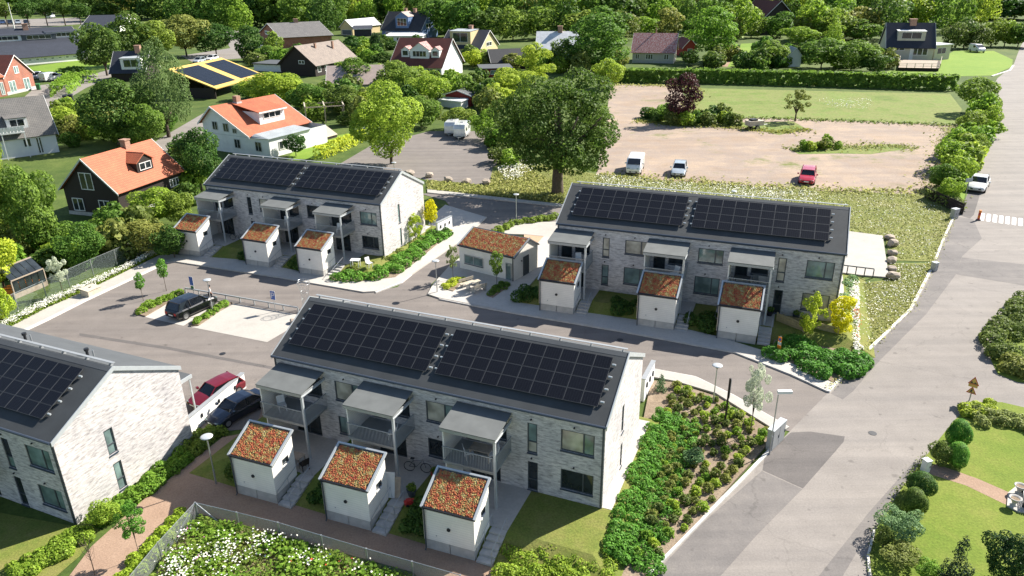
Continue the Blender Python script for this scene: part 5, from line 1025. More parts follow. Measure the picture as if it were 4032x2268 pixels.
# ------------------------------------------------------------------ vehicles
WHEEL = {}
def wheel_parts(R, x, y, r, s):
    m = MB(); m.tube([(x, y-s*.1, r), (x, y+s*.11, r)], r, 16); t = m.build('wheel', M['tyre'], R)
    m = MB(); m.tube([(x, y+s*.105, r), (x, y+s*.118, r)], r*.66, 12); m.build('rim', M['rim'], t)
def car(c, ahead, label, paint, s=1.0, kind='hatch', cat='car', name='car', group=None):
    p = G(*c); q = G(*ahead); a = math.atan2(q.y-p.y, q.x-p.x)
    R = empty(name, p+Vector((0, 0, .006)), a, s, label, cat, group)
    P = {'hatch': dict(L=4.3, w=.88, belt=.92, roof=1.48, cab=(-1.98, -1.5, .35, 1.05), hood=.86), 'estate': dict(L=4.7, w=.91, belt=.95, roof=1.5, cab=(-2.2, -1.85, .45, 1.15), hood=.9),
         'suv': dict(L=4.6, w=.94, belt=1.05, roof=1.68, cab=(-2.12, -1.75, .35, 1.1), hood=1.02), 'sedan': dict(L=4.7, w=.90, belt=.93, roof=1.43, cab=(-1.75, -1.0, .35, 1.1), hood=.88),
         'van': dict(L=5.0, w=1.0, belt=1.2, roof=1.98, cab=(0, 0, 0, 0), hood=1.2), 'lightvan': dict(L=4.5, w=.9, belt=1.1, roof=1.85, cab=(0, 0, 0, 0), hood=1.05)}[kind]
    L, hw, bz, rz_, hz = P['L'], P['w'], P['belt'], P['roof'], P['hood']; x0, x1 = -L/2, L/2
    def sec(x, w_, zb, zt, tap=.9): return [(x, -w_*.93, zb), (x, -w_, zb+.14), (x, -w_, zt-.16), (x, -w_*tap, zt-.02), (x, -w_*tap*.6, zt), (x, w_*tap*.6, zt), (x, w_*tap, zt-.02), (x, w_, zt-.16), (x, w_, zb+.14), (x, w_*.93, zb)]
    m = MB()
    if kind in ('van', 'lightvan'):
        fr = .78 if kind == 'van' else 1.15
        m.loft([sec(x0, hw*.97, .38, rz_-.06, .86), sec(x0+.08, hw, .25, rz_, .86), sec(x1-fr-1.0, hw, .25, rz_, .86), sec(x1-fr-.75, hw*.99, .25, rz_-.06, .84), sec(x1-fr*.62, hw*.97, .25, bz+.12, .88), sec(x1-.25, hw*.92, .28, hz-.1, .88), sec(x1, hw*.8, .36, hz-.4, .9)])
        m.build('body', M[paint], R)
        xa, xb, za, zb_ = x1-fr-.74, x1-fr*.64, rz_-.12, bz+.14
        m = MB(); e = .015; m.slab((xa+e+.02, -hw*.78, za), (xa+e+.02, hw*.78, za), (xb+e+.02, hw*.86, zb_), (xb+e+.02, -hw*.86, zb_), .03); m.build('windscreen', M['glass_car'], R)
        for sg in (-1, 1):
            y = sg*(hw+.006); m = MB(); m.slab((xa-.05, y, za-.15), (xa-.75, y, za-.15), (xa-.75, y, bz), (xb-.15, y, bz), .02); m.build('side_window', M['glass_car'], R)
    else:
        nose = .62
        m.loft([sec(x0, hw*.82, .42, bz-.14, .9), sec(x0+.12, hw*.95, .28, bz-.01, .9), sec(x0+.6, hw, .2, bz, .9), sec(P['cab'][3], hw, .2, bz+.01, .9), sec(P['cab'][3]+.25, hw*.99, .2, hz+.02, .88), sec(x1-.5, hw*.96, .22, hz-.08, .86), sec(x1-.12, hw*.88, .26, hz-.22, .86), sec(x1, hw*.74, .36, nose-.02, .9)])
        m.build('body', M[paint], R)
        ra, rb, ta, tb = P['cab'][0], P['cab'][1], P['cab'][2], P['cab'][3]
        def cs(x, wb, wt, zt): return [(x, -wb, bz-.06), (x, -wt, zt-.03), (x, -wt*.82, zt), (x, wt*.82, zt), (x, wt, zt-.03), (x, wb, bz-.06)]
        m = MB(); m.loft([cs(ra, hw*.86, hw*.84, bz+.0), cs(rb, hw*.92, hw*.72, rz_-.05), cs((rb+ta)/2-.2, hw*.93, hw*.75, rz_-.012), cs(ta, hw*.93, hw*.74, rz_-.05), cs(tb, hw*.9, hw*.86, bz+.0)]); m.build('windows', M['glass_car'], R)
        def rs(x, wt, zt): return [(x, -wt*1.02, zt-.06), (x, -wt*.98, zt), (x, -wt*.5, zt+.02), (x, wt*.5, zt+.02), (x, wt*.98, zt), (x, wt*1.02, zt-.06)]
        m = MB(); m.loft([rs(rb-.04, hw*.73, rz_-.04), rs((rb+ta)/2-.2, hw*.765, rz_+.005), rs(ta+.05, hw*.75, rz_-.045)]); rf = m.build('roof', M[paint], R)
        for sg in (-1, 1):
            m = MB(); m.tube([(tb-.02, sg*hw*.88, bz-.02), (ta+.03, sg*hw*.755, rz_-.05)], .045, 5); m.build('pillar', M[paint], R)
            m = MB(); m.tube([(ra+.05, sg*hw*.86, bz-.02), (rb-.02, sg*hw*.74, rz_-.06)], .08, 5); m.build('pillar', M[paint], R)
            xm = (rb+ta)/2; m = MB(); m.tube([(xm-.05, sg*hw*.945, bz-.04), (xm-.1, sg*hw*.765, rz_-.03)], .04, 5); m.build('pillar', M['dark'], R)
    wr = .32 if kind != 'suv' else .36
    for xx in (x0+.82, x1-.86):
        for sg in (-1, 1): wheel_parts(R, xx, sg*(hw-.09), wr, sg)
    for sg in (-1, 1):
        yy = sg*hw*.62; m = MB(); m.box(x1-.2, x1-.055, yy-.17, yy+.17, hz-.38, hz-.24); m.build('headlight', M['glass_green'], R)
        m = MB(); m.box(x0-.012, x0+.12, yy-.12, yy+.14, bz-.42, bz-.2); m.build('tail_light', M['red_plastic'], R)
        xm = P['cab'][3]-.15 if kind not in ('van', 'lightvan') else x1-1.25; zz = bz+.05
        m = MB(); m.box(xm-.07, xm+.09, sg*(hw+.13)-.1, sg*(hw+.13)+.1, zz, zz+.16); m.build('mirror', M[paint], R)
    m = MB(); m.box(x1-.06, x1+.014, -hw*.55, hw*.55, .4, .56); m.build('grille', M['dark'], R)
    m = MB(); m.box(x1+.015, x1+.022, -.26, .26, .42, .53); m.build('number_plate', M['white'], R)
    m = MB(); m.box(x0-.03, x0-.004, -.26, .26, .55, .66); m.build('number_plate', M['white'], R)
    return R
for k, c in {'paint_wine': (.17, .008, .017, 1), 'paint_black': (.006, .007, .010, 1), 'paint_midnight': (.008, .013, .03, 1), 'paint_white': (.78, .78, .78, 1), 'paint_silver': (.42, .47, .51, 1), 'paint_red': (.48, .022, .045, 1), 'paint_blue': (.04, .08, .2, 1)}.items(): M[k] = carpaint(k, c)
car((548, 1002), (488, 1032), 'wine red hatchback parked along the low white wall', 'paint_wine', .98, 'hatch')
car((600, 1042), (540, 1075), 'midnight blue car parked between white wall and corner balcony', 'paint_midnight', .98, 'sedan')
car((486, 784), (545, 757), 'black SUV reversed out of the paved bay beside young shrubs', 'paint_black', 1.04, 'suv')
car((1597, 430), (1590, 446), 'white delivery van parked at the edge of gravel lot', 'paint_white', 1.22, 'van', 'van', 'delivery_van')
car((1708, 437), (1703, 452), 'silver car between the white van and the red car', 'paint_silver', 1.25, 'hatch')
car((2030, 455), (2026, 470), 'red car parked alone on the gravel lot', 'paint_red', 1.28, 'estate')
car((2459, 474), (2448, 492), 'white car stopped at the road edge near the zebra crossing', 'paint_white', 1.33, 'sedan')
car((2457, 131), (2480, 135), 'white panel van on the drive of the beige dormered house', 'paint_white', 1.55, 'lightvan', 'van', 'panel_van')
car((132, 203), (160, 199), 'white van parked beside the red brick hall', 'paint_white', 1.45, 'lightvan', 'van', 'panel_van')
car((98, 198), (120, 195), 'white car tucked behind the white van at the brick hall', 'paint_white', 1.35, 'suv')
car((502, 158), (480, 163), 'pale car nearest the yellow-edged solar carport', 'paint_silver', 1.4, 'hatch')
car((534, 152), (515, 156), 'white car parked behind the pale car at the carport', 'paint_white', 1.4, 'hatch')
for x, pt, nm in ((8, 'paint_blue', 'dark blue'), (26, 'paint_black', 'black'), (46, 'paint_silver', 'silver'), (68, 'paint_black', 'black')):
    car((x, 61), (x+6, 66), f'small {nm} car in the far car park, {"leftmost of the row" if x < 10 else "second from left" if x < 30 else "third from left" if x < 50 else "last in the row"}', pt, 2.0, 'hatch', group='cars in the far car park')
car((128, 46), (142, 47), 'white van in the far car park under trees', 'paint_white', 2.2, 'lightvan', 'van', 'panel_van')
car((668, 128), (680, 131), 'white car on the street below the grey roofed brick house', 'paint_white', 1.5, 'hatch')
def caravan(c, ahead, label, s, lower):
    p = G(*c); q = G(*ahead); a = math.atan2(q.y-p.y, q.x-p.x); R = empty('caravan', p, a, s, label, 'caravan', 'caravans in the yard')
    def sec(x, w_, z0, z1): return [(x, -w_, z0), (x, -w_, z1-.15), (x, -w_*.9, z1), (x, w_*.9, z1), (x, w_, z1-.15), (x, w_, z0)]
    m = MB(); m.loft([sec(-2.8, 1.05, .6, 2.2), sec(-2.5, 1.12, .42, 2.55), sec(2.3, 1.12, .42, 2.6), sec(2.75, 1.1, .5, 1.9), sec(2.85, 1.05, .6, 1.1)]); m.build('body', M['paint_white'], R)
    m = MB(); m.box(-2.4, 2.3, -1.13, 1.13, .42, .75); m.build('skirt', M[lower], R)
    m = MB(); m.slab((2.42, -.75, 2.42), (2.42, .75, 2.42), (2.76, .75, 1.6), (2.76, -.75, 1.6), -.03); m.build('front_window', M['glass_car'], R)
    for sg in (-1, 1):
        for xx in (-1.6, .9): m = MB(); m.box(xx, xx+1.0, sg*1.125-.02, sg*1.125+.02, 1.35, 1.95); m.build('side_window', M['glass_car'], R)
        wheel_parts(R, -.3, sg*1.0, .33, sg)
    m = MB(); m.tube([(2.8, -.6, .5), (4.0, 0, .5)], .06, 6); m.tube([(2.8, .6, .5), (4.0, 0, .5)], .06, 6); m.tube([(3.8, 0, 0), (3.8, 0, .6)], .05, 6); m.build('tow_bar', M['steel'], R)
    m = MB(); m.box(-.5, .1, -.3, .3, 2.58, 2.68); m.build('roof_hatch', M['metal_grey'], R)
caravan((1163, 343), (1148, 359), 'white caravan with grey side trim, nearer of the two', 1.05, 'metal_grey')
caravan((1138, 335), (1126, 349), 'white caravan with dark red base behind the other', 1.0, 'red_plastic')

# ------------------------------------------------------------------ lamps, signs, street furniture
def lamp(base, top, label, kind='disc'):
    p = G(*base); H = height_at(p, top); R = empty('street_lamp', p, 0, 1, label, 'street lamp', 'street lamps')
    m = MB(); m.tube([(0, 0, 0), (0, 0, H*.3)], .06, 8); m.tube([(0, 0, H*.3), (0, 0, H-.25)], .042, 8); m.build('pole', M['steel'], R)
    if kind == 'disc':
        m = MB(); m.lathe([(.05, H-.32), (.12, H-.22), (.16, H-.08)], 14); m.build('lantern', M['glass_blind'], R)
        m = MB(); m.lathe([(.17, H-.079), (.36, H-.06), (.38, H-.03), (.30, H+.0), (.12, H+.03)], 20); m.build('lamp_head', M['metal_light'], R, True)
    else:
        m = MB(); m.box(-.06, .85, -.13, .13, H-.12, H+.06); m.build('lamp_head', M['white'], R); m = MB(); m.box(.1, .8, -.1, .1, H-.14, H-.121); m.build('lens', M['glass_blind'], R)
    return R
lamp((544, 1217), 1097, 'round topped lamp post beside the nearest left shed')
lamp((1794, 1015), 918, 'round topped lamp post by the planted bed corner pavement')
lamp((1935, 1143), 985, 'white box headed lamp post behind the grey cabinet', 'arm')
lamp((1100, 737), 655, 'round topped lamp post on the picnic plaza')
lamp((1299, 562), 488, 'round topped lamp post behind the storage hut')
lamp((536, 787), 703, 'round topped lamp post beside the parked black SUV')
lamp((1838, 560), 480, 'round topped lamp whose head shows above the right row house')
lamp((995, 470), 408, 'round topped lamp whose head shows before the caravan yard')
def pole_sign(base, top, plates, label, name='road_sign', rz=0, pr=.035, pole='steel', cat='road sign'):
    p = G(*base); H = height_at(p, top); R = empty(name, p, rz, 1, label, cat); m = MB(); m.tube([(0, 0, 0), (0, 0, H)], pr, 7); m.build('post', M[pole], R)
    for (w_, z0, z1, mat, edge) in plates:
        m = MB(); m.box(-w_/2, w_/2, -pr-.03, -pr-.006, H-z0, H-z1); pl = m.build('plate', M[mat], R)
        if edge: m = MB(); e = .03; m.box(-w_/2-e, w_/2+e, -pr-.0055, -pr+.01, H-z0-e, H-z1+e); m.build('plate_edge', M[edge], pl)
    return R, H
R, H = pole_sign((488, 739), 695, [(.5, .95, .05, 'blue_sign', 'white'), (.4, 1.5, 1.05, 'green_plastic', 'white')], 'blue parking sign with a green plate behind the black SUV', rz=-.5)
R, H = pole_sign((693, 784), 731, [(.5, .9, .05, 'blue_sign', 'white')], 'blue parking sign at the rail behind the empty paved bay', rz=-.4)
m = MB(); m.box(-.16, -.11, -.073, -.067, H-.75, H-.2); m.box(-.11, .1, -.073, -.067, H-.25, H-.2); m.box(-.11, .1, -.073, -.067, H-.5, H-.45); m.box(.1, .15, -.073, -.067, H-.5, H-.2); m.build('letter_p', M['white'], R)
R, H = pole_sign((1823, 1070), 952, [(.34, 1.5, .05, 'slate', None)], 'tall dark post with a slate board in the shrub bed', 'sign_board', 1.15, .07, 'wood_dark', 'sign')
R, H = pole_sign((1957, 896), 846, [(.32, .5, .05, 'orange_plastic', None), (.32, .8, .52, 'metal_light', None), (.32, 1.1, .82, 'orange_plastic', None)], 'orange and grey striped marker sign among junipers', rz=-.9)
for i in range(1):
    m = MB(); m.tube([(0, -.07, H-.27), (0, -.075, H-.27)], .12, 12); m.build('marker_disc', M['blue_sign'], R)
def warning_signs():
    p = G(2438, 1008); R = empty('warning_signs', p, -.75, 1, 'two stacked yellow and red warning triangles on a steel post', 'road sign'); H = height_at(p, 952)
    m = MB(); m.tube([(0, 0, 0), (0, 0, H)], .045, 7); m.build('post', M['steel'], R)
    for zc, s_ in ((H-.28, .62), (H-1.05, .56)):
        t = lambda k: [(-.5*k, -.29*k), (.5*k, -.29*k), (0, .58*k)]
        m = MB(); tri = t(s_*1.22); m.add([(x, -.055, zc+z) for x, z in tri]+[(x, -.05, zc+z) for x, z in tri], [(0, 1, 2), (5, 4, 3), (0, 3, 4, 1), (1, 4, 5, 2), (2, 5, 3, 0)]); b = m.build('triangle', M['red_plastic'], R)
        tri = t(s_*.92); m = MB(); m.add([(x, -.062, zc+z) for x, z in tri]+[(x, -.056, zc+z) for x, z in tri], [(0, 1, 2), (5, 4, 3), (0, 3, 4, 1), (1, 4, 5, 2), (2, 5, 3, 0)]); m.build('triangle_face', M['sheet_yellow'], b)
        m = MB()
        if zc > H-.5:
            for x in (-.12, .08): m.lathe([(.002, 0), (.002, .001)], 4, (x, -.066, zc)); 
            m.add([(-.22, -.066, zc-.1), (-.06, -.066, zc-.1), (-.1, -.066, zc+.02), (-.16, -.066, zc+.02)], [(0, 1, 2, 3)]); m.add([(.02, -.066, zc-.1), (.2, -.066, zc-.1), (.14, -.066, zc+.0), (.06, -.066, zc+.0)], [(0, 1, 2, 3)]); m.add([(-.24, -.066, zc-.14), (.24, -.066, zc-.14), (.24, -.066, zc-.105), (-.24, -.066, zc-.105)], [(0, 1, 2, 3)])
        else:
            m.add([(-.03, -.066, zc+.16), (.04, -.066, zc+.16), (.05, -.066, zc+.22), (-.02, -.066, zc+.22)], [(0, 1, 2, 3)]); m.add([(-.1, -.066, zc-.02), (.02, -.066, zc-.04), (.06, -.066, zc+.14), (-.04, -.066, zc+.14)], [(0, 1, 2, 3)])
            m.add([(-.14, -.066, zc-.14), (-.08, -.066, zc-.14), (-.02, -.066, zc-.03), (-.09, -.066, zc-.02)], [(0, 1, 2, 3)]); m.add([(.0, -.066, zc-.14), (.06, -.066, zc-.14), (.03, -.066, zc-.04), (-.02, -.066, zc-.03)], [(0, 1, 2, 3)]); m.add([(.06, -.066, zc-.14), (.2, -.066, zc-.14), (.13, -.066, zc-.06)], [(0, 1, 2)])
        m.build('pictogram', M['dark'], b)
    m = MB(); m.box(-.3, .3, -.056, -.05, H-.72, H-.5); m.build('extra_plate', M['sheet_yellow'], R)
warning_signs()
R, H = pole_sign((2422, 520), 448, [(1.0, .5, .05, 'frosted', 'metal_light')], 'pale road sign beside the white car at the road edge', rz=.2)
def cabinet(a, b, top, label, mat, dep=.42, name='utility_cabinet', lid='metal_light'):
    A, B_ = G(*a), G(*b); d = B_-A; W_ = d.length; R = empty(name, A, math.atan2(d.y, d.x), 1, label, 'cabinet'); H = height_at(A, top)
    m = MB(); m.box(0, W_, 0, dep, .08, H-.06); bo = m.build('body', M[mat], R); m = MB(); m.box(-.03, W_+.03, -.03, dep+.03, H-.058, H); m.build('lid', M[lid], R); m = MB(); m.box(.02, W_-.02, .02, dep-.02, 0, .078); m.build('plinth', M['concrete'], R)
    k = 2 if W_ > .8 else 1
    for i in range(k):
        x0, x1 = W_*i/k+.03, W_*(i+1)/k-.03; m = MB(); m.box(x0, x1, -.015, -.001, .12, H-.1); dr = m.build('door', M[mat], R); m = MB(); m.box(x1-.09, x1-.05, -.04, -.016, H*.45, H*.6); m.build('handle', M['dark'], dr)
cabinet((1940, 1137), (1971, 1107), 1085, 'pale grey electrical cabinet at the bed corner', 'metal_grey')
cabinet((2326, 1193), (2338, 1190), 1162, 'white narrow cabinet at the garden path entrance', 'white', .4)
cabinet((2398, 552), (2410, 550), 527, 'grey-green cabinet at the end of the flower bank', 'metal_grey', .6)
cabinet((2350, 684), (2358, 682), 662, 'low grey cabinet where the kerb breaks', 'metal_grey', .5)
def bollard():
    p = G(2461, 554); R = empty('bollard', p, 0, 1, 'red and orange marker post at the zebra crossing', 'bollard'); H = height_at(p, 529)
    for i in range(4): m = MB(); m.lathe([(.16, H*i/4+.001), (.16, H*(i+1)/4)], 10); m.build('band', M['red_plastic' if i % 2 == 0 else 'orange_plastic'], R)
    m = MB(); m.lathe([(.3, 0), (.26, .15)], 10); m.build('base', M['dark'], R)
bollard()
def rail_fence(a, b, h, n_, label, mat='wood_dark', name='low_rail', rails=(1.0,), r=.06):
    A, B_ = G(*a), G(*b); d = B_-A; L = d.length; R = empty(name, A, math.atan2(d.y, d.x), 1, label, 'fence')
    for z in rails: m = MB(); m.box(0, L, -r, r, h*z-r, h*z+r); m.build('rail', M[mat], R)
    for i in range(n_+1): x = L*i/n_; m = MB(); m.box(x-.05, x+.05, -.05, .05, 0, h-r-.002); m.build('post', M[mat], R)
    return R
rail_fence((468, 737), (751, 787), .55, 8, 'low grey timber rail along the parking bays', 'metal_grey')
rail_fence((2108, 688), (2195, 699), 1.0, 4, 'dark handrail on the white courtyard slab', 'slate', rails=(1.0,), r=.05)
def chain_fence(px, tops, label, mat, h=None, name='chain_link_fence', pw=.05):
    P = pts2(px); hs = [height_at(p, t) for p, t in zip(P, tops)] if h is None else [h]*len(P); R = empty(name, P[0], 0, 1, label, 'fence')
    for i, (p, hh) in enumerate(zip(P, hs)):
        q = p-P[0]; m = MB(); m.tube([q, q+Vector((0, 0, hh))], pw, 7); m.build('post', M['steel'], R)
    for i in range(len(P)-1):
        a, b = P[i]-P[0], P[i+1]-P[0]; up0, up1 = Vector((0, 0, hs[i]-.03)), Vector((0, 0, hs[i+1]-.03)); lo = Vector((0, 0, .04))
        m = MB(); m.quad(a+lo, b+lo, b+up1, a+up0); m.build('wire_mesh', M[mat], R)
        m = MB(); m.tube([a+up0, b+up1], .02, 6); m.build('top_wire', M['steel'], R)
    return R, P, hs
R, P, hs = chain_fence([(500, 1306), (603, 1331), (706, 1357), (814, 1390), (926, 1424), (1040, 1457), (1160, 1492)], None or [0]*7, 'chain link fence between the gravel path and wildflower plot', 'chainlink', 1.25)
for dx, dy in ((1.5, -.5), (-.7, -1.5)):
    m = MB(); m.tube([(0, 0, 1.2), (dx, dy, .05)], .035, 6); m.build('brace', M['steel'], R)
chain_fence([(499, 1306), (408, 1408), (318, 1520)], [0]*3, 'chain link fence running down the left of the wildflower plot', 'chainlink', 1.25)
chain_fence([(-20, 815), (47, 783), (118, 750), (176, 722), (236, 694), (295, 668), (346, 645), (395, 622)], [0]*8, 'green chain link fence behind the white flower strip', 'chainlink_green', 1.9, pw=.06)
def plank_fence(px, h, label, mat, boards_=3, name='plank_fence', z=0.0, gap=.02):
    P = [G(x, y, z) for x, y in px]; R = empty(name, P[0], 0, 1, label, 'fence')
    for i, p in enumerate(P): q = p-P[0]; m = MB(); m.box(q.x-.06, q.x+.06, q.y-.06, q.y+.06, -.3, h+.08); m.build('post', M[mat], R)
    for i in range(len(P)-1):
        a, b = P[i]-P[0], P[i+1]-P[0]; d = (b-a); n_ = Vector((-d.y, d.x, 0)).normalized()*.025
        for j in range(boards_):
            z0_, z1_ = h*j/boards_+gap, h*(j+1)/boards_; m = MB()
            m.add([a-n_+Vector((0, 0, z0_)), b-n_+Vector((0, 0, z0_)), b+n_+Vector((0, 0, z0_)), a+n_+Vector((0, 0, z0_)), a-n_+Vector((0, 0, z1_)), b-n_+Vector((0, 0, z1_)), b+n_+Vector((0, 0, z1_)), a+n_+Vector((0, 0, z1_))], [(3, 2, 1, 0), (4, 5, 6, 7), (0, 1, 5, 4), (1, 2, 6, 5), (2, 3, 7, 6), (3, 0, 4, 7)]); m.build('board', M[mat], R)
plank_fence([(1952, 818), (2012, 842), (2004 if False else 2020, 846)], 1.2, 'new pine plank fence below the lower right window', 'wood_new', 6, z=.25)
plank_fence([(1966, 826), (2030, 840), (2104, 858)], 1.3, 'new pine plank fence in front of the lime leaved tree', 'wood_new', 6, name='plank_fence')
plank_fence([(2326, 497), (2420, 540)], 1.5, 'dark plank fence at the corner of the gravel lot', 'wood_dark', 4)
def screen_wall(a, b, h, label, th=.25, cap='metal_grey'):
    A, B_ = G(*a), G(*b); d = B_-A; L = d.length; R = empty('screen_wall', A, math.atan2(d.y, d.x), 1, label, 'wall')
    m = MB(); m.box(0, L, -th/2, th/2, 0, h); m.build('wall', M['render_white'], R); m = MB(); m.box(-.04, L+.04, -th/2-.05, th/2+.05, h+.001, h+.06); m.build('coping', M[cap], R)
    for i in range(3): m = MB(); x = L*(.2+.3*i); m.box(x-.06, x+.06, -th/2-.09, -th/2-.001, h*.5, h*.72); m.build('wall_light', M['dark'], R)
screen_wall((478, 1092), (616, 974), 1.25, 'low white wall between the wine red and midnight blue cars')
screen_wall((1615, 1010), (1640, 962), 1.9, 'white screen wall behind the gable of the nearest row house')
screen_wall((1100, 592), (1136, 574), 1.6, 'grey white screen wall beside the yellow tree')
def picnic():
    c = G(1190, 727, .1); R = empty('picnic_table', c, math.radians(38), 1.0, 'pale wooden picnic table on the plaza', 'table'); 
    for i in range(4): m = MB(); y = -.36+.185*i; m.box(-.9, .9, y, y+.17, .70, .74); m.build('plank', M['wood_pale'], R)
    for x in (-.6, .6): m = MB(); m.box(x-.04, x+.04, -.3, .3, 0, .69); m.build('leg', M['steel'], R)
    for sg, nm in ((1, 'far'), (-1, 'near')):
        B = empty('bench', c+Vector((-math.sin(math.radians(38)), math.cos(math.radians(38)), 0))*(.95*sg), math.radians(38), 1, f'pale wooden bench on the {nm} side of the picnic table', 'bench', 'benches at the picnic table')
        for i in range(3): m = MB(); y = -.2+.14*i; m.box(-.9, .9, y, y+.125, .42, .46); m.build('seat_plank', M['wood_pale'], B)
        for i in range(2): m = MB(); m.box(-.9, .9, sg*.24-.02, sg*.24+.02, .58+.16*i, .71+.16*i); m.build('back_plank', M['wood_pale'], B)
        for x in (-.7, .7): m = MB(); m.box(x-.03, x+.03, -.2, .2, 0, .419); m.box(x-.03, x+.03, sg*.265-.02, sg*.265+.02, 0, .9); m.build('leg', M['steel'], B)
picnic()
def boulder_mesh(seed):
    rng = np.random.default_rng(seed); bm = bmesh.new(); bmesh.ops.create_icosphere(bm, subdivisions=2, radius=1); cuts = [(unit(rng, 1)[0], rng.uniform(.62, .9)) for _ in range(9)]
    for v in bm.verts:
        p = np.array(v.co)
        for n_, d_ in cuts:
            k = p @ n_
            if k > d_: p = p-n_*(k-d_)
        p = p*(1+rng.uniform(-.04, .04)); v.co = p
    me = bpy.data.meshes.new('boulder'); bm.to_mesh(me); bm.free(); me.materials.append(M['stone']); return me
BLM = [boulder_mesh(i) for i in range(4)]
def boulder(px, py, r, label, group, i): 
    p = G(px, py); o = put('boulder', BLM[i % 4], None, (p.x, p.y, r*.38), i*1.3, (r, r*.8, r*.62)); tag(o, label, 'boulder', group)
for i, ((x, y), t) in enumerate(zip([(1029, 441), (1079, 446), (1126, 456), (1173, 462), (1222, 462)], ['first', 'second', 'third', 'fourth', 'fifth'])): boulder(x, y, .9 if i else 1.0, f'{t} boulder from the left along the caravan yard edge', 'boulders edging the caravan yard', i)
for i, ((x, y), t) in enumerate(zip([(2236, 602), (2245, 618), (2243, 640), (2243, 660), (2242, 680), (2245, 700)], ['topmost', 'second', 'third', 'fourth', 'fifth', 'lowest'])): boulder(x, y, [.7, .85, .66, .72, .62, .8][i], f'{t} boulder in the stack row beside the white courtyard', 'boulders beside the courtyard slab', i)
boulder(739, 812, .5, 'pale boulder half hidden behind the left roof edge', None, 2)
def wire_cage():
    p = G(772, 778); R = empty('wire_cage', p, 0, 1, 'tall galvanised wire cage flaring at its top', 'cage'); H = height_at(p, 706); m = MB(); n_ = 14
    for j in range(n_):
        a = 6.283*j/n_; m.tube([(.36*math.cos(a), .36*math.sin(a), 0), (.36*math.cos(a), .36*math.sin(a), H*.62), (.62*math.cos(a), .62*math.sin(a), H*.92), (.5*math.cos(a), .5*math.sin(a), H)], .013, 4)
    m.build('uprights', M['steel'], R)
    for z, r in ((.3, .36), (H*.35, .36), (H*.62, .36), (H*.92, .62), (H, .5)):
        m = MB(); m.tube([(r*math.cos(6.283*j/16), r*math.sin(6.283*j/16), z) for j in range(17)], .016, 5); m.build('hoop', M['steel'], R)
wire_cage()
def planter_box():
    p = G(231, 742); R = empty('sand_box', p+Vector((0, 0, .1)), math.radians(68), 1, 'pale lidded timber box beside the white flower strip', 'box'); m = MB(); m.box(-.75, .75, -.55, .55, 0, .6); m.build('body', M['wood_pale'], R)
    m = MB(); m.add([(-.8, -.6, .61), (.8, -.6, .61), (.8, .6, .75), (-.8, .6, .75), (-.8, -.6, .66), (.8, -.6, .66), (.8, .6, .80), (-.8, .6, .80)], [(3, 2, 1, 0), (4, 5, 6, 7), (0, 1, 5, 4), (1, 2, 6, 5), (2, 3, 7, 6), (3, 0, 4, 7)]); ld = m.build('lid', M['wood_pale'], R); m = MB(); m.box(-.12, .12, -.06, .06, .74, .78); m.build('handle', M['dark'], ld)
planter_box()
def chair(p, rz, label, s=1.0, mat='white', group='chairs on the balconies'):
    R = empty('chair', p, rz, s, label, 'chair', group); m = MB(); m.box(-.25, .25, -.25, .25, .42, .46); m.build('seat', M[mat], R); m = MB(); m.add([(-.25, .22, .47), (.25, .22, .47), (.25, .26, .47), (-.25, .26, .47), (-.25, .34, .95), (.25, .34, .95), (.25, .38, .95), (-.25, .38, .95)], [(3, 2, 1, 0), (4, 5, 6, 7), (0, 1, 5, 4), (1, 2, 6, 5), (2, 3, 7, 6), (3, 0, 4, 7)]); m.build('backrest', M[mat], R)
    for x in (-.22, .22):
        for y in (-.22, .22): m = MB(); m.box(x-.02, x+.02, y-.02, y+.02, 0, .419); m.build('leg', M[mat], R)
def table(p, rz, label, w_=.9, d_=.7, s=1.0, mat='white'):
    R = empty('table', p, rz, s, label, 'table'); m = MB(); m.box(-w_/2, w_/2, -d_/2, d_/2, .70, .74); m.build('table_top', M[mat], R)
    for x in (-w_/2+.06, w_/2-.06):
        for y in (-d_/2+.06, d_/2-.06): m = MB(); m.box(x-.025, x+.025, y-.025, y+.025, 0, .699); m.build('leg', M[mat], R)
def onb(b, lx, ly, lz):     # point in a house's own axes, with its raised base
    x, y, a, s = BLD[b]; k = 1-Z0/CAMH; c_, s_ = math.cos(a), math.sin(a); return Vector((x*k+s*k*(c_*lx-s_*ly), y*k+s*k*(s_*lx+c_*ly), Z0+s*k*lz))
hn = {'B1': 'nearest row house', 'B2': 'right row house', 'B3': 'back left row house'}
for b, lx, ly, rz, w_, mt in (('B1', -21.9, -1.5, .9, 'left balcony', 'white'), ('B1', -13.3, -1.6, -1.2, 'middle balcony', 'white'), ('B1', -7.9, -1.7, 2.2, 'right balcony, left of its table', 'white'), ('B1', -6.5, -1.3, -1.0, 'right balcony, right of its table', 'white'),
        ('B2', -21.0, -1.2, .4, 'left balcony', 'white'), ('B2', -12.7, -1.5, -.6, 'middle balcony', 'white'), ('B2', -6.2, -1.3, .5, 'right balcony', 'slate'), ('B3', -20.4, -1.5, .4, 'left balcony', 'white'), ('B3', -11.2, -1.4, .6, 'middle balcony', 'white'), ('B3', -4.4, -1.5, .4, 'right balcony', 'white')):
    chair(onb(b, lx, ly, 2.67), BLD[b][2]+rz, f'{mt if mt == "white" else "dark"} chair on the {w_} of the {hn[b]}', BLD[b][3], mt)
table(onb('B1', -7.2, -1.4, 2.67), BLD['B1'][2], 'brown wooden table on the right balcony of the nearest row house', 1.3, .8, 1, 'wood_deck')
table(onb('B2', -7.3, -1.3, 2.67), BLD['B2'][2], 'dark table on the right balcony of the right row house', 1.2, .8, 1.1, 'slate')
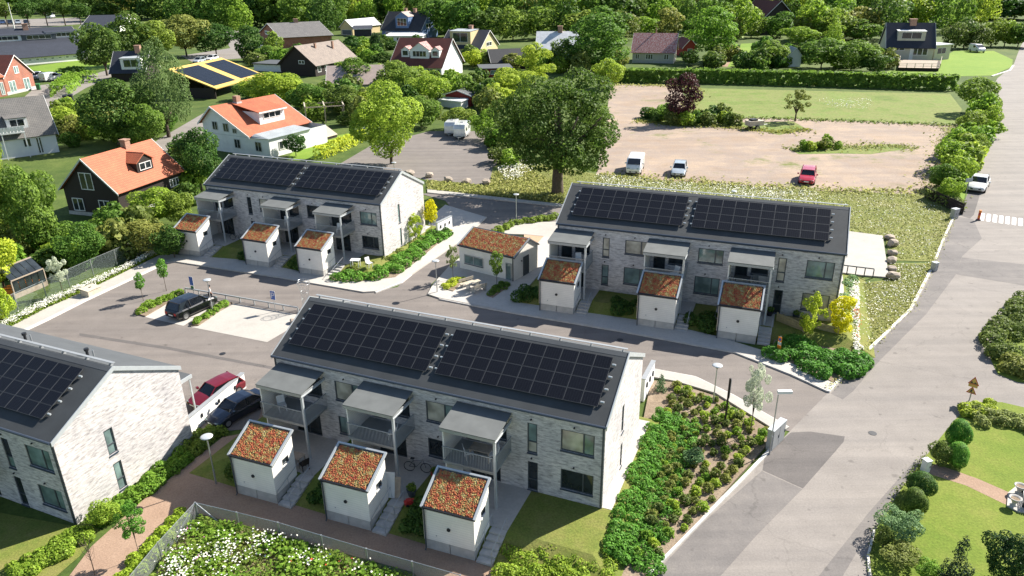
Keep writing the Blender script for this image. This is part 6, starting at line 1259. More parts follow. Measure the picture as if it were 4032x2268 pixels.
table(onb('B3', -1.3, -3.6, .02), BLD['B3'][2]+.3, 'white folding table on the grass by the back left row house', .9, .7, 1.1)
chair(onb('B3', .1, -3.2, .02), BLD['B3'][2]+1.2, 'white garden chair lying beside the white folding table', 1.1, group='garden chairs')
def pot(p, r, h, label, mat='slate'):
    R = empty('plant_pot', p, 0, 1, label, 'pot', 'pots on the terraces'); m = MB(); m.lathe([(r*.7, 0), (r, h*.9), (r*1.05, h), (r*.85, h)], 10); m.build('pot', M[mat], R); put('plant', crown_mesh('round', 'leaf_mid', 1, 260), R, (0, 0, h+r*.7), 0, (r*1.2, r*1.2, r))
for b, lx, ly, mt, t in (('B1', -17.2, -.6, 'red_plastic', 'red pot with a plant by the left terrace wall'), ('B1', -11.2, -3.2, 'slate', 'dark pot on the middle terrace of the nearest row house'), ('B1', -10.6, -1.2, 'red_plastic', 'red pot with a plant on the middle terrace'), ('B2', -2.9, -.5, 'slate', 'dark pot under the lower right window'), ('B2', -4.9, -.5, 'dark', 'black pot beside the narrow dark door')): pot(onb(b, lx, ly, .03), .3, .45, t, mt)
def grill():
    p = onb('B1', -10.9, -4.0, .03); R = empty('toy_car', p, .4, .6, 'red toy car on the middle terrace of the nearest row house', 'toy'); m = MB(); m.box(-.5, .5, -.28, .28, .15, .45); m.box(-.3, .15, -.25, .25, .451, .62); m.build('body', M['red_plastic'], R)
    for x in (-.3, .3):
        for sg in (-1, 1): m = MB(); m.tube([(x, sg*.22, .15), (x, sg*.33, .15)], .15, 10); m.build('wheel', M['tyre'], R)
grill()
def urn(px, py, label):
    p = G(px, py, .06); R = empty('garden_urn', p, 0, 1, label, 'urn', 'stone urns at the garden path'); m = MB(); m.lathe([(.2, 0), (.2, .06), (.1, .12), (.14, .3), (.32, .55), (.36, .58), (.3, .6), (.24, .5)], 16); m.build('bowl', M['concrete'], R, True); m = MB(); m.lathe([(.01, .5), (.24, .52)], 12); m.build('soil', M['soil'], R)
sheet('garden_step', [(2535, 1242), (2556, 1225), (2640, 1250), (2640, 1300), (2560, 1290), (2532, 1275)], .012, 'paving', .05)
urn(2562, 1241, 'upper stone urn at the right end of the garden path'); urn(2549, 1272, 'lower stone urn at the right end of the garden path')
def bench_right():
    p = G(2585, 1262, .07); R = empty('garden_bench', p, math.radians(60), 1.1, 'white slatted garden bench cut by the right edge', 'bench')
    for i in range(6): m = MB(); m.box(-.8, .8, -.3+.1*i, -.3+.1*i+.07, .42, .45); m.build('slat', M['white'], R)
    for x in (-.7, .7): m = MB(); m.box(x-.03, x+.03, -.3, .3, 0, .419); m.build('leg', M['dark'], R)
bench_right()
def pergola():
    A, B_ = G(772, 312), G(868, 306); d = B_-A; L = d.length; R = empty('pergola', A, math.atan2(d.y, d.x), 1, 'bare wooden pergola in the villa garden', 'pergola'); H = height_at(A, 270)
    for x in (0, L*.5, L):
        for y in (0, 5): m = MB(); m.box(x-.12, x+.12, y-.12, y+.12, 0, H-.2); m.build('post', M['wood_deck'], R)
        m = MB(); m.box(x-.12, x+.12, -.6, 5.6, H+.001, H+.25); m.build('beam', M['wood_pale'], R)
    for y in (0, 5): m = MB(); m.box(-.3, L+.3, y-.1, y+.1, H-.2, H); m.build('beam', M['wood_deck'], R)
pergola()
def deck(px, z, label, mat='wood_deck', n_=10, rail=None):
    P = [G(*q) for q in px]; A, B_, Dd = P[0], P[1], P[3]; R = empty('wooden_deck', A, 0, 1, label, 'deck')
    for i in range(n_):
        a = A+(Dd-A)*(i/n_)-A; b = B_+(P[2]-B_)*(i/n_)-A; a2 = A+(Dd-A)*((i+.9)/n_)-A; b2 = B_+(P[2]-B_)*((i+.9)/n_)-A
        m = MB(); m.prism([(a.x, a.y), (b.x, b.y), (b2.x, b2.y), (a2.x, a2.y)], z-.08, z); m.build('plank', M[mat], R)
    m = MB(); q = [(p-A) for p in P]; c_ = sum((Vector(v) for v in q), Vector())/4; m.prism([((v.x-c_.x)*.97+c_.x, (v.y-c_.y)*.97+c_.y) for v in q], 0, z-.081); m.build('base', M['wood_dark'], R)
    if rail:
        for a, b in rail:
            va, vb = q[a], q[b]; k = 5
            for i in range(k+1): v = va+(vb-va)*(i/k); m = MB(); m.box(v.x-.07, v.x+.07, v.y-.07, v.y+.07, z+.001, z+1.3); m.build('rail_post', M['wood_pale'], R)
            for zz in (.5, .9, 1.3): m = MB(); m.tube([va+Vector((0, 0, z+zz)), vb+Vector((0, 0, z+zz))], .07, 4); m.build('rail', M['wood_pale'], R)
deck([(2258, 178), (2362, 180), (2366, 160), (2262, 158)], 1.0, 'wooden deck with railing before the beige dormered house', 'wood_deck', 8, [(0, 1), (1, 2), (3, 0)])
deck([(755, 372), (850, 345), (820, 322), (735, 345)], .6, 'pale wooden deck beside the orange roofed villa', 'wood_pale', 12)
def ladder():
    p = onb('B2', -12.6, -3.2, .02); R = empty('ladder', p, BLD['B2'][2], 1, 'light metal stepladder near the middle shed of the right row house', 'ladder'); 
    for x in (-.2, .2): m = MB(); m.tube([(x, 0, 0), (x, .5, 1.9)], .03, 5); m.build('stile', M['metal_light'], R)
    for i in range(5): m = MB(); m.box(-.2, .2, .1*i+.04, .1*i+.12, .3+.33*i, .34+.33*i); m.build('rung', M['metal_light'], R)
ladder()
def trailer():
    p = G(1896, 325); R = empty('trailer', p, .3, 1.6, 'small pale trailer at the back of the gravel lot', 'trailer'); m = MB(); m.box(-1.0, 1.0, -.6, .6, .5, 1.1); m.build('box', M['wood_pale'], R); m = MB(); m.box(-.6, .2, -.4, .4, 1.101, 1.3); m.build('load', M['dark'], R)
    for sg in (-1, 1): wheel_parts(R, 0, sg*.7, .3, sg)
    m = MB(); m.tube([(1.0, 0, .5), (1.9, 0, .5)], .05, 6); m.build('draw_bar', M['steel'], R)
trailer()
def flagpole():
    p = G(42, 92); R = empty('flagpole', p, 0, 1, 'white flagpole before the dark school roofs', 'flagpole'); H = height_at(p, 10); m = MB(); m.tube([(0, 0, 0), (0, 0, H)], .3, 7, .15); m.build('pole', M['white'], R); m = MB(); m.lathe([(.05, H), (.35, H+.3), (.05, H+.6)], 8); m.build('finial', M['metal_light'], R)
flagpole()
def person():
    p = G(532, 759); R = empty('person', p, math.radians(-60), 1.0, 'person in a white top and dark trousers behind the black SUV', 'person')
    J = {'pel': (0, 0, .95), 'sp': (0, .01, 1.15), 'ch': (0, .02, 1.36), 'nk': (0, .03, 1.5), 'hd': (0, .05, 1.6), 'tp': (0, .06, 1.72)}
    vs = []; es = []; rs = []; ix = {}
    def V(n_, co_, r): ix[n_] = len(vs); vs.append(co_); rs.append(r)
    for n_, r in (('pel', .15), ('sp', .13), ('ch', .16), ('nk', .06), ('hd', .10), ('tp', .075)): V(n_, J[n_], r)
    for s_ in (-1, 1):
        for n_, co_, r in (('hip', (.1*s_, 0, .9), .1), ('kn', (.11*s_, .06*s_, .5), .065), ('an', (.11*s_, -.02*s_, .09), .045), ('toe', (.12*s_, .13-.02*s_, .04), .04), ('sh', (.19*s_, .02, 1.42), .07), ('el', (.25*s_, .0, 1.14), .05), ('wr', (.23*s_, .14, .93), .035), ('ha', (.22*s_, .2, .86), .04)): V(n_+str(s_), co_, r)
    E = [('pel', 'sp'), ('sp', 'ch'), ('ch', 'nk'), ('nk', 'hd'), ('hd', 'tp')]
    for s_ in ('-1', '1'): E += [('pel', 'hip'+s_), ('hip'+s_, 'kn'+s_), ('kn'+s_, 'an'+s_), ('an'+s_, 'toe'+s_), ('ch', 'sh'+s_), ('sh'+s_, 'el'+s_), ('el'+s_, 'wr'+s_), ('wr'+s_, 'ha'+s_)]
    def skin(name, keep, infl, mat, sub=1):
        names = [n_ for n_ in ix if n_ in keep]; mp = {n_: i for i, n_ in enumerate(names)}
        me = bpy.data.meshes.new(name); me.from_pydata([vs[ix[n_]] for n_ in names], [(mp[a], mp[b]) for a, b in E if a in mp and b in mp], []); o = put(name, me, R); md = o.modifiers.new('skin', 'SKIN')
        for i, n_ in enumerate(names): r = rs[ix[n_]]+infl; me.skin_vertices[0].data[i].radius = (r, r*.85)
        me.skin_vertices[0].data[0].use_root = True; sb = o.modifiers.new('sub', 'SUBSURF'); sb.levels = sb.render_levels = sub; me.materials.append(M[mat]); return o
    skin('body', set(ix), 0, 'skin'); skin('shirt', {'pel', 'sp', 'ch', 'sh-1', 'sh1', 'el-1', 'el1'}, .018, 'shirt_white')
    skin('trousers', {'pel', 'hip-1', 'hip1', 'kn-1', 'kn1', 'an-1', 'an1'}, .02, 'black_cloth')
    m = MB(); m.lathe([(.06, 1.6), (.118, 1.64), (.12, 1.72), (.08, 1.79), (.01, 1.81)], 10, (0, .035, 0)); m.build('hair', M['black_cloth'], R, True)
person()

# ------------------------------------------------------------------ trees
# the big oak
def oak():
    b = G(1402, 487); H = height_at(b, 165); R = empty('oak_tree', b, 0, 1, 'huge dark green oak with a thick trunk above the right row house', 'tree'); rad = 335*mpp(b+Vector((0, 0, H*.5)))/2
    m = MB(); tr = .85; zc = H*.26
    m.tube([(0, 0, -.1), (.05, 0, .5), (0, .1, zc*.5), (.1, 0, zc)], tr*1.15, 12, tr*.8); 
    for i in range(9):
        a = i*.698+.2; l = rad*random.uniform(.5, .8); m.tube([(0, 0, zc*.92), (l*.35*math.cos(a), l*.35*math.sin(a), zc+H*.12), (l*math.cos(a), l*math.sin(a), zc+H*random.uniform(.2, .42))], .5, 6, .1)
    m.tube([(0, 0, zc), (.2, .1, H*.5), (0, 0, H*.8)], .75, 7, .12); m.build('trunk', M['bark'], R, True)
    put('crown', crown_mesh('oak', 'leaf_oak', 1, 22000), R, (0, 0, H*.55), 0, (rad, rad*.95, H*.47))
M['leaf_oak'] = leafmat('leaf_oak', (.06, .125, .02, 1), (.185, .285, .05, 1), .42, .0)
oak()
T = tree
# left gardens, front to back
T(18, 640, 275, 130, 'tall leafy tree on the left edge above the greenhouse', 'leaf_mid', 'tall', 6000, .05)
T(105, 640, 385, 150, 'wide leafy tree between left edge and brown house', 'leaf_mid', 'round', 6000, .1)
T(14, 735, 570, 120, 'yellow-green tree beside the greenhouse at left edge', 'leaf_lime', 'round', 4000, .12)
T(10, 820, 720, 70, 'yellow-green bush tree at left edge below the greenhouse', 'leaf_lime', 'round', 2600, .1)
T(160, 742, 640, 66, 'pale silver leaved young tree behind the left fence', 'leaf_pale', 'airy', 5000, .3, 'young_tree', tr=.02)
T(215, 682, 560, 120, 'rounded green tree behind the left fence', 'leaf_mid', 'round', 5000, .05)
T(150, 640, 540, 110, 'green tree left of the brown house lawn', 'leaf_mid', 'round', 3600, .05)
T(392, 570, 462, 130, 'bright green shrubby tree beside the brown house', 'leaf_light', 'round', 5000, .08)
T(455, 565, 470, 90, 'green shrubby tree left of the back left row house', 'leaf_mid', 'round', 3600, .08)
T(372, 640, 545, 120, 'olive green tree overhanging the fence end', 'leaf_olive', 'round', 4200, .15)
T(440, 650, 560, 90, 'dark shrubby tree squeezed against the leftmost cream shed', 'leaf_dark', 'round', 3000, .05)
T(507, 478, 303, 135, 'dense dark green tree left of the white villa', 'leaf_dark', 'round', 6500, .08)
T(745, 392, 330, 60, 'small dark green tree at the villa wing', 'leaf_dark', 'round', 2600, .12)
T(985, 412, 198, 182, 'large bright green tree between villa and caravans', 'leaf_light', 'round', 8000, .08, seed=2)
T(425, 345, 84, 150, 'tall weeping birch left of the solar carport', 'leaf_birch', 'weep', 8000, .08)
T(300, 365, 178, 195, 'broad dark maple in front of the small black roofed house', 'leaf_dark', 'round', 8000, .06, seed=1)
T(385, 370, 250, 100, 'rounded green tree under the weeping birch', 'leaf_mid', 'round', 3600, .08)
T(180, 340, 262, 110, 'light green tree beside the grey roofed villa', 'leaf_light', 'round', 3600, .05)
T(262, 352, 300, 80, 'small light green tree below the dark maple', 'leaf_light', 'round', 2600, .05)
T(330, 372, 310, 90, 'green tree behind the brown house ridge', 'leaf_mid', 'round', 3000, .05)
T(462, 415, 340, 70, 'green tree at the drive behind the brown house', 'leaf_mid', 'round', 2600, .05)
T(270, 190, 42, 125, 'dark tree right of the long white school building', 'leaf_dark', 'round', 4000, .12)
T(335, 165, 22, 120, 'dark tree above the small black roofed house', 'leaf_dark', 'round', 3600, .1)
T(395, 160, 40, 120, 'green tree behind the weeping birch', 'leaf_mid', 'round', 3600, .1)
T(470, 142, 20, 130, 'olive tree above the yard cars', 'leaf_olive', 'round', 3600, .1)
T(545, 140, 48, 110, 'dark green tree beside the yard cars', 'leaf_dark', 'round', 3600, .08)
T(632, 152, 55, 78, 'narrow dark tree left of the grey roofed brick house', 'leaf_dark', 'tall', 3000, .05)
T(680, 155, 108, 70, 'small green tree below the grey roofed brick house', 'leaf_mid', 'round', 2200, .08)
T(690, 262, 170, 165, 'wide yellow-green tree behind the villa roof', 'leaf_light', 'round', 5500, .05)
T(625, 250, 205, 80, 'green bushy tree below the solar carport', 'leaf_mid', 'round', 2600, .05)
T(775, 285, 200, 105, 'green tree left of the pergola', 'leaf_mid', 'round', 3600, .05)
T(862, 290, 205, 110, 'dark green tree behind the pergola', 'leaf_dark', 'round', 3600, .05)
T(895, 225, 132, 100, 'green tree in front of the pink roofed house', 'leaf_mid', 'round', 3600, .05)
T(1010, 235, 150, 120, 'green tree in front of the red roofed white house', 'leaf_mid', 'round', 3600, .05)
T(1075, 265, 175, 110, 'light green tree left of the red shed', 'leaf_light', 'round', 3200, .05)
T(1060, 320, 230, 110, 'green tree above the caravans', 'leaf_mid', 'round', 3600, .05)
T(1215, 352, 272, 70, 'light green bushy tree right of the caravans', 'leaf_light', 'round', 3200, .05)
T(1150, 325, 262, 90, 'green bushy tree behind the caravans', 'leaf_mid', 'round', 3000, .05)
T(1290, 250, 160, 140, 'yellow-green tree left of the oak crown', 'leaf_light', 'round', 4600, .05)
T(1345, 215, 98, 130, 'pale green tree behind the oak crown', 'leaf_light', 'airy', 4600, .05)
T(1190, 170, 120, 60, 'lime green tree between the yellow house and red outbuilding', 'leaf_lime', 'round', 2400, .08)
T(948, 140, 78, 36, 'dark cypress beside the yellow garage', 'leaf_deep', 'tall', 1800, .02, 'conifer')
T(965, 165, 125, 70, 'dark green bush tree left of the red roofed white house', 'leaf_dark', 'round', 2200, .04)
T(925, 165, 118, 60, 'light green bush tree right of the bungalow', 'leaf_light', 'round', 2200, .04)
T(735, 150, 115, 60, 'green bush tree above the bungalow gable', 'leaf_mid', 'round', 1800, .04)
T(1490, 180, 22, 170, 'tall bright green tree behind the white roofed house', 'leaf_mid', 'tall', 5200, .05)
T(1430, 178, 95, 110, 'dark green tree above the oak', 'leaf_dark', 'round', 3200, .05)
T(1535, 222, 140, 95, 'light green tree at the left end of the long hedge', 'leaf_light', 'round', 3200, .05)
T(1540, 165, 70, 80, 'green tree between white roofed house and cream cottage', 'leaf_mid', 'tall', 2600, .05)
T(1790, 152, 4, 135, 'tall light green tree right of the small red shed', 'leaf_light', 'tall', 5200, .12)
T(1735, 165, 120, 60, 'dark bush tree before the small red shed', 'leaf_dark', 'round', 1800, .03)
T(1712, 310, 176, 98, 'dark copper red maple at the edge of gravel lot', 'leaf_copper', 'tall', 4600, .1)
T(2000, 305, 222, 72, 'small sparse olive tree on the lot verge', 'leaf_olive', 'airy', 2200, .25, tr=.06)
T(1945, 168, 98, 90, 'green tree left of the small white shed', 'leaf_mid', 'round', 2600, .05)
T(2065, 172, 82, 120, 'green tree right of the small white shed', 'leaf_mid', 'round', 3600, .04)
T(2140, 178, 95, 130, 'broad green tree left of the beige dormered house', 'leaf_mid', 'round', 3600, .04)
T(2200, 182, 125, 80, 'green bush tree against the beige dormered house', 'leaf_dark', 'round', 2400, .03)
T(2095, 120, 20, 80, 'light green tree above the hedge gardens', 'leaf_light', 'cone', 2600, .05, 'conifer')
T(2010, 110, 60, 100, 'light green tree before the dark brown villa', 'leaf_light', 'round', 2600, .04)
# hedge trees along the road
for i, (x, y, t, w_, mt, lb) in enumerate([(2455, 285, 178, 105, 'leaf_mid', 'tall green tree where the long hedge meets the road'), (2478, 330, 262, 70, 'leaf_light', 'light green bush tree on the road verge below the hedge corner'), (2440, 345, 268, 80, 'leaf_mid', 'green bush tree at the meadow corner'), (2425, 385, 315, 85, 'leaf_light', 'light green bush tree by the road, halfway up the lot'),
        (2450, 400, 335, 60, 'leaf_mid', 'green bush tree on the grass verge of the road'), (2390, 430, 345, 95, 'leaf_light', 'bright green bush tree at the lot edge'), (2410, 470, 385, 80, 'leaf_light', 'bright green bush tree above the white car'), (2365, 475, 400, 70, 'leaf_mid', 'green bush tree at the lower corner of gravel lot'), (2385, 510, 440, 70, 'leaf_light', 'bright green bush tree before the dark plank fence')]):
    T(x, y, t, w_, lb, mt, 'round', 3000, .03)
# young trees
T(361, 757, 683, 30, 'left young tree in the parking bed', 'leaf_green', 'tall', 1300, .38, 'young_tree', tr=.018)
T(419, 732, 646, 32, 'right young tree in the parking bed', 'leaf_green', 'tall', 1300, .38, 'young_tree', tr=.018)
T(1140, 704, 616, 46, 'sparse pale young tree left of the picnic table', 'leaf_birch', 'airy', 900, .32, 'young_tree', tr=.016)
T(1250, 722, 627, 42, 'green young tree right of the picnic table', 'leaf_mid', 'tall', 1300, .32, 'young_tree', tr=.016)
T(1887, 1093, 904, 96, 'silver leaved young tree in the shrub bed', 'leaf_pale', 'airy', 7000, .3, 'young_tree', tr=.014)
T(1086, 598, 496, 40, 'bright yellow young tree beside the white gable', 'leaf_yellow', 'tall', 1600, .35, 'young_tree', tr=.016)
T(1046, 618, 535, 56, 'lime leaved young tree against the white gable', 'leaf_lime', 'airy', 1600, .2, 'young_tree', tr=.016)
T(2108, 850, 735, 82, 'bright yellow tree at the corner of the right row house', 'leaf_yellow', 'tall', 3600, .1, 'young_tree', tr=.018)
T(2032, 858, 733, 92, 'lime leaved tree before the lower right window', 'leaf_lime', 'airy', 3200, .15, 'young_tree', tr=.018)
T(352, 1402, 1266, 105, 'leaning green young tree on the brown gravel path', 'leaf_green', 'airy', 3200, .38, 'young_tree', tr=.012)
def sapling():
    b = G(239, 1446); R = empty('bare_sapling', b, 0, 1, 'bare leafless sapling at the bottom left of the path', 'tree'); m = MB(); m.tube([(0, 0, 0), (.03, 0, 1.2), (0, .05, 2.2)], .03, 5, .01)
    for i in range(16): a = i*2.4; z = .9+i*.075; m.tube([(0, 0, z), (.25*math.cos(a), .25*math.sin(a), z+.35), (.32*math.cos(a), .32*math.sin(a), z+.7)], .012, 4, .004)
    m.build('branches', M['bark'], R)
sapling()
# the wood behind the village: near rows tree by tree
random.seed(21)
SEG = [(240, 'above the far car park'), (420, 'above the school roofs'), (640, 'above the yard cars'), (840, 'behind the grey roofed brick house'), (960, 'behind the yellow garage'), (1100, 'behind the blue house'), (1250, 'behind the pale yellow house'), (1460, 'behind the pale sheet roof'), (1580, 'left of the cream cottage'), (1760, 'behind the cream cottage'), (1880, 'left of the dark brown villa'), (2010, 'behind the dark brown villa'), (2220, 'behind the hedge gardens'), (2400, 'behind the beige dormered house'), (9999, 'at the top right corner')]
TONE = {'leaf_dark': 'dark green', 'leaf_mid': 'green', 'leaf_deep': 'blackish green', 'leaf_light': 'bright green', 'leaf_olive': 'olive green'}
FORM = {'round': 'rounded', 'tall': 'upright', 'weep': 'drooping', 'cone': 'pointed'}
def wl(x, row, mt, kd): return f"{TONE[mt]} {FORM[kd]} tree {'at the edge' if row > 70 else 'deep inside'} of the wood {next(t for q, t in SEG if x < q)}"
mats = ['leaf_dark', 'leaf_mid', 'leaf_mid', 'leaf_mid', 'leaf_dark', 'leaf_mid', 'leaf_light', 'leaf_olive', 'leaf_light']
for row, x0, x1, st, hh in ((104, 1560, 2230, 75, 60), (98, 1120, 2230, 60, 92), (84, 560, 1130, 58, 84), (80, 1080, 2420, 50, 100), (64, 420, 2500, 44, 92), (48, -30, 2640, 46, 78), (34, -60, 2660, 50, 66)):
    x = x0
    while x < x1:
        yy = row+random.uniform(-5, 5); w_ = random.uniform(88, 145)
        if row >= 60 and (1570 < x < 1770 or 640 < x < 780 and row > 80 or 840 < x < 1080 and row > 70 or 1880 < x < 2000 and row > 70): w_ *= .7; yy -= 14
        far = row < 50
        if not (far and x < 240 and row > 40): T(x, yy, yy-hh*random.uniform(.95, 1.45), w_, wl(x, row, *(mk := (random.choice(mats), random.choice(['round', 'round', 'tall', 'weep', 'cone' if row > 60 and random.random() < .3 else 'round'])))), mk[0], mk[1], 1700, .0, 'woodland_tree', 'trees of the wood behind the village')
        x += st*random.uniform(.75, 1.25)
for x, od in zip(range(2390, 2600, 34), ('first', 'second', 'third', 'fourth', 'fifth', 'sixth', 'seventh')): T(x, 122-(x-2390)*.02+random.uniform(-4, 4), 40+random.uniform(-14, 20), 78, f'{od} leafy tree rightwards from the beige dormered house', random.choice(mats), 'round', 1800, .02, 'woodland_tree', 'trees of the wood on the right')
for x, od in zip((20, 75, 120, 165, 205), ('leftmost', 'second', 'third', 'fourth', 'rightmost')): T(x, 66+random.uniform(-4, 4), random.uniform(-12, 2), 66, f'{od} of the row of trees shading the far car park', 'leaf_dark', 'round', 2000, .3, 'park_tree', 'trees of the far car park')
# garden shrubs that fill the village gardens
def fill(pp, n_0, lo, hi, label, group, ms=('leaf_mid', 'leaf_light', 'leaf_dark', 'leaf_olive')):
    poly = [(q.x, q.y) for q in pts2(pp)]
    gh = G(85, 742)
    for q in scatter(poly, int(n_0*1.5)):
        if (q[0]-gh.x)**2+(q[1]-gh.y)**2 < 36: continue
        r = random.uniform(lo, hi)*1.3; mt = random.choice(ms); tone = {'leaf_mid': 'mid green', 'leaf_light': 'bright green', 'leaf_dark': 'dark green', 'leaf_olive': 'olive'}[mt]; lab = label.replace('bright green', 'green').replace('green', tone, 1) if 'green' in label else tone+' '+label; bush_w((q[0], q[1], 0), r, r*random.uniform(1.2, 2.0), ('large ' if r > (lo+hi)*.62 else 'small ')+lab.replace('low ', ''), mt, 700, 'garden_shrub', group)
fill([(0, 640), (140, 640), (330, 580), (400, 560), (395, 615), (240, 690), (60, 770), (0, 790)], 26, 1.2, 2.2, 'green shrub in the garden behind the left fence', 'shrubs behind the left fence')
fill([(140, 270), (260, 280), (420, 300), (440, 400), (350, 350), (170, 400)], 22, 1.4, 2.6, 'green shrub in the gardens round the dark maple', 'shrubs round the maple')
fill([(520, 260), (760, 240), (900, 240), (1100, 240), (1110, 300), (900, 320), (780, 300), (690, 240)], 34, 1.6, 3.0, 'green shrub in the gardens behind the villa', 'shrubs behind the villa')
fill([(840, 190), (980, 200), (1180, 215), (1220, 195), (1300, 205), (1240, 300), (1100, 240), (860, 230)], 30, 1.8, 3.2, 'green shrub below the red roofed white house', 'shrubs in the middle gardens')
fill([(600, 140), (980, 110), (1230, 150), (1560, 165), (1560, 190), (1230, 190), (980, 150), (640, 170)], 34, 2.0, 3.8, 'green shrub among the upper village gardens', 'shrubs in the upper gardens')
fill([(1780, 150), (2230, 150), (2230, 178), (1800, 180)], 26, 2.0, 4.0, 'green shrub along the back of the long hedge', 'shrubs behind the long hedge')
fill([(1240, 330), (1300, 330), (1300, 420), (1245, 430)], 8, 1.2, 2.2, 'green shrub under the left side of the oak', 'shrubs under the oak')
fill([(480, 470), (510, 440), (470, 400), (440, 420), (450, 520), (480, 520)], 10, 1.2, 2.2, 'green shrub beside the brown house gable', 'shrubs beside the brown house')
fill([(240, 555), (330, 550), (350, 575), (250, 580)], 8, .8, 1.3, 'green shrub under the deck of the brown house', 'shrubs below the brown house')
fill([(2400, 380), (2470, 300), (2490, 260), (2500, 300), (2450, 420), (2400, 480), (2360, 480)], 16, 1.4, 2.6, 'bright green shrub on the verge between lot and road', 'shrubs on the road verge', ('leaf_light', 'leaf_mid', 'leaf_light'))
fill([(1600, 302), (1640, 292), (1720, 300), (1870, 306), (1860, 318), (1700, 318)], 18, .9, 1.8, 'low green shrub on the verge across the gravel lot', 'shrubs across the gravel lot')
fill([(2010, 372), (2100, 364), (2110, 378), (2020, 382)], 6, .6, 1.1, 'low weedy shrub on the open gravel', 'weeds on the gravel lot', ('leaf_olive', 'leaf_light'))
# hedges
hb = G(1900, 212); hedge_line([(1555, 205), (1800, 208), (2100, 216), (2400, 226)], 4.0, height_at(hb, 180), 'leaf_mid', 'long clipped hedge across the meadow top', 70, size=1.1, wav=.06)
hedge_line([(800, 402), (860, 378), (912, 352)], 1.6, 2.0, 'leaf_lime', 'yellow-green thuja hedge beside the dark drive', 90, size=.4)
hedge_line([(150, 245), (185, 212), (240, 205)], 4, 3.0, 'leaf_light', 'light green hedge along the village street', 30, size=.8)
hedge_line([(155, 196), (190, 190), (215, 188)], 3, 2.6, 'leaf_mid', 'clipped green hedge right of the white van', 30, size=.8)
hedge_line([(2338, 500), (2415, 530)], 1.4, 1.3, 'leaf_olive', 'overgrown plants along the dark plank fence', 60, size=.4)

# ------------------------------------------------------------------ planting beds near the houses
random.seed(5)
def lobes_along(px, w_, n_, r0, r1, z=.0, hz=.8):
    P = pts2(px); out = []; Ls = [(b-a).length for a, b in zip(P[:-1], P[1:])]; tot = sum(Ls)
    for i in range(n_):
        t = tot*(i+random.random())/n_; k = 0
        while k < len(Ls)-1 and t > Ls[k]: t -= Ls[k]; k += 1
        a, b = P[k], P[k+1]; d = (b-a).normalized(); s = Vector((-d.y, d.x, 0)); p = a+d*min(t, Ls[k])+s*random.uniform(-w_/2, w_/2); r = random.uniform(r0, r1)
        out.append((p.x, p.y, z+r*hz*.5, r, r, r*hz))
    return out
gcl = []
for i in range(330):
    lx = random.uniform(.95, 3.9); ly = random.uniform(-4.2, 11.0); p = gl('B1', lx+max(0, -ly)*.12, ly); r = random.uniform(.22, .42); gcl.append((p.x, p.y, max(.1, Z0*(1-(lx-.8)/2.2))+r*.3, r, r, r*.8))
cover('ground_cover', gcl, 34000, 'leaf_green', .13, 'thick bright green ground cover along the nearest gable', 'ground cover')
cover('ground_cover', lobes_along([(1265, 1412), (1330, 1425), (1430, 1432), (1540, 1445)], 2.4, 80, .3, .5, .1), 10000, 'leaf_light', .13, 'yellow-green low planting at the bottom below the lawn', 'ground cover')
cover('ground_cover', lobes_along([(1960, 880), (2020, 900), (2100, 940), (2120, 900)], 3.6, 80, .45, .8, .12), 13000, 'leaf_green', .2, 'dense green juniper at the corner of the right row house', 'ground cover')
cover('ground_cover', lobes_along([(2130, 830), (2125, 740), (2128, 700)], 1.2, 20, .4, .7, .12), 3000, 'leaf_juniper', .2, 'green planting strip along the right gable', 'ground cover')
cover('ground_cover', lobes_along([(850, 700), (920, 705), (990, 680), (1060, 625), (1110, 592)], 2.2, 80, .4, .7, .11), 12000, 'leaf_green', .19, 'bright green mounds around the back left gable', 'ground cover')
cover('ground_cover', lobes_along([(880, 690), (960, 665), (1040, 610)], 1.4, 26, .4, .65, .11), 4000, 'leaf_olive', .19, 'olive planting close to the back left gable', 'ground cover')
bed = [(1650, 1090), (1700, 975), (1800, 1010), (1930, 1092), (1905, 1130), (1760, 1300), (1640, 1420), (1600, 1410), (1640, 1200)]
bp = [(q.x, q.y) for q in pts2(bed)]; placed = []
for q in scatter(bp, 900):
    if all((q[0]-a)**2+(q[1]-b)**2 > .60**2 for a, b in placed):
        placed.append((q[0], q[1]))
for (x, y) in placed[:170]:
    r = random.uniform(.28, .48); mt = random.choice(['leaf_olive', 'leaf_olive', 'leaf_light']); bush_w((x, y, .1), r, r*1.6, 'small olive green shrub in the bare bed by the road' if mt == 'leaf_olive' else 'small bright green shrub in the bare bed by the road', mt, 260, 'bed_shrub', 'shrubs in the roadside bed')
bush(1742, 1172, 1128, 62, 'largest rounded grey-green shrub in the roadside bed', 'leaf_juniper', 'round', 1500, 'bed_shrub')
bush(1662, 985, 940, 40, 'small upright conifer beside the white screen wall', 'leaf_juniper', 'cone', 900, 'conifer')
for b, xs in (('B1', (-21.4, -14.83, -8.25)), ('B2', (-22.97, -14.75, -8.55)), ('B3', (-21.5, -12.35, -5.65))):
    y0 = {'B1': -6.5, 'B2': -5.4, 'B3': -6.7}[b]
    for i, lx in enumerate(xs):
        lob = []
        for k in range(12):
            p = gl(b, lx-.25-random.uniform(.2, 1.35 if b != 'B2' else 2.2), y0+random.uniform(0, 2.3)); r = random.uniform(.4, .65)*BLD[b][3]; lob.append((p.x, p.y, .45+r*.2, r, r, r*.9))
        cover('shrub_clump', lob, 2200, 'leaf_dark', .17*BLD[b][3], f'dark green shrubs left of the {which[i]} shed of the {hn[b]}', 'shrubs')
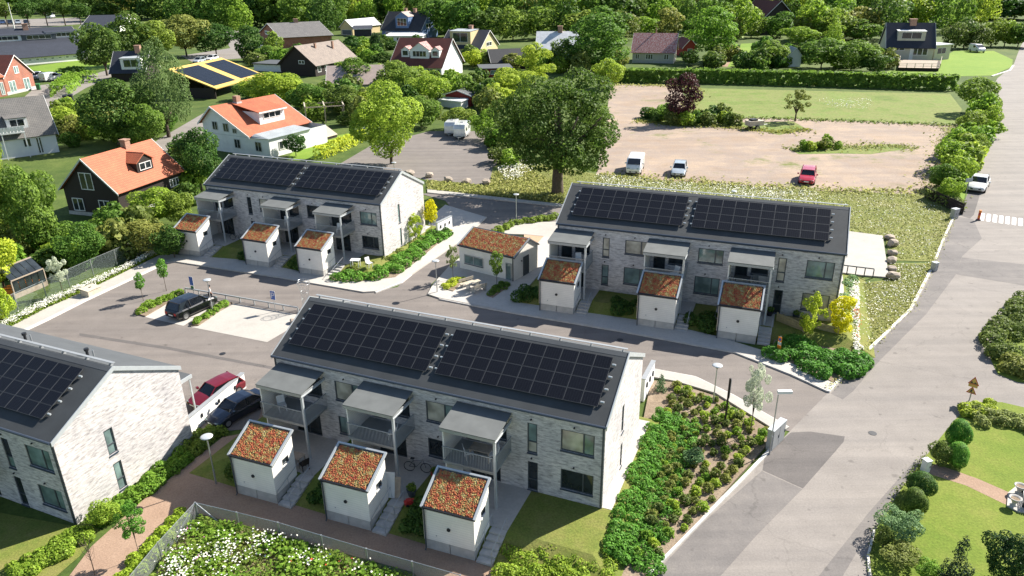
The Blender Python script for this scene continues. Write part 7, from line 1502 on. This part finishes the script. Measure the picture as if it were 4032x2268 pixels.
# path side shrubs at the lower left
cover('path_shrubs', lobes_along([(250, 1320), (300, 1280), (370, 1225), (430, 1180), (470, 1145)], 1.3, 46, .3, .55, .0), 8000, 'leaf_light', .15, 'light green shrubs along the big left gable', 'shrubs')
cover('path_shrubs', lobes_along([(470, 1140), (530, 1095), (560, 1085)], 1.4, 20, .3, .55, .0), 3500, 'leaf_mid', .15, 'shaded green shrubs below the white wall', 'shrubs')
cover('path_shrubs', lobes_along([(30, 1445), (110, 1415), (190, 1360), (215, 1345)], 1.3, 40, .3, .5, .0), 7000, 'leaf_light', .15, 'light green shrubs bordering the bottom left lawn', 'shrubs')
cover('path_shrubs', lobes_along([(300, 1480), (350, 1420), (420, 1345), (470, 1300)], .9, 40, .25, .42, .0), 6500, 'leaf_lime', .14, 'yellow-green shrubs outside the wildflower fence', 'shrubs')
bush(262, 1318, 1262, 95, 'large rounded light green shrub at the left gable corner', 'leaf_light', 'round', 2600)
def hedgerow(px, w_, n_, r0, r1, nl, mat, size, label): return cover('bed_planting', lobes_along(px, w_, n_, r0, r1, .08), nl, mat, size, label, 'planting')
hedgerow([(345, 788), (400, 762), (455, 742)], .9, 26, .28, .45, 3600, 'leaf_light', .14, 'yellow-green shrubs in the left parking bed')
hedgerow([(492, 816), (530, 792), (575, 766)], .6, 18, .26, .4, 2600, 'leaf_light', .14, 'yellow-green shrubs in the bed right of the black SUV')
hedgerow([(1120, 728), (1160, 706)], .9, 14, .28, .42, 2200, 'leaf_lime', .14, 'yellow-green shrubs in the bed left of the picnic table')
hedgerow([(1234, 745), (1272, 718)], .9, 14, .28, .42, 2200, 'leaf_mid', .14, 'green shrubs in the bed right of the picnic table')
hedgerow([(1250, 590), (1290, 565), (1400, 550)], 1.0, 26, .4, .6, 3600, 'leaf_mid', .2, 'green hedge behind the storage hut')
hedgerow([(1090, 600), (1130, 588)], 1.6, 14, .4, .6, 2200, 'leaf_dark', .2, 'dark planting under the yellow young tree')
# gardens at the right edge
bush(2405, 1118, 1054, 66, 'clipped round bright green bush nearest the warning signs', 'leaf_green', 'clip', 7000, 'topiary')
bush(2402, 1172, 1112, 66, 'clipped round green bush above the garden path', 'leaf_green', 'clip', 7000, 'topiary')
bush(2360, 1168, 1104, 64, 'dark spreading bush beside the white cabinet', 'leaf_olive', 'round', 2200)
bush(2310, 1248, 1188, 78, 'clipped dark green bush just below the garden path', 'leaf_dark', 'clip', 7000, 'topiary')
bush(2292, 1290, 1228, 72, 'clipped dark green bush overhanging the kerb', 'leaf_dark', 'clip', 7000, 'topiary')
bush(2258, 1350, 1278, 120, 'feathery blue-green juniper at the road edge', 'leaf_juniper', 'sprawl', 5200, 'juniper')
bush(2220, 1375, 1320, 44, 'small yellow-green bush at the curved kerb', 'leaf_olive', 'round', 1200)
bush(2262, 1412, 1370, 110, 'low brown-green bush along the curved kerb', 'leaf_olive', 'sprawl', 2600)
bush(2330, 1460, 1410, 80, 'light green bush beside the dark spruce', 'leaf_light', 'round', 2200)
bush(2390, 1500, 1352, 120, 'dark blue-green spruce at the bottom edge', 'leaf_spruce', 'cone', 5200, 'conifer', cat='conifer')
bush(2512, 1462, 1332, 135, 'large dark pine shrub at the bottom right', 'leaf_deep', 'round', 5600, 'pine_shrub')
bush(2580, 1450, 1350, 60, 'bright green bush at the right bottom corner', 'leaf_light', 'round', 2200)
hedgerow([(2450, 1060), (2490, 1050), (2540, 1060), (2600, 1075)], 1.6, 34, .25, .5, 4600, 'leaf_birch', .15, 'mixed flower border below the side road')
hedgerow([(2430, 1050), (2460, 1030), (2500, 1025)], 1.0, 20, .3, .5, 3000, 'leaf_light', .15, 'green border plants under the warning signs')
hedgerow([(2512, 905), (2520, 860), (2560, 800), (2600, 760)], 2.2, 44, .5, .9, 7000, 'leaf_olive', .22, 'dark hedge around the right edge garden')
hedgerow([(2530, 925), (2600, 945), (2700, 960)], 1.6, 30, .5, .85, 4600, 'leaf_olive', .22, 'dark hedge above the side road')

# ------------------------------------------------------------------ wild flowers and grass tufts
def poly_w(px): return [(q.x, q.y) for q in pts2(px)]
def clumps(name, px, n, h, size, mat, label, cat, nc, sig, base=0.0):
    poly = poly_w(px); c = scatter(poly, nc); k = RNG.integers(0, nc, n*2); q = c[k]+RNG.normal(size=(n*2, 2))*sig; q = q[inside(q[:, 0], q[:, 1], poly)][:n]; n = len(q)
    z = base+h*RNG.uniform(.5, 1.05, n); nn = RNG.normal(size=(n, 3))*.3; nn[:, 2] += 1; o0 = np.array([q[:, 0].mean(), q[:, 1].mean(), 0]); p = np.stack([q[:, 0], q[:, 1], z], 1)-o0
    return tag(put(name, leaf_mesh(name, p, nn, size*RNG.uniform(.6, 1.4, n), mat, RNG, 1.0), None, tuple(o0)), label, cat, None, 'stuff')
plotpx = [(335, 1590), (408, 1415), (500, 1310), (706, 1361), (814, 1394), (1040, 1462), (1110, 1590)]
herbs('meadow_plants', poly_w(plotpx), 7000, .4, .17, 'leaf_dry', 'dry herbs in the fenced wildflower plot', 'plants', .4)
clumps('meadow_plants', plotpx, 7000, .55, .16, 'leaf_mid', 'clumped green herbs in the fenced wildflower plot', 'plants', 45, .42)
clumps('meadow_plants', plotpx, 5000, .65, .18, 'leaf_light', 'light green herbs in the fenced wildflower plot', 'plants', 40, .45)
clumps('white_flowers', plotpx, 1150, .95, .105, 'flower_white', 'white flower heads in the fenced wildflower plot', 'flowers', 48, .38)
clumps('red_flowers', plotpx, 26, .8, .12, 'flower_red', 'few red poppies in the fenced wildflower plot', 'flowers', 12, .5)
clumps('pink_flowers', plotpx, 16, .75, .12, 'flower_pink', 'few pink flowers in the fenced wildflower plot', 'flowers', 5, .4)
strip = [(-20, 838), (50, 800), (120, 765), (230, 718), (330, 672), (395, 634), (398, 646), (230, 729), (120, 778), (0, 840)]
herbs('meadow_plants', poly_w(strip), 5000, .4, .15, 'leaf_grass', 'green plants in the flower strip by the left pavement', 'plants', .4)
clumps('white_flowers', strip, 3200, .75, .11, 'flower_white', 'white flower strip along the left fence', 'flowers', 200, .3)
bank1 = [(1250, 430), (1320, 410), (1500, 440), (1700, 458), (2050, 481), (2335, 492), (2396, 540), (2348, 655), (2245, 650), (2225, 598), (2130, 588), (2135, 530), (1440, 488), (1410, 508), (1250, 490)]
herbs('meadow_plants', poly_w(bank1), 18000, .12, .17, 'leaf_dry', 'dry green herbs on the flower bank behind the right row house', 'plants', .7)
clumps('white_flowers', [(1500, 441), (1700, 459), (2050, 482), (2080, 515), (1700, 500), (1480, 470)], 2600, .35, .15, 'flower_white', 'white flowers along the top of the flower bank', 'flowers', 260, .8)
clumps('white_flowers', [(2050, 485), (2330, 495), (2395, 542), (2348, 655), (2250, 650), (2230, 600), (2140, 560)], 700, .3, .12, 'flower_white', 'scattered white flowers on the bank right of the roof', 'flowers', 240, 1.0)
clumps('white_flowers', [(1250, 430), (1300, 405), (1360, 420), (1280, 470)], 700, .8, .2, 'flower_white', 'white flowers left of the oak trunk', 'flowers', 50, .8)
bank2 = [(2236, 665), (2347, 664), (2288, 778), (2166, 893), (2150, 880), (2150, 715), (2225, 708)]
herbs('meadow_plants', poly_w(bank2), 7000, .08, .13, 'leaf_dry', 'dry herbs on the roadside bank right of the yellow tree', 'plants', .7)
clumps('white_flowers', bank2, 650, .28, .11, 'flower_white', 'white flowers on the roadside bank', 'flowers', 200, .7)
clumps('white_flowers', [(2135, 715), (2160, 715), (2160, 880), (2175, 885), (2150, 905), (2138, 850)], 1500, .6, .14, 'flower_white', 'dense white flower row along the right gable bed', 'flowers', 60, .35)
clumps('red_flowers', [(2140, 780), (2165, 780), (2165, 870), (2150, 870)], 110, .6, .14, 'flower_red', 'orange-red flowers among the white flower row', 'flowers', 9, .3)
clumps('white_flowers', [(2050, 250), (2200, 250), (2190, 278), (2080, 275)], 260, .5, .2, 'flower_white', 'pale flowers in the middle of the green meadow', 'flowers', 40, 2.2)
herbs('grass_tufts', poly_w([(1075, 456), (1230, 470), (1240, 440), (1300, 415), (1420, 470), (1415, 510), (1075, 478)]), 4500, .3, .35, 'leaf_dry', 'rough grass under the oak', 'grass', .45)
lawnp = [(1330, 1390), (1490, 1300), (1545, 1310), (1530, 1400), (1480, 1430)]
herbs('grass_tufts', poly_w(lawnp), 2500, .08, .09, 'leaf_grass', 'patchy grass of the lawn below the nearest house', 'grass', .6, .1)

def edge_weeds(px, n, w_, size, mat, label):
    P = pts2(px); q = []
    for a, b in zip(P[:-1], P[1:]):
        k = int(n*(b-a).length); t = RNG.random(k); d = (b-a).normalized(); o = RNG.normal(size=k)*w_*(.4+RNG.random(k)); q.append(np.stack([a.x+(b.x-a.x)*t-d.y*o, a.y+(b.y-a.y)*t+d.x*o, RNG.uniform(.02, .3, k)], 1))
    q = np.concatenate(q); nn = RNG.normal(size=q.shape)*.4; nn[:, 2] += .8; o0 = np.array([P[0].x, P[0].y, 0]); return tag(put('edge_weeds', leaf_mesh('edge_weeds', q-o0, nn, size*RNG.uniform(.6, 1.5, len(q)), mat), None, tuple(o0)), label, 'weeds', None, 'stuff')
edge_weeds([(1535, 214), (1705, 217), (1755, 224), (1720, 292)], 14, 1.2, .5, 'leaf_dry', 'ragged weeds around the upper left end of the gravel lot')
edge_weeds([(1720, 294), (1990, 300), (2405, 316)], 16, 1.0, .5, 'leaf_olive', 'ragged grass edge between meadow and gravel')
edge_weeds([(2395, 318), (2385, 390), (2340, 486)], 26, 1.3, .4, 'leaf_dry', 'dry weeds along the right end of the gravel lot')
edge_weeds([(2350, 486), (2050, 478), (1700, 456), (1510, 440)], 30, 1.3, .4, 'leaf_dry', 'ragged grass edge below the parked cars')
edge_weeds([(1985, 378), (2060, 366), (2140, 372), (2250, 366), (2310, 376)], 34, 1.5, .4, 'leaf_dry', 'weeds on the grassy hump in the gravel')
edge_weeds([(1600, 304), (1700, 316), (1800, 316), (1960, 335), (2030, 325)], 34, 1.4, .45, 'leaf_olive', 'weeds along the verge across the gravel')
edge_weeds([(2085, 982), (2160, 900), (2290, 775), (2350, 655), (2400, 535)], 24, .25, .16, 'leaf_dry', 'dry grass fringe along the roadside kerb')
edge_weeds([(2190, 1449), (2200, 1335), (2265, 1232), (2330, 1145)], 30, .18, .13, 'leaf_olive', 'grass fringe along the right garden edge')
for x, y, r in ((1560, 855, .28), (2195, 1090, .28), (560, 890, .26)):
    p = G(x, y); m = MB(); m.lathe([(r, .012), (r*.98, .018), (.02, .019)], 20, (0, 0, 0)); tag(m.build('manhole_cover', M['dark'], None, loc=(p.x, p.y, .004)), kind='structure')

def bin_(px, py, s_, label, mat='green_plastic'):
    R = empty('wheelie_bin', G(px, py), .3, s_, label, 'bin'); m = MB(); m.loft([[(-.25, -.28, .06), (.25, -.28, .06), (.25, .28, .06), (-.25, .28, .06)], [(-.3, -.36, .95), (.3, -.36, .95), (.3, .36, .95), (-.3, .36, .95)]]); m.build('body', M[mat], R)
    m = MB(); m.add([(-.33, -.4, .955), (.33, -.4, .955), (.33, .4, .955), (-.33, .4, .955), (-.3, -.36, 1.02), (.3, -.36, 1.02), (.3, .4, 1.1), (-.3, .4, 1.1)], [(3, 2, 1, 0), (4, 5, 6, 7), (0, 1, 5, 4), (1, 2, 6, 5), (2, 3, 7, 6), (3, 0, 4, 7)]); m.build('lid', M[mat], R)
    for sg in (-1, 1): m = MB(); m.tube([(sg*.24, .33, .1), (sg*.3, .33, .1)], .1, 8); m.build('wheel', M['tyre'], R)
bin_(98, 226, 1.6, 'green wheelie bin at the corner of the brick hall'); bin_(166, 256, 1.6, 'dark bin at the left end of the street hedge', 'dark'); bin_(180, 254, 1.6, 'dark bin just right of the other street bin', 'dark')
def tram():
    p = G(905, 333); R = empty('sun_lounger', p, .6, 1.5, 'white sun lounger on the grass beside the pergola', 'lounger'); m = MB(); m.box(-.9, .5, -.3, .3, .3, .36); m.build('seat', M['white'], R); m = MB(); m.add([(.5, -.3, .33), (1.0, -.3, .75), (1.0, .3, .75), (.5, .3, .33), (.5, -.3, .28), (1.0, -.3, .7), (1.0, .3, .7), (.5, .3, .28)], [(0, 1, 2, 3), (7, 6, 5, 4), (0, 4, 5, 1), (1, 5, 6, 2), (2, 6, 7, 3), (3, 7, 4, 0)]); m.build('backrest', M['white'], R)
    for x in (-.8, .4):
        for y in (-.26, .26): m = MB(); m.box(x-.03, x+.03, y-.03, y+.03, 0, .299); m.build('leg', M['white'], R)
tram()

# things left on the terraces
for b, lx, ly, rz, t in (('B1', -20.6, -3.2, .5, 'left chair on the left terrace of the nearest row house'), ('B1', -19.0, -3.5, -2.0, 'right chair on the left terrace of the nearest row house'), ('B1', -13.6, -3.4, .8, 'chair under the middle balcony of the nearest row house'), ('B2', -12.9, -2.9, .3, 'chair under the middle balcony of the right row house'), ('B3', -20.9, -3.0, 1.0, 'chair under the left balcony of the back left row house')):
    chair(onb(b, lx, ly, .03), BLD[b][2]+rz, 'dark '+t, BLD[b][3], 'wood_dark', 'chairs on the terraces')
table(onb('B1', -19.8, -3.3, .03), BLD['B1'][2], 'wooden table on the left terrace of the nearest row house', 1.1, .7, 1, 'wood_deck')
def bicycle(b, lx, ly, label):
    R = empty('bicycle', onb(b, lx, ly, .03), BLD[b][2]+.2, 1.05, label, 'bicycle')
    for x in (-.52, .52): m = MB(); m.tube([(x+.33*math.cos(6.283*j/16), 0, .34+.33*math.sin(6.283*j/16)) for j in range(17)], .022, 5); w_ = m.build('wheel', M['tyre'], R)
    m = MB(); m.tube([(-.52, 0, .34), (-.12, 0, .32), (.32, 0, .82), (-.25, 0, .78), (-.12, 0, .32)], .02, 5); m.tube([(.52, 0, .34), (.34, 0, .95)], .02, 5); m.tube([(-.52, 0, .34), (-.25, 0, .78), (-.28, 0, .92)], .018, 5); m.build('frame', M['slate'], R)
    m = MB(); m.tube([(.3, -.28, .98), (.36, 0, .96), (.3, .28, .98)], .016, 5); m.build('handlebar', M['steel'], R); m = MB(); m.box(-.4, -.16, -.07, .07, .92, .97); m.build('saddle', M['dark'], R)
bicycle('B3', -18.7, -1.3, 'bicycle leaning under the left balcony of the back left row house'); bicycle('B1', -12.0, -1.0, 'bicycle by the wall right of the middle balcony of the nearest row house')
def board_leaning():
    R = empty('leaning_board', onb('B1', -12.3, -3.9, .03), BLD['B1'][2]+.3, 1, 'white and brown boards leaning beside the middle shed stair', 'boards')
    for i, mt in enumerate(('white', 'wood_deck')): m = MB(); m.add([(-.3+.35*i, 0, 0), (.25+.35*i, 0, 0), (.25+.35*i, .45, 1.5-.3*i), (-.3+.35*i, .45, 1.5-.3*i), (-.3+.35*i, .05, 0), (.25+.35*i, .05, 0), (.25+.35*i, .5, 1.5-.3*i), (-.3+.35*i, .5, 1.5-.3*i)], [(0, 1, 2, 3), (7, 6, 5, 4), (0, 4, 5, 1), (1, 5, 6, 2), (2, 6, 7, 3), (3, 7, 4, 0)]); m.build('board', M[mt], R)
board_leaning()
